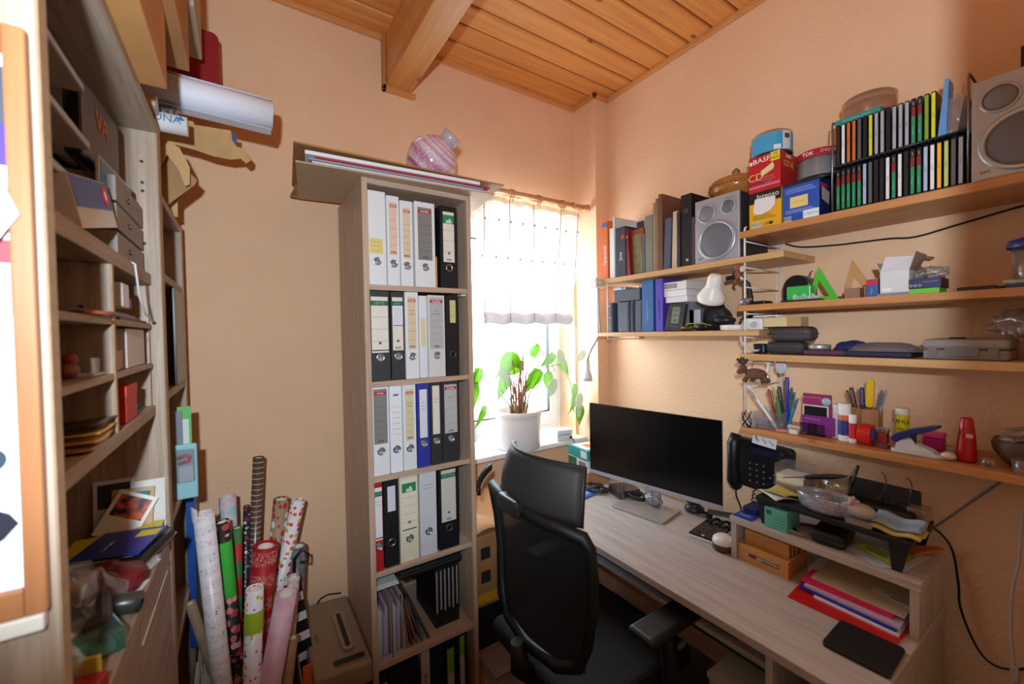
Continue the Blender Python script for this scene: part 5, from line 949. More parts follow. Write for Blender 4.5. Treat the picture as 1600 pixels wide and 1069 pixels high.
q = os_('memo_cube', 'clear acrylic memo holder with paper blocks on the stand', 'memo holder', 1.545, .632); bx('orange_block', P(206, 146, 90, .8), -.04, .04, -.04, .04, .003, .022, q); bx('paper_block', P(216, 212, 196, .8), -.04, .04, -.04, .04, .0225, .052, q)
b = B(); b.box(-.045, .045, -.045, .045, 0, .0028).box(-.045, -.043, -.045, .045, .003, .03).box(.043, .045, -.045, .045, .003, .085).box(-.043, .043, .043, .045, .003, .085).box(-.043, .043, -.045, -.043, .003, .06); b.ob('acrylic', M_clear, q)
q = os_('plastic_dish', 'oval clear plastic dish on the front of the black stand', 'dish', 1.425, .500); b = B()
def ov(r, z, n=32): return [(r*.62*cos(2*pi*i/n), r*sin(2*pi*i/n), z) for i in range(n)]
rows = [ov(.050, .0), ov(.068, .012), ov(.074, .040), ov(.077, .052)]; vs = sum(rows, []); n = 32
b.add(vs, [(k*n+i, k*n+(i+1) % n, (k+1)*n+(i+1) % n, (k+1)*n+i) for k in range(3) for i in range(n)], True); b.add(vs, [tuple(range(n-1, -1, -1))]); b.ob('bowl', clear('cloudy_plastic', (236, 240, 246), .14, .16, .22, (206, 212, 222)), q, thick=.0012)
bag(0, .01, .014, .030, .045, .010, .8, k=.15).ob('contents', noisy('bits', (150, 156, 170), (222, 224, 228), 90, .4), q); B().tube([(.03*cos(t*.4), -.01+.05*sin(t*.4), .03) for t in range(12)], .0015, 5).ob('chain', P(190, 160, 110, .3, .8), q)
q = os_('acrylic_box', 'small clear acrylic box under the mouse figurine', 'box', 1.405, .415); bx('box', M_clear, -.02, .025, -.030, .030, 0, .018, q, bev=.002); bx('insert', P(176, 176, 178, .3, .3), -.017, .022, -.027, .027, .002, .012, q)
q = os_('mouse_figurine', 'grey mouse figurine with pink ears on the acrylic box', 'figurine', 1.410, .415, ZS+.0184); B().ball((0, 0, .019), (.022, .034, .020)).ob('body', P(176, 174, 170, .45), q); B().ball((0, .030, .020), (.013, .016, .013)).ob('head', P(176, 174, 170, .45), q); B().ball((-.004, .046, .018), .004, 10, 6).ob('nose', P(40, 40, 60, .4), q)
for s in (-1, 1): B().ball((s*.010, .020, .040), (.010, .004, .012), 12, 8).ob('ear', P(214, 176, 190, .5), q)
q = os_('folded_cloths', 'pale blue cloth folded over a yellow cloth on the stand', 'cloth', 1.430, .345)
B().sheet(lambda u, v: (-.035+.075*u, -.052+.10*v, .006+.004*sin(9*v)+.003*sin(7*u)), 10, 14).ob('yellow_cloth', P(206, 184, 104, .9), q, thick=.006); B().sheet(lambda u, v: (-.025+.075*u, -.050+.10*v, .019+.004*sin(8*v+1)+.003*sin(7*u)+.006*u), 10, 14).ob('blue_cloth', P(146, 180, 214, .9), q, thick=.006)
q = os_('spectacle_case', 'open black spectacle case with spectacles on the stand', 'case', 1.530, .415); b = B(); b.box(-.03, .035, -.085, .080, 0, .03); b.ob('base', P(16, 16, 18, .5), q, bev=.009, seg=3)
b = B(); b.box(.034, .046, -.085, .080, .02, .085); b.ob('lid', P(18, 18, 20, .6), q, bev=.006, rot=(0, radians(8), 0))
q = os_('spectacles', 'thin-rimmed spectacles with upturned temples in the open case', 'glasses', 1.545, .375, ZS+.031)
for s, y in ((1, -.025), (-1, .03)): B().tube([(.0, y, .0), (-.004, y-.004, .03), (.0, y-.008, .065), (.012, y-.002, .078), (.024, y+.010, .082)], .0015, 6).ob('temple', P(60, 50, 44, .3), q)
for y in (-.02, .022): B().tube([(.004, y+.017*cos(t*pi/8), .012+.010*sin(t*pi/8)) for t in range(16)], .0009, 5, closed=True).ob('rim', P(90, 80, 70, .3, .6), q)
q = os_('glass_goblet', 'round clear glass bowl with shells behind the dish', 'bowl', 1.565, .520); B().lathe([(.022, 0), (.030, .004), (.040, .020), (.044, .038), (.040, .056), (.034, .066)], n=28).ob('bowl', clear('bowl_glass', (244, 244, 238), .10, .06, .05), q, thick=.001); bag(0, 0, .02, .028, .028, .015, 1.1, k=.25).ob('shells', noisy('shell_bits', (190, 160, 100), (230, 220, 200), 60, .5), q)
q = os_('ballpoint', 'black pen standing up in the glass bowl', 'pen', 1.555, .492, ZS+.010, rot=(radians(14), 0, 0)); B().cyl((0, 0, 0), (0, 0, .115), .004, n=10).ob('barrel', M_black, q); bx('clip', M_metal, -.006, -.004, -.001, .001, .08, .113, q)
q = os_('hand_brush', 'black-handled letter opener lying across the dish and bowl', 'letter opener', 1.49, .585, ZS+.066, rot=(radians(-14), 0, radians(14))); B().lathe([(.002, 0), (.007, -.01), (.008, -.07), (.005, -.10), (.001, -.115)], n=12, axis='Y').ob('handle', M_black, q); B().prism([(-.004, 0), (.004, 0), (.0015, .055), (-.0015, .06)], -.0008, .0008, 'Z').ob('blade', P(60, 58, 58, .3, .7), q)
q = os_('plastic_tub', 'beige transparent tub at the near end of the stand', 'tub', 1.565, .322); b = B(); b.box(-.03, .03, -.012, .03, 0, .04); b.ob('tub', clear('beige_plastic', (226, 206, 180), .12, .14, .3, (200, 176, 150)), q, bev=.005); bx('content', P(170, 120, 80, .6), -.022, .02, -.006, .022, .003, .02, q)
# things under the black stand
q = T('mint_carton', 'mint green carton with a barcode on the riser', 'carton', (1.378, .585, ZR)); bx('body', P(96, 176, 158, .5), 0, .085, 0, .066, 0, .062, q, bev=.0012)
for k in range(7): bx('bar', P(30, 60, 56, .6), -.0007, 0, .046+.0022*k, .047+.0022*k, .042, .056, q)
for k in range(4): bx('print_line', P(70, 140, 126, .6), -.0007, 0, .006, .036-.003*(k % 2), .012+.010*k, .014+.010*k, q)
q = T('black_pouch', 'black zipped pouch on the riser under the stand', 'pouch', (1.405, .475, ZR), radians(6)); b = B(); b.box(-.02, .10, -.030, .055, 0, .038); b.ob('body', P(18, 18, 20, .5), q, bev=.014, seg=3); B().box(-.021, .101, -.031, .056, .0175, .0195).ob('zip', P(70, 70, 72, .4), q)
for k, (lab, x, y, a, c) in enumerate((('black fountain pen lying on the riser', 1.41, .565, 30, (20, 20, 22)), ('chrome and black pen lying on the riser', 1.395, .545, 50, (150, 152, 156)), ('dark red pen behind the mint carton', 1.50, .54, 84, (120, 26, 34)))):
    q = T('pen', lab, 'pen', (x, y, ZR+.0052), radians(a), 'pens lying on the riser'); B().lathe([(.001, 0), (.004, .012), (.005, .02), (.005, .11), (.0035, .12), (.0, .121)], n=12, axis='Y', smooth=True).ob('barrel', P(*c, .3), q, rz=-.9); B().lathe([(.0053, .06), (.0053, .066)], n=12, axis='Y').ob('ring', M_metal, q, rz=-.9)
for k, (lab, pts, z, c, pc) in enumerate((('blue and white flyer at the bottom of the brochure fan', [(1.425, .46), (1.378, .372), (1.40, .325), (1.50, .31), (1.52, .40)], .0004, (190, 204, 224), (110, 150, 60)), ('lilac leaflet in the brochure fan on the riser', [(1.44, .45), (1.40, .36), (1.47, .315), (1.52, .40)], .0030, (186, 182, 200), (226, 226, 230)),
     ('white leaflet with yellow print in the brochure fan', [(1.42, .39), (1.415, .32), (1.53, .302), (1.535, .36)], .0056, (214, 214, 210), (206, 196, 70)), ('lime green and yellow ticket card on top of the brochure fan', [(1.440, .44), (1.404, .352), (1.44, .332), (1.475, .42)], .0085, (196, 206, 66), (130, 184, 54)))):
    def ex(qq, pts=pts, pc=pc):
        cx = sum(p_[0] for p_ in pts)/len(pts); cy = sum(p_[1] for p_ in pts)/len(pts); B().prism([((a-cx)*.55, (b_-cy)*.55) for a, b_ in pts], .0021, .0024, 'Z').ob('print', P(*pc, .5), qq)
    flat('brochure', lab, 'brochure', pts, ZR+z, .0021, c, .4, ex)
flat('orange_card', 'orange card folder at the back corner of the riser', 'folder', [(1.53, .37), (1.50, .325), (1.595, .288), (1.60, .30)], ZR+.0110, .006, (206, 110, 50), .6)
q = T('blue_packet', 'flat blue packet with white letters at the far end of the riser', 'packet', (1.372, .690, ZR)); bx('packet', P(36, 66, 160, .35), 0, .10, 0, .058, 0, .004, q); text('~~~~~', .014, M_white, q, (.022, .029, .0046), rot=(0, 0, -pi/2)); bx('second_packet', P(30, 42, 90, .35), .045, .12, .005, .05, .0042, .024, q, bev=.002)
# wall phone and its card
ph = T('desk_phone', 'black office telephone hung on the wall below the shelves', 'telephone', (1.70, .820, .885), RW)
bx('wall_plate', M_black, -.06, .06, .035, .079, .04, .18, ph, bev=.005)
b = B(); b.prism(rrect(-.105, .105, .0, .195, .018), .0, .034, 'Y'); b.ob('base', P(22, 22, 26, .45), ph, bev=.004, rot=(0, radians(4), 0))
b = B(); b.tube([(-.082, -.018, .0), (-.084, -.034, .03), (-.085, -.038, .10), (-.083, -.034, .18), (-.082, -.018, .215)], [.022, .026, .021, .026, .022], 12); b.ob('handset', P(18, 18, 22, .4), ph)
bx('display', P(40, 42, 66, .2), -.03, .055, -.0012, .0, .145, .180, ph)
for r in range(4):
    for c in range(3):
        k_ = bx('key', P(34, 34, 38, .45), -.045+.026*c, -.027+.026*c, -.003, 0, .028+.024*r, .040+.024*r, ph, bev=.001); bx('key_mark', P(206, 206, 210, .5), -.038+.026*c, -.034+.026*c, -.0035, -.0029, .032+.024*r, .036+.024*r, k_)
for r in range(4): bx('function_key', P(46, 46, 52, .45), .07, .09, -.003, 0, .10+.02*r, .111+.02*r, ph, bev=.001)
for (x, z) in ((.055, .05), (.055, .08), (.04, .065), (.07, .065), (.08, .035)): bx('arrow_key', P(150, 150, 156, .4), x-.003, x+.003, -.003, 0, z-.003, z+.003, ph)
B().tube([(-.085, -.02, .0), (-.082, -.02, -.04), (-.07, -.015, -.075), (-.065, -.01, -.10)], .003, 6).ob('cord', M_blackm, ph); B().tube([(-.02+.004*cos(t*1.6)-.0008*t, .0+.004*sin(t*1.6), -.0-.0042*t) for t in range(30)], .0025, 5).ob('coiled_cord', M_blackm, ph)
q = T('instruction_card', 'small white card with chair pictograms hanging from the pen shelf', 'card', (1.531, .725, 1.115), RW, rot=(0, radians(6), RW)); bx('card', P(206, 210, 218, .6), -.04, .04, 0, .001, 0, .044, q); bx('header', P(44, 66, 140, .5), -.04, .04, -.0004, 0, .0375, .044, q)
for k in range(3): B().tube([(-.026+.024*k-.005, -.0006, .026), (-.026+.024*k, -.0006, .018), (-.026+.024*k+.008, -.0006, .018), (-.026+.024*k+.006, -.0006, .010)], .0010, 5).ob('pictogram', M_black, q)
text('~~~~~~~~~~~~~~~~~~', .0056, P(200, 206, 226, .5), q, (0, -.0006, .0408)); B().tube([(-.03, .0, .044), (-.032, .002, .06), (-.03, .004, .075)], .0008, 5).ob('string', M_blackm, q)
# cables on the wall by the desk
o = B().tube(smooth([(1.60, .335, .94), (1.70, .33, .93), (1.772, .305, .86), (1.772, .290, .76), (1.772, .286, .69), (1.772, .262, .61), (1.772, .235, .565), (1.772, .20, .56), (1.772, .15, .60), (1.772, .08, .70)]), .003, 6).ob('wall_cable', M_blackm); tag(o, 'black cable curving down the wall beside the desk end', 'cable')
o = B().tube(smooth([(1.60, .325, .935), (1.70, .33, .93), (1.773, .313, .947), (1.773, .26, 1.02), (1.773, .202, 1.097), (1.773, .12, 1.19)]), .0032, 6).ob('wall_cable', P(120, 112, 108, .5)); tag(o, 'grey cable running up the wall from the riser', 'cable')
q = T('lamp_lead', 'white cord with a small switch hanging on the wall at the picture edge', 'cable', (1.772, .176, .55)); B().tube(smooth([(0, -.005, .46), (0, .0, .33), (0, .010, .25), (0, .013, .15), (0, .010, .07), (0, .006, .03)]), .003, 6).ob('cord', P(206, 200, 194, .5), q); bx('switch', P(206, 200, 194, .5), -.008, .006, -.002, .014, -.01, .03, q, bev=.002); B().cyl((0, .006, -.03), (0, .006, -.01), .002, n=8).ob('plug_pin', M_metal, q)
# ================================================================ wire-ladder wall shelves
LD = T('shelf_ladder', 'white wire ladder bracket carrying the middle of the wall shelves', 'bracket', (1.78, .79, 0))
def ladder(root, z0, z1, rungs, depth=.242):
    b = B(); b.tube([(-.004, 0, z0), (-.004, 0, z1)], .0032, 8); b.ob('wall_rod', M_wire, root)
    b = B(); b.tube([(-.004, -.018, z0), (-.004, -.018, z1)], .0032, 8); b.ob('wall_rod', M_wire, root)
    b = B(); b.tube([(-depth, 0, z0), (-depth, 0, z1-.012), (-depth+.004, 0, z1-.003), (-depth+.012, 0, z1)], .0036, 8); b.ob('front_rod', M_wire, root)
    for z in rungs: B().tube([(-depth, 0, z), (-.004, -.006, z-.004)], .0028, 8).ob('rung', M_wire, root)
ladder(LD, 1.14, 1.905, (1.852, 1.757, 1.685, 1.588, 1.500, 1.410, 1.32, 1.142))
L2_ = T('shelf_ladder', 'white wire ladder bracket at the window end of the wall shelves', 'bracket', (1.78, 1.468, 0)); ladder(L2_, 1.490, 1.80, (1.763, 1.66, 1.60, 1.494))
L3_ = T('shelf_ladder', 'white wire ladder bracket at the doorway end of the wall shelves', 'bracket', (1.78, .10, 0)); ladder(L3_, 1.14, 1.905, (1.852, 1.588, 1.410, 1.142))
M_shY = wood('shelf_pine_along_y', (172, 112, 62), (204, 146, 90), 'Y', .4, 55, 2, (128, 74, 36), .1, rings=8); M_shYp = wood('shelf_pine_pale_along_y', (192, 146, 94), (218, 178, 126), 'Y', .4, 55, 2, (150, 100, 56), .1, rings=8)
def shelf(lab, y0, y1, ztop, mat, t=.022, x0=1.522):
    o = T('wall_shelf', lab, 'shelf', (x0, y0, ztop-t)); bx('board', mat, 0, 1.768-x0, 0, y1-y0, 0, t, o, bev=.002); return o
Z1, Z2, Z3, Z4, ZA, ZB = 1.886, 1.619, 1.441, 1.172, 1.795, 1.527
shelf('pine shelf carrying the disc boxes, highest on the wall', .05, .803, Z1, M_shY, .024)
shelf('pine shelf carrying the green triangle and white box', .05, .806, Z2, M_shY)
shelf('pale pine shelf carrying the grey tool case', .05, .806, Z3, M_shYp)
shelf('pine shelf carrying the pens and hole punch', .05, .803, Z4, M_shY)
shelf('pine shelf carrying the books and silver loudspeaker', .655, 1.535, ZA, M_shYp)
shelf('pine shelf carrying the blue books and desk lamp', .735, 1.52, ZB, M_shYp, .020)
def ri(name, lab, cat, y, z, x=1.545, group=None, rot=None, rz=0):
    """thing on a right-hand shelf: local x runs towards the doorway, local y into the wall, origin at its front base centre"""
    return T(name, lab, cat, (x, y, z+.0005), RW+rz, group, rot)
# ---- loudspeakers
def speaker(lab, y, z, w, h, d, x, inset):
    o = ri('loudspeaker', lab, 'speaker', y, z, x); bx('cabinet', P(52, 48, 46, .6), -w/2, w/2, .012, d, 0, h, o, bev=.003); bx('baffle', P(170, 172, 178, .42, .35), -w/2, w/2, 0, .0118, 0, h, o, bev=.003)
    def drv(n, cx, cz, r, cone):
        B().lathe([(r*1.22, .0), (r*1.20, -.004), (r*1.05, -.005), (r, -.001), (r*.98, .002)], (cx, 0, cz), 32, 'Y').ob(n+'_ring', M_silver, o)
        B().lathe([(r*1.0, -.001), (r*.92, -.004), (r*.5, -.007), (.0, -.008)], (cx, 0, cz), 32, 'Y').ob(n+'_grille', P(*cone, .55), o)
    drv('woofer', -.0, h*.33, w*.36, (104, 106, 114)); drv('tweeter', -w*.22, h*.77, w*.17, (120, 120, 124)); drv('port', w*.27, h*.80, w*.13, (96, 98, 104))
    text('RFT', .010, P(60, 60, 64, .5), o, (-w*.36, -.0005, .018)); text('~~~~~~~~~~~', .007, P(70, 70, 74, .5), o, (w*.3, -.0005, h-.018)) if inset else None
    return o
speaker('silver loudspeaker on the book shelf below the brown pot', .896, ZA, .176, .250, .215, 1.535, True)
speaker('silver loudspeaker at the doorway end of the top shelf', .150, Z1, .165, .245, .22, 1.530, False)
q = ri('phone_cradle', 'black cordless phone aerial standing on the doorway loudspeaker', 'phone', .155, Z1+.2455, 1.60); bx('foot', M_black, -.03, .03, -.02, .03, 0, .018, q, bev=.006); bx('aerial', M_black, -.008, .012, -.004, .008, .018, .075, q, bev=.003)
q = ri('ceramic_pot', 'brown glazed ceramic pot with a knobbed lid on the loudspeaker', 'pot', .885, ZA+.2505, 1.66); M_gl = noisy('brown_glaze', (150, 92, 40), (178, 116, 56), 12, .18)
B().lathe([(.055, 0), (.070, .008), (.092, .035), (.096, .05), (.094, .060)], n=40).ob('pot', M_gl, q); B().lathe([(.098, .058), (.099, .064), (.088, .076), (.06, .088), (.02, .094), (.0, .095)], n=40).ob('lid', M_gl, q); B().lathe([(.008, .092), (.008, .098), (.016, .106), (.014, .118), (.006, .126), (.0, .130)], n=20).ob('knob', P(150, 96, 54, .4), q)
b = B()
for i in range(40): a = 2*pi*i/40; b.ball((.0965*cos(a), .0965*sin(a), .050), .0035, 6, 4)
q2 = b.ob('bead_band', P(120, 70, 30, .4), q); q2['kind'] = 'stuff'
# ---- books on the upper left shelf
def book(lab, y0, y1, z, h, d, c, x=1.555, tilt=0, pages=True, name='book', txt=None, tcol=(230, 230, 226), tsize=.02, group='books on the loudspeaker shelf', band=None):
    w = y0-y1; o = ri(name, lab, 'book', (y0+y1)/2, z, x, group, rot=(0, radians(tilt), RW) if tilt else None)
    b = B(); b.box(-w/2, w/2, 0, .002, 0, h).box(-w/2, -w/2+.0018, .002, d, 0, h).box(w/2-.0018, w/2, .002, d, 0, h); b.ob('cover', P(*c, .5), o, bev=.0007, seg=1)
    if pages and w > .006: bx('page_block', P(222, 214, 196, .8), -w/2+.0019, w/2-.0019, .0021, d-.004, .003, h-.004, o)
    if txt: text(txt, tsize, P(*tcol, .5), o, (0, -.0005, h*.42), rot=(pi/2, -pi/2, 0))
    if band: bx('spine_band', P(*band[2], .5), -w/2, w/2, -.0006, 0, h*band[0], h*band[1], o)
    return o
book('orange spine language book, first on the book shelf', 1.517, 1.480, ZA, .300, .20, (222, 112, 50), txt='Spanisch', tsize=.030, band=(.90, .97, (70, 120, 180)))
book('plain white thick book beside the orange one', 1.470, 1.440, ZA, .255, .20, (228, 228, 226), x=1.56)
book('tall white and grey picture book behind the dark blue folder', 1.438, 1.428, ZA, .305, .22, (214, 216, 220), x=1.55); 
q = ri('picture_folder', 'white picture folder with dark photo peeking out behind the red book', 'folder', 1.36, ZA, 1.66); bx('board', P(206, 208, 212, .5), -.085, .07, 0, .006, 0, .285, q); bx('photo', P(70, 74, 80, .5), -.02, .025, -.0008, 0, .17, .28, q); bx('dark_bar', P(40, 40, 44, .5), .055, .06, -.0008, 0, .20, .25, q)
o = book('dark blue book with white Java lettering on the book shelf', 1.420, 1.360, ZA, .245, .21, (34, 46, 66), x=1.55, txt='Java', tsize=.026); bx('red_mark', P(200, 40, 50, .5), .005, .024, -.0008, 0, .185, .205, o)
book('tall red-spined book leaning on the book shelf', 1.362, 1.335, ZA, .232, .21, (126, 38, 36), tilt=-4, txt=None, band=(.80, .84, (200, 160, 80)))
q = ri('leather_frame', 'red-brown framed olive album cover standing among the books', 'album', 1.300, ZA, 1.575, rot=(0, radians(-2), RW)); bx('cover', P(142, 58, 36, .5), -.040, .036, 0, .012, 0, .222, q, bev=.002); bx('panel', noisy('olive_cover', (104, 106, 62), (132, 130, 84), 30, .6), -.028, .024, -.001, 0, .01, .195, q)
book('thin grey paperback beside the olive album', 1.262, 1.250, ZA, .185, .15, (84, 94, 110))
book('grey-green clothbound book on the book shelf', 1.246, 1.206, ZA, .262, .21, (122, 124, 104))
book('first tall worn beige book of the old books', 1.203, 1.190, ZA, .31, .22, (150, 128, 100)); book('second tall worn tan book of the old books', 1.189, 1.175, ZA, .325, .22, (134, 104, 78)); book('tall brown leather book, highest of the old books', 1.173, 1.155, ZA, .34, .23, (112, 72, 54))
q = ri('wood_panel', 'tan wooden board standing flat behind the old books', 'board', 1.115, ZA, 1.70); bx('board', P(150, 118, 82, .6), -.07, .06, 0, .01, 0, .325, q, bev=.002)
book('slate blue book leaning beside the brown leather book', 1.150, 1.118, ZA, .225, .18, (74, 84, 104), tilt=3); book('cream worn book on the book shelf', 1.108, 1.085, ZA, .245, .20, (196, 178, 144), tilt=2)
book('thin black ringed booklet on the book shelf', 1.082, 1.068, ZA, .24, .20, (44, 48, 56), pages=False)
q = ri('black_binder', 'tall black ring binder beside the silver loudspeaker', 'binder', 1.040, ZA, 1.56); bx('cover', P(24, 24, 28, .45), -.026, .024, 0, .24, 0, .305, q, bev=.003); B().cyl((0, 0, .235), (0, -.002, .235), .011, n=18).ob('finger_ring', P(70, 64, 56, .4), q); B().cyl((.004, 0, .03), (.004, -.002, .03), .006, n=14).ob('rivet', M_metal, q)
book('thin maroon book next to the loudspeaker', 1.012, 1.000, ZA, .20, .18, (96, 50, 66), pages=False); book('thin blue sleeve touching the loudspeaker', .998, .992, ZA, .17, .16, (60, 150, 206), pages=False)
# ---- lower left shelf
def cassette(lab, y, w, h, z, c, x=1.56, d=.17):
    o = ri('index_box', lab, 'box', y, z, x, 'dark file boxes on the lower shelf'); bx('body', P(*c, .45), -w/2, w/2, 0, d, 0, h, o, bev=.003); bx('front_groove', P(20, 22, 28, .6), w/2-.010, w/2-.006, -.0008, 0, .01, h-.01, o); return o
cassette('slim slate box at the window end of the lower shelf', 1.468, .028, .150, ZB, (70, 80, 98)); cassette('tall slate box beside the slim one', 1.385, .072, .148, ZB, (72, 82, 98)); cassette('thin dark box in the middle of the dark row', 1.330, .022, .150, ZB, (44, 50, 62)); cassette('slate box next to the blue book', 1.292, .044, .150, ZB, (66, 76, 94))
q = ri('metal_box', 'flat slate box with a silver lid lying on the dark boxes', 'box', 1.365, ZB+.1508, 1.555); bx('body', P(70, 78, 92, .45), -.075, .085, 0, .16, 0, .058, q, bev=.003); bx('lid', P(176, 184, 200, .35, .3), -.076, .0, -.001, .161, .058, .070, q, bev=.002); bx('catch', P(30, 30, 34, .4), -.025, -.015, -.003, 0, .060, .068, q)
book('bright blue hardback with white spine lettering', 1.268, 1.206, ZB, .235, .19, (42, 96, 158), txt='~~~~~~~~~~~', tsize=.017, group='blue books on the lower shelf'); book('violet hardback with black spine lettering', 1.192, 1.156, ZB, .235, .19, (80, 62, 176), txt='~~~~~~~~~~~~~', tsize=.013, tcol=(20, 20, 50), group='blue books on the lower shelf')
q = ri('tan_card', 'tan card slotted between the blue and violet books', 'card', 1.199, ZB, 1.60); bx('card', P(206, 176, 136, .7), -.005, .005, 0, .12, 0, .21, q)
q = ri('weather_station', 'black digital clock with a grey display leaning on the lower shelf', 'clock', 1.100, ZB, 1.552, rot=(radians(-8), radians(4), RW)); bx('body', P(40, 40, 44, .4), -.045, .040, 0, .022, 0, .122, q, bev=.004); bx('display', P(120, 130, 116, .3), -.018, .018, -.001, 0, .035, .105, q)
for k, s in enumerate(('1035', '24.1', '45')): text(s, .016, P(34, 38, 34, .5), q, (0, -.0012, .092-.023*k))
for k in range(4): bx('button', P(90, 90, 96, .4), -.020+.011*k, -.013+.011*k, -.0012, 0, .018, .023, q)
q = ri('paper_blocks', 'stack of white paper blocks and envelopes above the clock', 'paper', 1.110, ZB+.125, 1.565)
for k, (w, h, dx, c) in enumerate(((.085, .026, .006, (222, 222, 224)), (.09, .028, .0, (228, 228, 232)), (.10, .036, -.006, (224, 224, 220)))): z0 = sum((.026, .028, .036)[:k]); bx('block', P(*c, .7), -w/2+dx, w/2+dx+.02, .0, .15, z0+.0003*k, z0+h-.0006, q, bev=.001)
bx('printed_label', P(150, 150, 150, .7), -.048, .02, -.0008, 0, .062, .084, q)
q = ri('paper_support', 'grey stand hidden behind the clock under the paper blocks', 'stand', 1.105, ZB, 1.60); bx('block', P(120, 124, 130, .6), -.05, .07, .0, .12, 0, .124, q)
q = ri('envelope', 'pale blue envelope showing behind the clock', 'envelope', 1.035, ZB, 1.60); bx('sheet', P(190, 202, 214, .6), -.02, .03, 0, .002, .01, .09, q)
bmug = ri('black_pouch', 'black camera pouch behind the lamp on the lower shelf', 'pouch', .975, ZB, 1.64); bag(0, .03, .055, .055, .05, .054, .3, k=.07).ob('body', P(34, 34, 38, .6), bmug)
q = ri('sunglasses', 'folded sunglasses with yellow-green temples under the lamp', 'sunglasses', 1.01, ZB, 1.552); B().ball((-.03, .01, .014), (.032, .016, .012)).ob('lens', P(90, 70, 20, .15), q); B().ball((.035, .01, .016), (.032, .016, .012)).ob('lens', P(30, 32, 30, .15), q); B().tube([(-.06, .02, .016), (-.02, .0, .030), (.04, .0, .032), (.07, .02, .02)], .0025, 6).ob('temple', P(150, 160, 50, .4), q)
q = ri('tape_measure', 'black rounded gadget lying under the desk lamp', 'gadget', .915, ZB+.023, 1.60); B().ball((0, .02, .018), (.045, .035, .018)).ob('body', P(38, 38, 42, .35), q)
q = ri('white_dish', 'shallow round white dish at the end of the lower shelf', 'dish', .860, ZB, 1.605); B().lathe([(.050, 0), (.055, .004), (.056, .020), (.052, .022), (.048, .016), (.0, .015)], n=32).ob('dish', P(226, 226, 224, .4), q)
# desk lamp with white shade and black arm, clamped on the lower shelf
q = ri('desk_lamp', 'desk lamp with a white cone shade on a bent black arm', 'lamp', .835, ZB+.0225, 1.60)
b = B(); b.tube([(.025, .02, .02), (.035, .0, .10), (.030, -.01, .15), (.010, -.02, .175), (-.018, -.03, .180), (-.04, -.035, .178)], .0085, 10); b.ob('arm', M_black, q); b = B(); b.lathe([(.0, .0), (.034, .001), (.034, .02), (.02, .03), (.0, .031)], (.02, .02, .0), 24); b.ob('clamp_foot', M_black, q)
sh_ = B(); sh_.lathe([(.0, .115), (.020, .112), (.026, .100), (.028, .066), (.030, .060), (.046, .034), (.052, .020), (.051, .004), (.049, .003), (.046, .020), (.026, .058), (.022, .10), (.0, .105)], n=32); sh_.ob('shade', P(232, 230, 224, .35), q, loc=(-.092, -.055, .092), rot=(radians(16), radians(22), 0))
# gooseneck lamp at the window end
q = T('gooseneck_lamp', 'slim silver gooseneck lamp with a white head hanging at the window end', 'lamp', (1.505, 1.517, 1.79)); B().tube([(.02, .0, .004), (.018, 0, -.06), (.020, 0, -.15), (.026, 0, -.225), (.030, .0, -.26), (.015, .012, -.30), (-.012, .022, -.345), (-.028, .03, -.385), (-.032, .033, -.41)], .0045, 8).ob('neck', P(150, 146, 136, .35, .5), q)
b = B(); b.lathe([(.010, .0), (.012, -.004), (.013, -.05), (.024, -.085), (.025, -.105), (.023, -.105), (.0, -.07)], n=24); b.ob('head', P(226, 224, 220, .35), q, loc=(-.033, .033, -.405)); b = B(); b.box(-.025, .055, -.028, .02, .0055, .014).box(-.025, .055, -.028, .02, -.034, -.026).box(-.025, -.017, -.028, .02, -.026, .0055); b.ob('clamp', P(226, 224, 220, .4), q, bev=.002)
# ---- top shelf: disc boxes
def pbox(name, lab, cat, y, z, w, h, d, c, x=1.545, rz=0): q = ri(name, lab, cat, y, z, x, rz=rz); bx('box', P(*c, .45), -w/2, w/2, 0, d, 0, h, q, bev=.001); return q
def barcode(q, x0, x1, z0, z1, y=-.0012):
    p_ = bx('barcode_panel', P(232, 232, 230, .6), x0, x1, y, -.0002, z0, z1, q); n = 9
    for k in range(n): bx('bar', P(30, 30, 34, .6), x0+(x1-x0)*(k+.5)/n-.0009, x0+(x1-x0)*(k+.5)/n+(.0004 if k % 2 else .0010), y-.0004, y, z0+.002, z1-.001, p_)
q = pbox('disc_carton', 'yellow and black disc carton with a white note on the top shelf', 'carton', .724, Z1, .106, .131, .14, (222, 166, 30)); bx('black_header', P(26, 24, 24, .5), -.0525, .0525, -.0008, 0, .092, .1305, q); text('Intenso', .026, P(226, 216, 200, .5), q, (.010, -.001, .113), sx=.95); barcode(q, -.045, -.012, .008, .026)
B().prism([(-.032, .108), (.035, .104), (.034, .075), (.018, .058), (-.012, .050), (-.036, .056), (-.038, .070)], -.0022, -.0012, 'Y').ob('paper_note', P(222, 216, 216, .7), q)
for k in range(3): bx('print_line', P(140, 100, 20, .6), -.040, .035-.01*k, -.0008, 0, .034+.006*k, .0365+.006*k, q)
text('CE', .012, P(30, 30, 30, .5), q, (.004, -.001, .015)); bx('print_mark', P(30, 30, 30, .5), .013, .026, -.0008, 0, .011, .020, q)
q = pbox('disc_carton', 'red disc carton with a yellow flash stacked on the yellow carton', 'carton', .726, Z1+.1316, .104, .126, .14, (186, 34, 36)); text('BASF', .024, M_white, q, (-.008, -.0008, .108), sx=1.15); bx('logo_mark', P(226, 214, 206, .5), -.049, -.039, -.0008, 0, .100, .112, q); f_ = bx('flash', P(226, 206, 50, .5), .022, .0515, -.001, 0, .094, .125, q); text('10', .014, P(40, 40, 20, .5), f_, (.037, -.0012, .116)); text('PACK', .0105, P(40, 40, 20, .5), f_, (.037, -.0012, .103)); text('CD', .036, P(226, 190, 120, .5), q, (-.028, -.0008, .052))
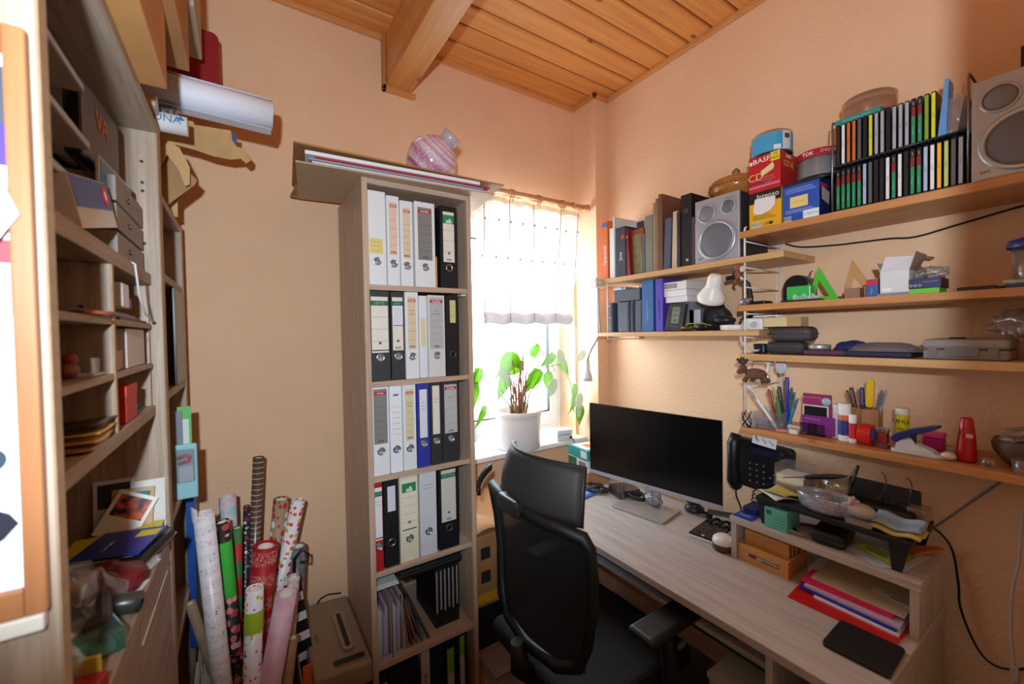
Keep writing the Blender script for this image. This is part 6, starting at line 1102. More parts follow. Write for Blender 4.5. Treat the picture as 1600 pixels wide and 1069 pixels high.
B().prism([(-.010, .070), (.030, .090), (.034, .076), (.030, .066), (-.008, .050)], -.0022, -.0012, 'Y').ob('paper_note', P(222, 202, 150, .7), q); bx('print_band', P(90, 40, 110, .5), -.0515, .02, -.0007, 0, .030, .034, q); bx('print_band', P(206, 110, 140, .5), -.0515, .0515, -.0007, 0, .014, .022, q)
for k in range(3): text(('~~~~~~~~~~', '~~~~~~~~~~~~', '~~~~~~')[k], .008, P(236, 214, 206, .5), q, (.012, -.0008, .046-.009*k))
text('CD-R', .030, P(206, 160, 90, .5), q, (.053, .06, .085), rot=(pi/2, 0, pi/2)); text('BASF', .018, P(226, 200, 190, .5), q, (.053, .06, .112), rot=(pi/2, 0, pi/2))
q = ri('disc_spindle', 'clear disc spindle with a light blue label on the red carton', 'spindle', .732, Z1+.2582, 1.615); b = B(); b.lathe([(.0640, .004), (.0640, .010), (.0640, .072)], n=40); b.ob('label', P(66, 158, 202, .4), q); B().lathe([(.0635, .0), (.0645, .006), (.0635, .0105), (.0, .0106)], n=40).ob('base', P(30, 30, 34, .4), q); B().lathe([(.0632, .011), (.0632, .080), (.058, .084), (.0, .0845)], n=40).ob('cover', M_clear, q)
for (a0, a1, c, z0, z1) in ((-.62, -.12, (206, 210, 214), .011, .072), (-.52, -.22, (56, 60, 66), .048, .064), (-1.06, -.72, (226, 228, 230), .012, .028)):
    B().sheet(lambda u, v, a0=a0, a1=a1, z0=z0, z1=z1, c=c: ((.0643 if c[0] > 100 else .0646)*cos(a0+(a1-a0)*u), (.0643 if c[0] > 100 else .0646)*sin(a0+(a1-a0)*u), z0+(z1-z0)*v), 8, 1).ob('print', P(*c, .5), q)
q = pbox('disc_carton', 'blue disc carton with a yellow sticky note on the top shelf', 'carton', .614, Z1, .106, .130, .13, (40, 78, 170)); s_ = sticky(q, -.030, .022, .046, .082, (222, 196, 120), 1); barcode(q, -.050, -.026, .004, .020); bx('white_panel', P(222, 226, 230, .5), .008, .0525, -.0009, 0, .004, .030, q); text('~~~~~~~~~', .009, P(70, 90, 160, .5), q, (.030, -.0012, .018)); bx('dark_header', P(24, 28, 44, .5), -.0525, .0525, -.0008, 0, .120, .1298, q)
for k in range(6): bx('print_line', P(130, 160, 214, .6), -.044, .045-.006*(k % 3), -.0008, 0, .030+.004*k if k < 3 else .078+.006*k, .0318+.004*k if k < 3 else .0800+.006*k, q)
bx('side_print', P(24, 40, 96, .45), .0532, .0538, .002, .128, .002, .128, q); B().prism([(.02, .06), (.07, .05), (.075, .09), (.02, .10)], .0539, .0545, 'X').ob('hand_picture', P(206, 190, 186, .5), q); bx('red_band', P(200, 50, 60, .5), .0539, .0545, .01, .06, .10, .112, q)
q = ri('disc_spindle', 'wide disc spindle with a red lettered band on the blue carton', 'spindle', .590, Z1+.1305, 1.625); B().lathe([(.066, 0), (.067, .004), (.066, .010), (.0, .0101)], n=40).ob('base', P(28, 28, 30, .4), q); b = B(); b.lathe([(.0605, .011), (.0605, .070), (.0, .0702)], n=40); b.ob('discs', stripes('disc_edges', (92, 96, 98), (150, 154, 158), 300, 'Z', .5, .3), q); B().lathe([(.0645, .011), (.0645, .088)], n=40).ob('cover', M_clear, q); B().lathe([(.065, .072), (.065, .094), (.060, .097), (.0, .0975)], n=40).ob('red_band', P(176, 34, 40, .4), q)
text('TDK', .016, M_white, q, (-.008, -.0655, .083)); text('DVD+R', .014, P(206, 170, 206, .5), q, (.044, -.0490, .083), rot=(pi/2, 0, radians(42)))
# CD rack with two rows
rk = ri('disc_rack', 'two-tier black wire rack full of disc cases on the top shelf', 'rack', .383, Z1, 1.545); RWd = .286
b = B()
for z in (.004, .142): b.tube([(-RWd/2, 0, z), (RWd/2, 0, z)], .0022, 6).tube([(-RWd/2, .11, z), (RWd/2, .11, z)], .0022, 6)
b.ob('front_rails', P(60, 60, 64, .35, .5), rk)
for s in (-1, 1): B().tube([(s*RWd/2, 0, .0), (s*RWd/2, 0, .27), (s*RWd/2, .004, .28), (s*RWd/2, .02, .282), (s*RWd/2, .12, .282), (s*RWd/2, .125, .27), (s*RWd/2, .125, .0)], .0026, 6).ob('end_hoop', P(120, 118, 114, .3, .7), rk)
for k in range(22): bx('separator', P(40, 40, 44, .4), -RWd/2+.006+k*.01295, -RWd/2+.0072+k*.01295, 0, .11, .136, .1395, rk, bev=0)
bx('lower_tray', P(28, 28, 32, .5), -RWd/2+.003, RWd/2-.003, .002, .118, .003, .0055, rk); bx('upper_tray', P(28, 28, 32, .5), -RWd/2+.003, RWd/2-.003, .002, .118, .1398, .1425, rk)
CL = {'k': ((24, 26, 32), None), 'g': ((36, 140, 92), 'grn'), 'o': ((206, 108, 40), 1), 'y': ((206, 206, 50), 1), 's': ((160, 162, 172), 1), 'w': ((222, 220, 220), 1), 'b': ((160, 180, 206), 1), 'u': ((236, 176, 30), 1), 'l': ((120, 160, 40), 1), 'c': ((90, 92, 92), None), 'd': ((60, 40, 36), None), 'q': ((190, 200, 110), 1)}
NM = {'k': 'black', 'g': 'green and red lettered', 'o': 'orange', 'y': 'yellow', 's': 'silver', 'w': 'white', 'b': 'pale blue', 'u': 'golden yellow', 'l': 'green', 'c': 'clear grey', 'd': 'dark brown', 'q': 'lime-white'}
def cds(seq, zbase, row, width=.272):
    n = len(seq); step = width/n; cnt = {}; tot = {c: seq.count(c) for c in seq}; ordn = ['first', 'second', 'third', 'fourth', 'fifth', 'sixth', 'seventh', 'eighth', 'ninth', 'tenth']
    for i, c in enumerate(seq):
        if c == '.': continue
        cnt[c] = cnt.get(c, 0)+1
        lab = '%s disc case, %s%s of the %s rack row' % (NM[c], (ordn[cnt[c]-1]+' '+('of its kind in place ' if False else '')) if tot[c] > 1 else 'only one', '' if tot[c] > 1 else '', row)
        lab = ('%s %s-spined disc case in the %s rack row' % (ordn[cnt[c]-1], NM[c], row)) if tot[c] > 1 else ('%s-spined disc case in the %s rack row, the only one' % (NM[c], row))
        x = -.136+step*(i+.5)
        o = T('disc_case', lab, 'disc case', (1.548, .383-x, zbase), RW, 'disc cases in the wire rack')
        bx('jewel_case', P(30, 32, 36, .25), -.0048, .0048, 0, .118, 0, .125, o, bev=.0006); col, k = CL[c]
        bx('spine_card', P(*col, .35), -.0034, .0036, -.0006, 0, .004, .121, o)
        if k == 'grn':
            bx('spine_red', P(130, 34, 36, .4), -.0034, .0036, -.0011, -.0006, .076, .102, o); bx('spine_black', P(20, 20, 22, .4), -.0034, .0036, -.0011, -.0006, .102, .121, o); text('~~~~', .0055, P(226, 226, 226, .5), o, (0, -.0013, .111), rot=(pi/2, pi/2, 0)); text('~~~~~~~', .007, P(150, 214, 180, .5), o, (0, -.0009, .038), rot=(pi/2, -pi/2, 0))
        elif k: text('~~~~', .006, P(70, 70, 60, .5), o, (0, -.0009, .062), rot=(pi/2, -pi/2, 0))
cds('dwoockyssksssggl y'.replace(' ', ''), Z1+.1432, 'upper', .222); cds('gggggbckkwgwkggbwuqcs', Z1+.0062, 'lower')
q = T('disc_wallet', 'light blue plastic disc wallet leaning beside the upper rack row', 'wallet', (1.555, .293, Z1+.1432), rot=(0, radians(8), RW)); B().prism([(-.004, 0), (.012, 0), (-.004, .148), (-.012, .150)], 0, .05, 'Y').ob('blue_sheet', P(96, 152, 206, .3), q); bx('film', M_film, -.006, .03, .008, .09, 0, .10, q)
q = T('plastic_bag', 'clear plastic bag with brown paper beside the rack', 'bag', (1.60, .268, Z1+.1436), RW); bag(0, .02, .055, .034, .05, .055, 1.4, k=.1).ob('film', M_film, q)
q = ri('disc_sleeve', 'teal disc sleeve pack with white print lying on the rack', 'sleeve', .470, Z1+.2695, 1.56, rz=0); bx('sleeve', P(40, 140, 134, .4), -.055, .055, 0, .10, 0, .018, q, bev=.002); text('~~~~~~~~~~~~~', .010, P(214, 232, 230, .5), q, (0, -.0006, .009)); bx('yellow_strip', P(206, 166, 50, .5), -.06, .075, .004, .10, -.0015, -.0002, q)
q = ri('cake_box', 'big clear spindle cover with dark discs lying on the rack', 'spindle', .462, Z1+.2882, 1.635); B().lathe([(.058, .0), (.060, .004), (.0, .0041)], n=40).ob('dark_discs', P(40, 38, 38, .3), q); B().lathe([(.064, 0), (.066, .003), (.066, .058), (.062, .062), (.0, .0625)], n=40).ob('cover', clear('smoky_cover', (226, 206, 190), .10, .1, .18, (206, 176, 156)), q)
o = B().tube(smooth([(1.772, .755, 1.86), (1.772, .70, 1.838), (1.772, .60, 1.826), (1.772, .548, 1.823), (1.772, .45, 1.819), (1.772, .386, 1.812), (1.772, .29, 1.830), (1.772, .172, 1.852), (1.772, .08, 1.858)]), .0028, 6).ob('speaker_cable', M_blackm); tag(o, 'black loudspeaker cable sagging on the wall under the top shelf', 'cable')
# ---- second shelf
q = ri('pencil_sharpener', 'black arched desktop sharpener at the end of the second shelf', 'sharpener', .655, Z2, 1.60); B().prism([(-.042, 0), (.042, 0)]+[(.042, .045)]+arc(0, .055, .042, 0, pi, 12)+[(-.042, .045)], .012, .075, 'Y').ob('body', P(20, 20, 22, .35), q, bev=.004); B().prism([(-.036, .004), (.036, .004)]+arc(0, .052, .034, 0, pi, 12), .006, .0118, 'Y').ob('front_cover', P(34, 34, 38, .2), q); B().tube([(.03, .04, .09), (.034, .04, .104), (.04, .04, .108)], .003, 6).ob('crank', P(120, 80, 60, .4), q)
q = ri('black_glasses_case', 'flat black case lying beside the sharpener', 'case', .765, Z2, 1.57); bx('case', P(22, 22, 24, .4), -.045, .03, 0, .06, 0, .014, q, bev=.006)
q = ri('black_pad', 'flat black pad under the sharpener and triangle', 'pad', .62, Z2-.0, 1.535); bx('pad', P(20, 20, 22, .6), -.05, .06, .0, .05, 0, .006, q)
q = ri('green_box', 'green plastic box with clear bristles in front of the sharpener', 'box', .615, Z2+.0066, 1.548); bx('box', P(56, 178, 82, .3), -.042, .028, 0, .035, 0, .046, q, bev=.003); b = B(); 
for k in range(26): x = -.02+.07*k/25; b.cyl((x, -.003, 0), (x+.003*sin(k*3), -.005, .014+.005*sin(k*7)), .0012, n=4)
g_ = b.ob('bristles', P(206, 222, 210, .3), q); g_['kind'] = 'stuff'
q = T('set_square', 'bright green set square standing upright on the second shelf', 'ruler', (1.580, .575, Z2+.0005), rot=(radians(-10), 0, RW)); tri = [(-.035, 0), (.055, 0), (-.008, .118)]; tin = [(-.014, .014), (.028, .014), (-.004, .070)]
b = B(); n3 = 3; M_grn = P(82, 190, 66, .3)
vs = [(x, 0, z) for x, z in tri]+[(x, 0, z) for x, z in tin]+[(x, .003, z) for x, z in tri]+[(x, .003, z) for x, z in tin]
fs = []
for i in range(3): j = (i+1) % 3; fs += [(i, j, 3+j, 3+i), (6+j, 6+i, 9+i, 9+j), (i, 6+i, 6+j, j), (3+j, 9+j, 9+i, 3+i)]
b.add(vs, fs); b.ob('triangle', M_grn, q)
q = T('clear_set_square', 'pale transparent set square leaning on the wall behind the green one', 'ruler', (1.762, .535, Z2+.0005), rot=(radians(-3), 0, RW)); b = B(); b.add([(x*1.3, y, z*1.25) for x, y, z in vs], fs); b.ob('triangle', clear('amber_plastic', (254, 248, 236), .03, .1, .03, (226, 200, 160)), q)
q = ri('wooden_block', 'small brown wooden cube on the second shelf', 'block', .490, Z2, 1.59); bx('block', wood('cube_wood', (136, 98, 78), (156, 118, 96), 'Z', .6, 80, 4), -.020, .019, 0, .038, 0, .034, q, bev=.001)
q = ri('charcoal_bag', 'dark flat pouch lying between the triangle and the cube', 'pouch', .535, Z2, 1.60); bx('pouch', P(70, 60, 54, .6), -.03, .02, 0, .05, 0, .012, q, bev=.005)
q = ri('battery_pack', 'blue and red printed little carton beside the white box', 'carton', .442, Z2, 1.59); bx('box', P(54, 96, 160, .45), -.014, .014, 0, .03, 0, .056, q, bev=.001); bx('red_band', P(190, 46, 60, .45), -.0142, .0142, -.0006, 0, .038, .055, q); text('~~~~~', .008, M_white, q, (0, -.0008, .02), rot=(pi/2, -pi/2, 0))
q = ri('yellow_block', 'small ochre block tucked behind the blue carton', 'block', .462, Z2, 1.625); bx('block', P(196, 130, 50, .6), -.008, .012, 0, .03, 0, .04, q)
q = ri('white_open_box', 'open white cardboard box with raised flaps on the second shelf', 'box', .383, Z2+.0085, 1.556); b = B(); w2, h2, d2 = .031, .062, .085; b.box(-w2, w2, 0, .0015, 0, h2).box(-w2, w2, d2-.0015, d2, 0, h2).box(-w2, -w2+.0015, .0015, d2-.0015, 0, h2).box(w2-.0015, w2, .0015, d2-.0015, 0, h2).box(-w2, w2, 0, d2, -.0006, .0006); b.ob('walls', P(206, 206, 210, .6), q)
B().add([(-w2, .0, h2), (w2, .0, h2), (w2+.004, .028, h2+.040), (-w2+.006, .022, h2+.044)], [(0, 1, 2, 3)]).ob('front_flap', P(214, 216, 224, .6), q, thick=.001); B().add([(w2, .004, h2), (w2, .08, h2), (w2+.018, .085, h2+.045), (w2+.012, .01, h2+.050)], [(0, 1, 2, 3)]).ob('side_flap', P(150, 130, 112, .7), q, thick=.001); B().add([(-w2, .0, h2), (-w2, .08, h2), (-w2-.012, .08, h2+.03), (-w2-.010, .0, h2+.028)], [(0, 1, 2, 3)]).ob('side_flap', P(206, 206, 210, .7), q, thick=.001); bx('address_label', P(230, 230, 230, .6), -.026, -.006, -.0006, 0, .006, .014, q)
q = ri('grey_carton', 'flat grey carton under the white open box', 'carton', .385, Z2, 1.556); bx('carton', P(130, 132, 142, .55), -.036, .034, 0, .09, 0, .0075, q)
q = ri('brown_bag', 'crumpled brown paper bag behind the white open box', 'bag', .395, Z2, 1.69); bag(0, .02, .058, .045, .03, .058, .5, k=.1).ob('paper', P(146, 106, 62, .8), q); B().sheet(lambda u, v: (-.03+.09*u, .0+.04*v, .108+.012*sin(3*u)+.006*v), 8, 4).ob('folded_top', P(152, 112, 68, .8), q, thick=.002)
q = ri('lime_carton', 'lime green flat carton under the navy one', 'carton', .318, Z2, 1.556); bx('carton', P(100, 196, 44, .45), -.034, .026, 0, .075, 0, .015, q, bev=.001)
q = ri('navy_carton', 'navy carton with white pictograms on the lime carton', 'carton', .318, Z2+.0156, 1.556, rz=radians(0)); bx('carton', P(34, 44, 92, .45), -.036, .028, 0, .085, 0, .026, q, bev=.001); text('~~~~~~~~~~', .006, P(214, 220, 236, .5), q, (.008, -.0006, .017)); bx('end_print', P(24, 28, 56, .4), .028, .0286, .002, .083, .002, .024, q)
for k in range(3): B().tube([(-.030+.009*k+.003*cos(t*pi/4), -.0006, .008+.003*sin(t*pi/4)) for t in range(8)], .0006, 4, closed=True).ob('pictogram', P(214, 220, 236, .5), q)
q = ri('clear_wrapper', 'crinkled clear wrapper on the navy carton', 'wrapper', .318, Z2+.0424, 1.60); bag(0, .0, .016, .034, .03, .016, 2.6, k=.2).ob('film', M_film, q)
q = ri('black_gadgets', 'flat black remote and cables lying at the dark end of the second shelf', 'remote', .225, Z2, 1.58); bx('remote', P(30, 28, 30, .45), -.04, .03, 0, .03, 0, .012, q, bev=.004); B().tube([(.03, .01, .005), (.05, .02, .008), (.065, .01, .005), (.07, .03, .005)], .003, 6).ob('cable', M_blackm, q); B().ball((.0, .006, .013), (.002, .002, .002), 8, 6).ob('button', P(220, 220, 220, .3), q)
q = ri('storage_jar', 'clear plastic storage jar with a blue lid at the end of the second shelf', 'jar', .135, Z2+.0205, 1.60); B().lathe([(.036, 0), (.038, .006), (.042, .078)], n=28).ob('jar', M_clear, q, thick=.001); B().lathe([(.049, .078), (.050, .084), (.046, .096), (.02, .104), (.0, .105)], n=28).ob('lid', P(34, 56, 140, .35), q); B().lathe([(.0, .002), (.014, .003), (.018, .05), (.012, .07)], n=16).ob('funnel', P(206, 206, 210, .4), q)
q = ri('blue_tray', 'blue and clear tray under the storage jar', 'tray', .140, Z2, 1.565); bx('tray', P(34, 54, 120, .4), -.04, .06, 0, .10, 0, .018, q, bev=.004); bx('clear_rim', M_clear, -.044, .064, -.004, .104, .012, .020, q)
# ---- third shelf
for k, (lab, z, h, w, y, c) in enumerate((('lower dark grey spectacle case of the stack of two', 0, .045, .125, .672, (58, 54, 56)), ('upper dark grey spectacle case with a rounded end', .0455, .050, .135, .655, (66, 62, 64)))):
    q = ri('spectacle_case', lab, 'case', y, Z3+z, 1.556, 'stacked spectacle cases'); b = B(); b.box(-w/2, w/2, 0, .07, 0, h); b.ob('shell', P(*c, .55), q, bev=.020, seg=4); b = B(); b.box(-w/2-.0006, w/2+.0006, -.0006, .0706, h*.5-.001, h*.5+.001); b.ob('seam', P(30, 28, 30, .5), q, bev=.0)
q = ri('beige_carton', 'beige carton with a white cable lying on the spectacle cases', 'carton', .672, Z3+.0965, 1.548, rz=radians(6)); bx('carton', P(206, 186, 146, .6), -.058, .056, 0, .08, 0, .032, q, bev=.001); bx('end_face', P(176, 136, 86, .6), .015, .0562, -.0005, .0, .001, .031, q); B().tube([(-.05+.05*cos(t*.45), .03+.022*sin(t*.45), .036+.002*(t % 3)) for t in range(30)], .0022, 6).ob('cable', P(222, 222, 222, .5), q)
q = ri('small_camera', 'small black camera standing at the end of the third shelf', 'camera', .752, Z3, 1.556); bx('body', P(24, 24, 28, .4), -.022, .020, 0, .03, 0, .036, q, bev=.006); B().cyl((0, 0, .018), (0, -.006, .018), .010, n=18).ob('lens', P(44, 50, 66, .15), q)
q = ri('power_strip', 'white power strip with a grey cable at the end of the lower shelf', 'power strip', .775, ZB+.0, 1.57); bx('strip', P(222, 222, 222, .4), -.04, .03, 0, .05, 0, .044, q, bev=.006); B().cyl((.0, 0, .02), (.0, -.002, .02), .012, n=18).ob('socket', P(180, 180, 182, .5), q)
B().tube([(-.036, -.006, .03), (-.038, -.02, .0), (-.03, -.03, -.04), (-.01, -.032, -.065), (.02, -.03, -.075), (.03, -.01, -.07)], .004, 6).ob('cable', P(196, 194, 190, .5), q)
q = ri('round_tin', 'round silver tin on a purple pouch on the third shelf', 'tin', .580, Z3+.0190, 1.595); B().lathe([(.0, 0), (.030, .0), (.032, .003), (.032, .014), (.030, .016), (.0, .0165)], n=32).ob('tin', M_silver, q)
q = ri('purple_pouch', 'purple pouch lying under the silver tin', 'pouch', .555, Z3, 1.56); bx('pouch', P(84, 46, 72, .6), -.06, .055, 0, .07, 0, .018, q, bev=.007, seg=3)
q = ri('blue_pouch', 'folded dark blue rain pouch on the third shelf', 'pouch', .505, Z3, 1.63); bag(0, .02, .022, .050, .045, .022, .9, k=.12).ob('cloth', P(46, 54, 108, .7), q)
q = ri('bubble_parcel', 'flat parcel in bubble wrap lying on the navy sleeve', 'parcel', .415, Z3+.0165, 1.565); b = B(); b.sheet(lambda u, v: (-.085+.17*u, .005+.075*v, .026*(1-abs(2*v-1)**3)*(1-abs(2*u-1)**4)+.0015*sin(60*u)*sin(30*v)), 40, 14); b.ob('wrap', clear('bubble_wrap', (206, 206, 214), .30, .2, .35, (150, 150, 160)), q); bx('content', P(110, 112, 122, .6), -.07, .07, .015, .07, 0, .012, q, bev=.002)
q = ri('navy_sleeve', 'navy laptop sleeve under the bubble wrap', 'sleeve', .425, Z3, 1.56); bx('sleeve', P(30, 34, 66, .6), -.08, .078, 0, .12, 0, .016, q, bev=.005, seg=3)
q = ri('tool_case', 'grey plastic tool case with recessed latches on the third shelf', 'tool case', .250, Z3, 1.556); b = B(); b.box(-.074, .078, 0, .15, 0, .026); b.ob('lower_shell', P(130, 126, 124, .5), q, bev=.005); b = B(); b.box(-.075, .079, -.001, .151, .0265, .054); b.ob('upper_shell', P(142, 138, 136, .5), q, bev=.009, seg=3)
for (x0, x1) in ((-.064, -.046), (-.032, .030), (.044, .062)): bx('latch', P(116, 112, 110, .5), x0, x1, -.0035, -.0005, .008, .034, q, bev=.0012)
bx('top_handle', M_black, -.03, .0, .03, .05, .054, .058, q, bev=.002)
q = ri('plastic_bags', 'crumpled clear plastic bags behind the tool case', 'bag', .150, Z3+.055, 1.66); bag(0, .0, .036, .06, .05, .036, 1.9, k=.2).ob('film', M_film, q)
# ---- pen shelf
q = ri('acrylic_pen_tray', 'clear acrylic pen holder at the end of the pen shelf', 'pen holder', .735, Z4, 1.555); b = B(); b.box(-.055, .055, 0, .085, 0, .002)
for (x0, x1, y0, y1, h) in ((-.055, -.0535, 0, .085, .05), (.0535, .055, 0, .085, .062), (-.0535, .0535, 0, .0015, .035), (-.0535, .0535, .0835, .085, .07), (-.0535, .0535, .04, .0415, .055), (0, .0015, .0415, .0835, .06)): b.box(x0, x1, y0, y1, .002, h)
b.ob('acrylic', M_clear, q); bx('pink_notes', P(214, 170, 176, .7), -.045, -.01, .05, .08, .003, .03, q)
def pen(lab, y, x, z, h, c, lean=0, lean2=0, capc=None, r=.0045, name='pen', clip=True, group='pens on the pen shelf'):
    o = T(name, lab, 'pen', (x, y, z), rot=(radians(lean2), radians(lean), RW), group=group)
    B().lathe([(.0008, 0), (r*.6, .008), (r, .016), (r, h-.008), (r*.8, h), (.0, h+.001)], n=10).ob('barrel', P(*c, .35), o)
    if capc: B().lathe([(r*1.12, h*.62), (r*1.12, h-.002), (r*.9, h+.002), (0, h+.0022)], n=10).ob('cap', P(*capc, .35), o)
    if clip: bx('clip', M_metal, -r*.3, r*.3, -r-.0022, -r-.0008, h*.68, h*.95, o)
    return o
zt = Z4+.0032
pen('long white pen leaning out of the acrylic holder', .695, 1.566, zt, .175, (226, 226, 226), -34, 0, (230, 230, 230), .0055); pen('red-capped marker in the acrylic holder', .712, 1.610, zt, .135, (110, 36, 40), -14, 0, (170, 40, 44)); pen('yellow-tipped green marker in the acrylic holder', .706, 1.612, zt, .142, (112, 92, 70), -10, 0, (190, 190, 50))
pen('green slim pen in the acrylic holder', .696, 1.612, zt, .11, (70, 150, 60), -12, 0); pen('dark marker in the acrylic holder', .690, 1.614, zt, .145, (40, 34, 34), -8, 0, (46, 40, 38), .0055); pen('tall royal blue pen in the acrylic holder', .684, 1.614, zt, .180, (30, 50, 176), 0, 0, (34, 54, 186), .006)
pen('teal pen standing behind the tall blue pen', .683, 1.628, zt, .145, (70, 110, 104), 3, 0); pen('grey pen in the acrylic holder', .682, 1.628, zt, .13, (120, 130, 130), 7, 0); pen('light blue pen leaning towards the purple stand', .6815, 1.612, zt, .115, (60, 140, 170), 16, 0)
q = ri('stapler_white', 'white rounded mini stapler on the pen shelf', 'stapler', .642, Z4, 1.585); b = B(); b.box(-.032, .03, 0, .016, .006, .022); b.ob('body', P(206, 204, 198, .4), q, bev=.006, seg=3); bx('foot', P(190, 188, 184, .4), -.03, .03, .001, .015, 0, .0058, q)
q = ri('eraser', 'pink and blue eraser lying on the pen shelf', 'eraser', .664, Z4, 1.552, rz=radians(24)); bx('pink_half', P(206, 130, 130, .7), -.028, .006, 0, .012, 0, .009, q, bev=.002); bx('blue_half', P(110, 150, 196, .7), .006, .026, 0, .012, 0, .009, q, bev=.002)
q = ri('white_cube', 'little white and orange sharpener on the pen shelf', 'sharpener', .638, Z4, 1.545); bx('body', P(222, 214, 196, .5), -.013, .013, 0, .016, 0, .016, q, bev=.002); bx('top', P(200, 120, 50, .5), -.008, .008, .002, .014, .016, .0185, q)
q = ri('card_stand', 'magenta phone-card display standing on the pen shelf', 'card display', .585, Z4, 1.585); bx('back_card', P(152, 44, 100, .45), -.042, .040, .010, .012, 0, .138, q); text('~~~~~~~~~~', .011, P(240, 220, 230, .5), q, (-.018, .0096, .124)); B().lathe([(.013, 0), (.013, -.0008), (0, -.0009)], (.025, .0098, .115), 24, 'Y').ob('round_badge', P(150, 200, 200, .5), q); f_ = bx('picture_frame', P(216, 214, 216, .5), -.041, .032, .006, .0095, .05, .100, q); bx('picture', P(30, 32, 36, .3), -.037, .028, .005, .006, .056, .096, f_)
f_ = bx('front_card', P(128, 42, 138, .45), -.042, .052, .0, .0015, .006, .066, q); text('~~~~~~~~~~~', .008, P(230, 206, 232, .5), f_, (-.012, -.0006, .054)); bx('fold_line', P(170, 100, 180, .5), .0095, .0103, -.0005, 0, .008, .064, f_)
b = B(); 
for k in range(5): b.box(-.046, -.018, -.006, -.004, .006+.007*k, .010+.007*k).box(.0, .026, -.006, -.004, .006+.007*k, .010+.007*k)
b.box(-.020, .002, -.006, -.003, .0, .040).box(-.046, .026, -.008, .004, 0, .003); b.ob('holder', P(40, 18, 34, .35), q); bx('white_side', P(214, 216, 222, .5), .042, .056, .012, .03, 0, .11, q)
def glue(lab, y, x, r, h, body, capc, txt=None, tcol=(255, 255, 255), band=None, cf=.70):
    q = ri('glue_stick', lab, 'glue stick', y, Z4, x, 'glue sticks on the pen shelf'); B().lathe([(.0, 0), (r*.97, 0), (r, .002), (r, h*.16)], n=24).ob('base', P(232, 232, 230, .4), q); B().lathe([(r*.985, h*.16), (r*.985, h*cf)], n=24).ob('label', P(*body, .4), q); B().lathe([(r, h*cf), (r, h*.98), (r*.92, h), (0, h)], n=24).ob('cap', P(*capc, .4), q)
    if band: B().lathe([(r*.992, h*band[0]), (r*.992, h*band[1])], n=24).ob('label_band', P(*band[2], .4), q)
    if txt: text(txt, r*1.05, P(*tcol, .5), q, (0, -r-.0003, h*.66), name='lettering')
    return q
glue('large blue and white glue stick beside the magenta display', .508, 1.585, .0165, .118, (38, 62, 140), (232, 232, 236), None, band=(.56, .70, (214, 110, 50))); glue('small red and white glue stick beside the blue one', .484, 1.575, .0100, .088, (206, 44, 36), (236, 236, 236), None)
q = glue('yellow glue stick with black lettering behind the hole punch', .385, 1.64, .0165, .115, (226, 210, 40), (226, 226, 216), 'UHU', (24, 24, 20), None, .84); text('stic', .012, P(24, 24, 20, .5), q, (0, -.0168, .055)); B().lathe([(.008, 0), (.008, -.0006), (0, -.0008)], (0, -.0166, .034), 18, 'Y').ob('green_seal', P(60, 130, 90, .5), q)
q = ri('tape_dispenser', 'red tape dispenser with a blue wheel on the pen shelf', 'tape dispenser', .450, Z4, 1.550); b = B(); b.prism(rrect(0, .062, 0, .062, .026, 8), -.018, .014, 'X'); b.ob('body', P(196, 34, 28, .4), q, bev=.003); B().cyl((.014, .034, .032), (.017, .034, .032), .020, n=24).ob('wheel', P(40, 96, 180, .4), q)
q = ri('wooden_pen_cup', 'hexagonal wooden pen cup behind the red tape dispenser', 'pen cup', .470, Z4, 1.645); M_cup = wood('cup_wood', (172, 122, 80), (192, 144, 98), 'Z', .5, 60, 3)
hexo = [(.040*cos(pi/6+i*pi/3), .040*sin(pi/6+i*pi/3)) for i in range(6)]; b = B(); vs_ = [(x, y, 0) for x, y in hexo]+[(x, y, .103) for x, y in hexo]+[(x*.86, y*.86, .103) for x, y in hexo]+[(x*.86, y*.86, .006) for x, y in hexo]
fs_ = [tuple(range(5, -1, -1)), tuple(range(18, 24))]
for i in range(6): j = (i+1) % 6; fs_ += [(i, j, 6+j, 6+i), (6+i, 6+j, 12+j, 12+i), (12+i, 12+j, 18+j, 18+i)]
b.add(vs_, fs_); b.ob('cup', M_cup, q, bev=.0015)
G2 = 'pens in the wooden cup'; zt2 = Z4+.0072
for (lab, dy, dx, h, c, l1, capc, r) in (('brown slim pen in the wooden cup', .026, 0, .150, (110, 70, 56), -14, None, .004), ('maroon pen in the wooden cup', .018, -.008, .158, (100, 44, 44), -10, (96, 40, 40), .0055), ('silver-tipped pencil in the wooden cup', .012, .01, .152, (150, 120, 100), -7, None, .0035), ('navy pen in the wooden cup', .004, -.006, .158, (34, 54, 110), -3, (40, 60, 120), .0055), ('bright blue marker in the wooden cup', -.006, .004, .170, (50, 70, 160), 1, (34, 44, 150), .0055), ('grey mechanical pencil in the wooden cup', -.020, .006, .156, (140, 140, 144), 9, None, .004), ('chrome scissor blade in the wooden cup', -.026, -.004, .160, (170, 172, 176), 12, None, .0045)):
    pen(lab, .470+dy*.55, 1.645+dx, zt2, h, c, l1, 0, capc, r, group=G2)
q = T('cutter_knife', 'yellow cutter knife sticking up from the wooden cup', 'cutter', (1.632, .4635, zt2), rot=(0, radians(2), RW)); B().prism(rrect(-.009, .010, .10, .190, .009), -.005, .005, 'Y').ob('handle', P(236, 196, 30, .35), q, bev=.002); bx('blade', M_metal, -.004, .005, -.001, .001, 0, .10, q)
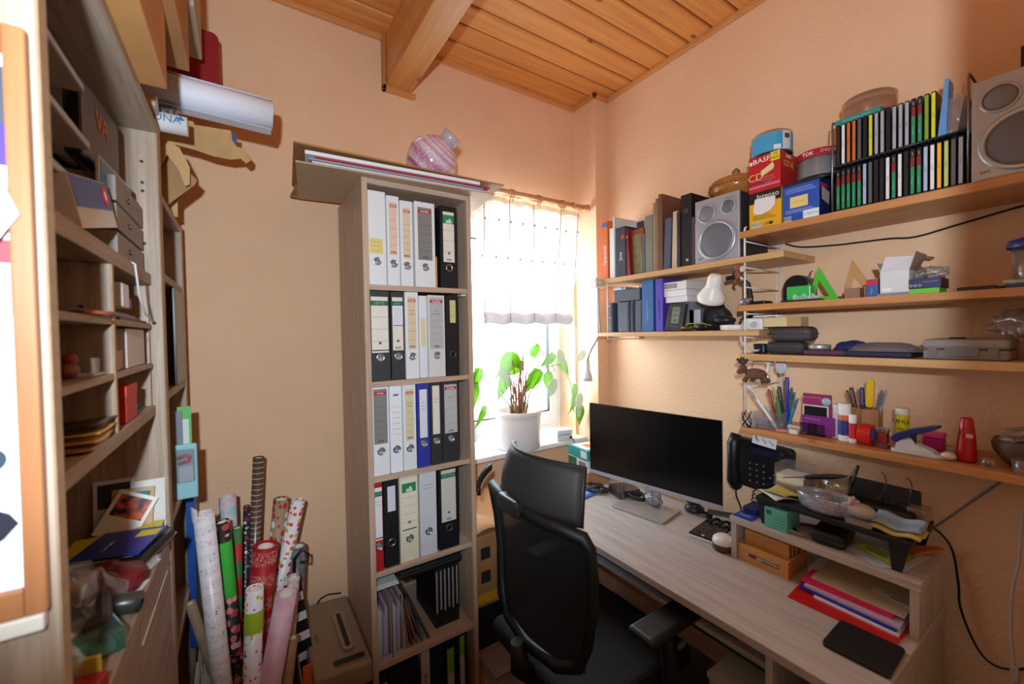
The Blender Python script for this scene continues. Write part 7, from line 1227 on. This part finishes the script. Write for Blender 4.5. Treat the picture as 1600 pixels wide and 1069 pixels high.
q = ri('red_stapler', 'small red hand stapler with a metal head standing on the pen shelf', 'stapler', .413, Z4, 1.562); bx('base', P(140, 36, 44, .4), -.012, .013, 0, .035, 0, .008, q, bev=.002); bx('arm', P(156, 44, 48, .4), -.010, .011, .004, .034, .012, .046, q, bev=.004); bx('metal_head', M_metal, -.013, .014, .002, .03, .0465, .060, q, bev=.002); bx('chrome_jaw', M_metal, -.009, .010, -.002, .003, .009, .013, q)
q = ri('hole_punch', 'white hole punch with a dark blue lever arm on the pen shelf', 'hole punch', .338, Z4, 1.545)
b = B(); b.prism(rrect(-.052, .056, .0, .050, .014), 0, .011, 'Z'); b.ob('base', P(196, 202, 208, .4), q, bev=.003); B().prism([(-.042, .0112), (.040, .0112), (.030, .020), (.0, .030), (-.008, .044), (-.03, .036), (-.040, .026)], .008, .014, 'Y').ob('side_bracket', P(200, 206, 212, .4), q); B().prism([(-.042, .0112), (.040, .0112), (.030, .020), (.0, .030), (-.008, .044), (-.03, .036), (-.040, .026)], .036, .042, 'Y').ob('side_bracket', P(200, 206, 212, .4), q)
B().prism([(-.050, .030), (-.052, .042), (-.040, .054), (-.010, .070), (.028, .084), (.044, .087), (.047, .082), (.034, .074), (.0, .056), (-.024, .042), (-.038, .028)], .004, .046, 'Y').ob('lever', P(34, 46, 112, .35), q, bev=.004); bx('spring', P(40, 40, 44, .4), -.012, -.002, .018, .032, .012, .055, q)
q = ri('pink_sharpener', 'translucent magenta sharpener box behind the hole punch', 'sharpener', .318, Z4, 1.63); bx('tub', P(176, 30, 110, .3), -.022, .022, 0, .03, 0, .038, q, bev=.004); bx('lid', P(226, 70, 140, .35), -.023, .023, -.001, .031, .0385, .056, q, bev=.005)
q = ri('correction_roller', 'small white correction roller on the pen shelf', 'correction tape', .275, Z4, 1.552); B().ball((0, .01, .011), (.016, .012, .011)).ob('body', P(206, 196, 180, .4), q); bx('tip', M_clear, -.004, .010, .008, .016, .018, .034, q)
q = ri('red_bottle', 'red plastic glue bottle standing on the pen shelf', 'bottle', .246, Z4, 1.585); b = B()
for k, (hw, hd, z) in enumerate(()): pass
B().lathe([(.0, 0), (.0185, .001), (.0195, .005), (.0185, .04), (.0150, .085), (.0125, .112), (.010, .116), (.0, .117)], n=24).ob('bottle', P(176, 28, 40, .3), q); bx('label', P(206, 170, 160, .5), .002, .014, -.0195, -.0175, .066, .076, q)
q = ri('marble', 'clear marble with a blue centre on the pen shelf', 'marble', .205, Z4, 1.548); B().ball((0, .012, .0125), .0125, 20, 12).ob('glass', clear('marble_glass', (236, 230, 226), .10, .08, .10), q); B().ball((0, .006, .011), (.006, .004, .006), 12, 8).ob('blue_core', P(50, 70, 150, .3), q)
q = ri('clay_bowl', 'brown clay bowl full of wrapped bits at the end of the pen shelf', 'bowl', .150, Z4, 1.63); B().lathe([(.028, 0), (.040, .010), (.056, .036), (.060, .056), (.056, .068), (.052, .068), (.050, .050), (.03, .012), (.0, .010)], n=36).ob('bowl', noisy('clay', (84, 64, 50), (104, 80, 62), 40, .6), q); bag(0, 0, .070, .046, .044, .026, .6, k=.18).ob('wrapped_bits', M_film, q); B().ball((-.03, -.03, .062), (.016, .012, .010)).ob('white_packet', P(206, 204, 220, .4), q); bag(.012, .0, .066, .03, .03, .016, 1.6, k=.1).ob('dark_filling', P(90, 84, 90, .6), q)
q = ri('clear_cup', 'small clear cup with red bits before the clay bowl', 'cup', .142, Z4, 1.540); B().lathe([(.018, 0), (.020, .002), (.024, .038)], n=24).ob('cup', M_clear, q, thick=.001); B().ball((0, 0, .009), (.012, .012, .007)).ob('red_bits', P(190, 60, 50, .5), q)
# ---- hung on the ladder: plush figures, clip lamp, cables
M_pl = noisy('plush_brown', (92, 60, 44), (116, 78, 58), 160, .95, .4)
q = T('moose_plush', 'brown plush moose hanging on the wire ladder', 'plush toy', (1.515, .755, 1.372), RW)
B().ball((.012, 0, .0), (.038, .018, .020)).ob('body', M_pl, q); B().ball((-.030, -.004, .016), (.014, .014, .016)).ob('head', M_pl, q); B().ball((-.036, -.016, .006), (.010, .010, .009)).ob('muzzle', P(110, 74, 58, .9), q)
for (p0, p1) in (((-.012, 0, -.006), (-.026, -.006, -.030)), ((.036, 0, -.004), (.058, -.006, -.024)), ((.0, .01, -.008), (-.004, .006, -.030)), ((.028, .01, -.008), (.036, .006, -.030))): B().tube([p0, tuple((a+b_)/2 for a, b_ in zip(p0, p1)), p1], [.009, .008, .009], 8).ob('leg', M_pl, q)
for s in (-1, 1): b = B(); b.tube([(-.030, s*.004, .028), (-.034+s*-.012, s*.006, .040), (-.034+s*-.022, s*.006, .050)], [.004, .006, .005], 8); b.tube([(-.034+s*-.012, s*.006, .040), (-.034+s*-.004, s*.006, .056)], [.005, .005], 8); b.ob('antler', P(70, 46, 36, .9), q)
B().tube([(.0, .0, .018), (.0, .004, .035), (.004, .01, .045)], .001, 5).ob('hanging_loop', P(60, 50, 44, .8), q)
q = T('monkey_plush', 'tiny brown and white plush figure clinging to the ladder post', 'plush toy', (1.522, .800, 1.732), RW); B().ball((-.006, 0, .0), (.012, .010, .018)).ob('body', P(126, 78, 56, .9), q); B().ball((-.006, -.004, .026), (.013, .012, .012)).ob('head', P(140, 90, 66, .9), q); B().ball((.012, -.002, .018), (.011, .010, .012)).ob('white_part', P(206, 196, 186, .9), q); B().tube([(-.012, 0, -.012), (-.016, -.004, -.026), (-.008, -.006, -.034)], .005, 8).ob('leg', P(126, 78, 56, .9), q); B().tube([(.004, 0, -.01), (.012, -.004, -.022)], .005, 8).ob('leg', P(206, 196, 186, .9), q)
q = T('crystal_charm', 'clear glass charm tied to the ladder post', 'charm', (1.522, .782, 1.632), RW); b = B(); b.ball((0, 0, 0), (.020, .010, .013), 8, 5); b.ob('crystal', clear('grey_crystal', (206, 210, 224), .25, .05, .18, (170, 174, 190)), q); B().ball((.02, -.002, .006), (.008, .006, .006), 8, 5).ob('crystal', clear('grey_crystal2', (206, 210, 224), .25, .05, .18, (170, 174, 190)), q)
q = T('clip_lamp', 'small white clip-on lamp with a round reflector behind the moose', 'lamp', (1.60, .735, 1.388), RW); B().lathe([(.0, -.004), (.020, -.003), (.022, .0), (.018, .012), (.008, .022), (.0, .024)], (-.010, -.028, -.036), 28, 'Y').ob('reflector', P(196, 200, 198, .2, .5), q, rot=(0, 0, 0)); B().tube([(-.008, -.012, -.024), (-.004, .0, .0), (-.004, .0, .018)], .006, 8).ob('stem', P(222, 222, 220, .4), q); bx('clip', P(222, 222, 220, .4), -.014, .006, -.01, .02, .016, .0295, q, bev=.003); B().ball((.035, .005, .006), (.020, .006, .026)).ob('paddle', P(196, 198, 202, .4), q)
o = B().tube([(1.530+.006*sin(t*.5), .782+.016*sin(t*.9), 1.235-.065*abs(sin(t*.33))) for t in range(34)]+[(1.532, .752, 1.17), (1.531, .748, 1.13)], .0015, 5).ob('cable_knot', M_blackm); tag(o, 'thin black cable knotted around the ladder post above the phone', 'cable')
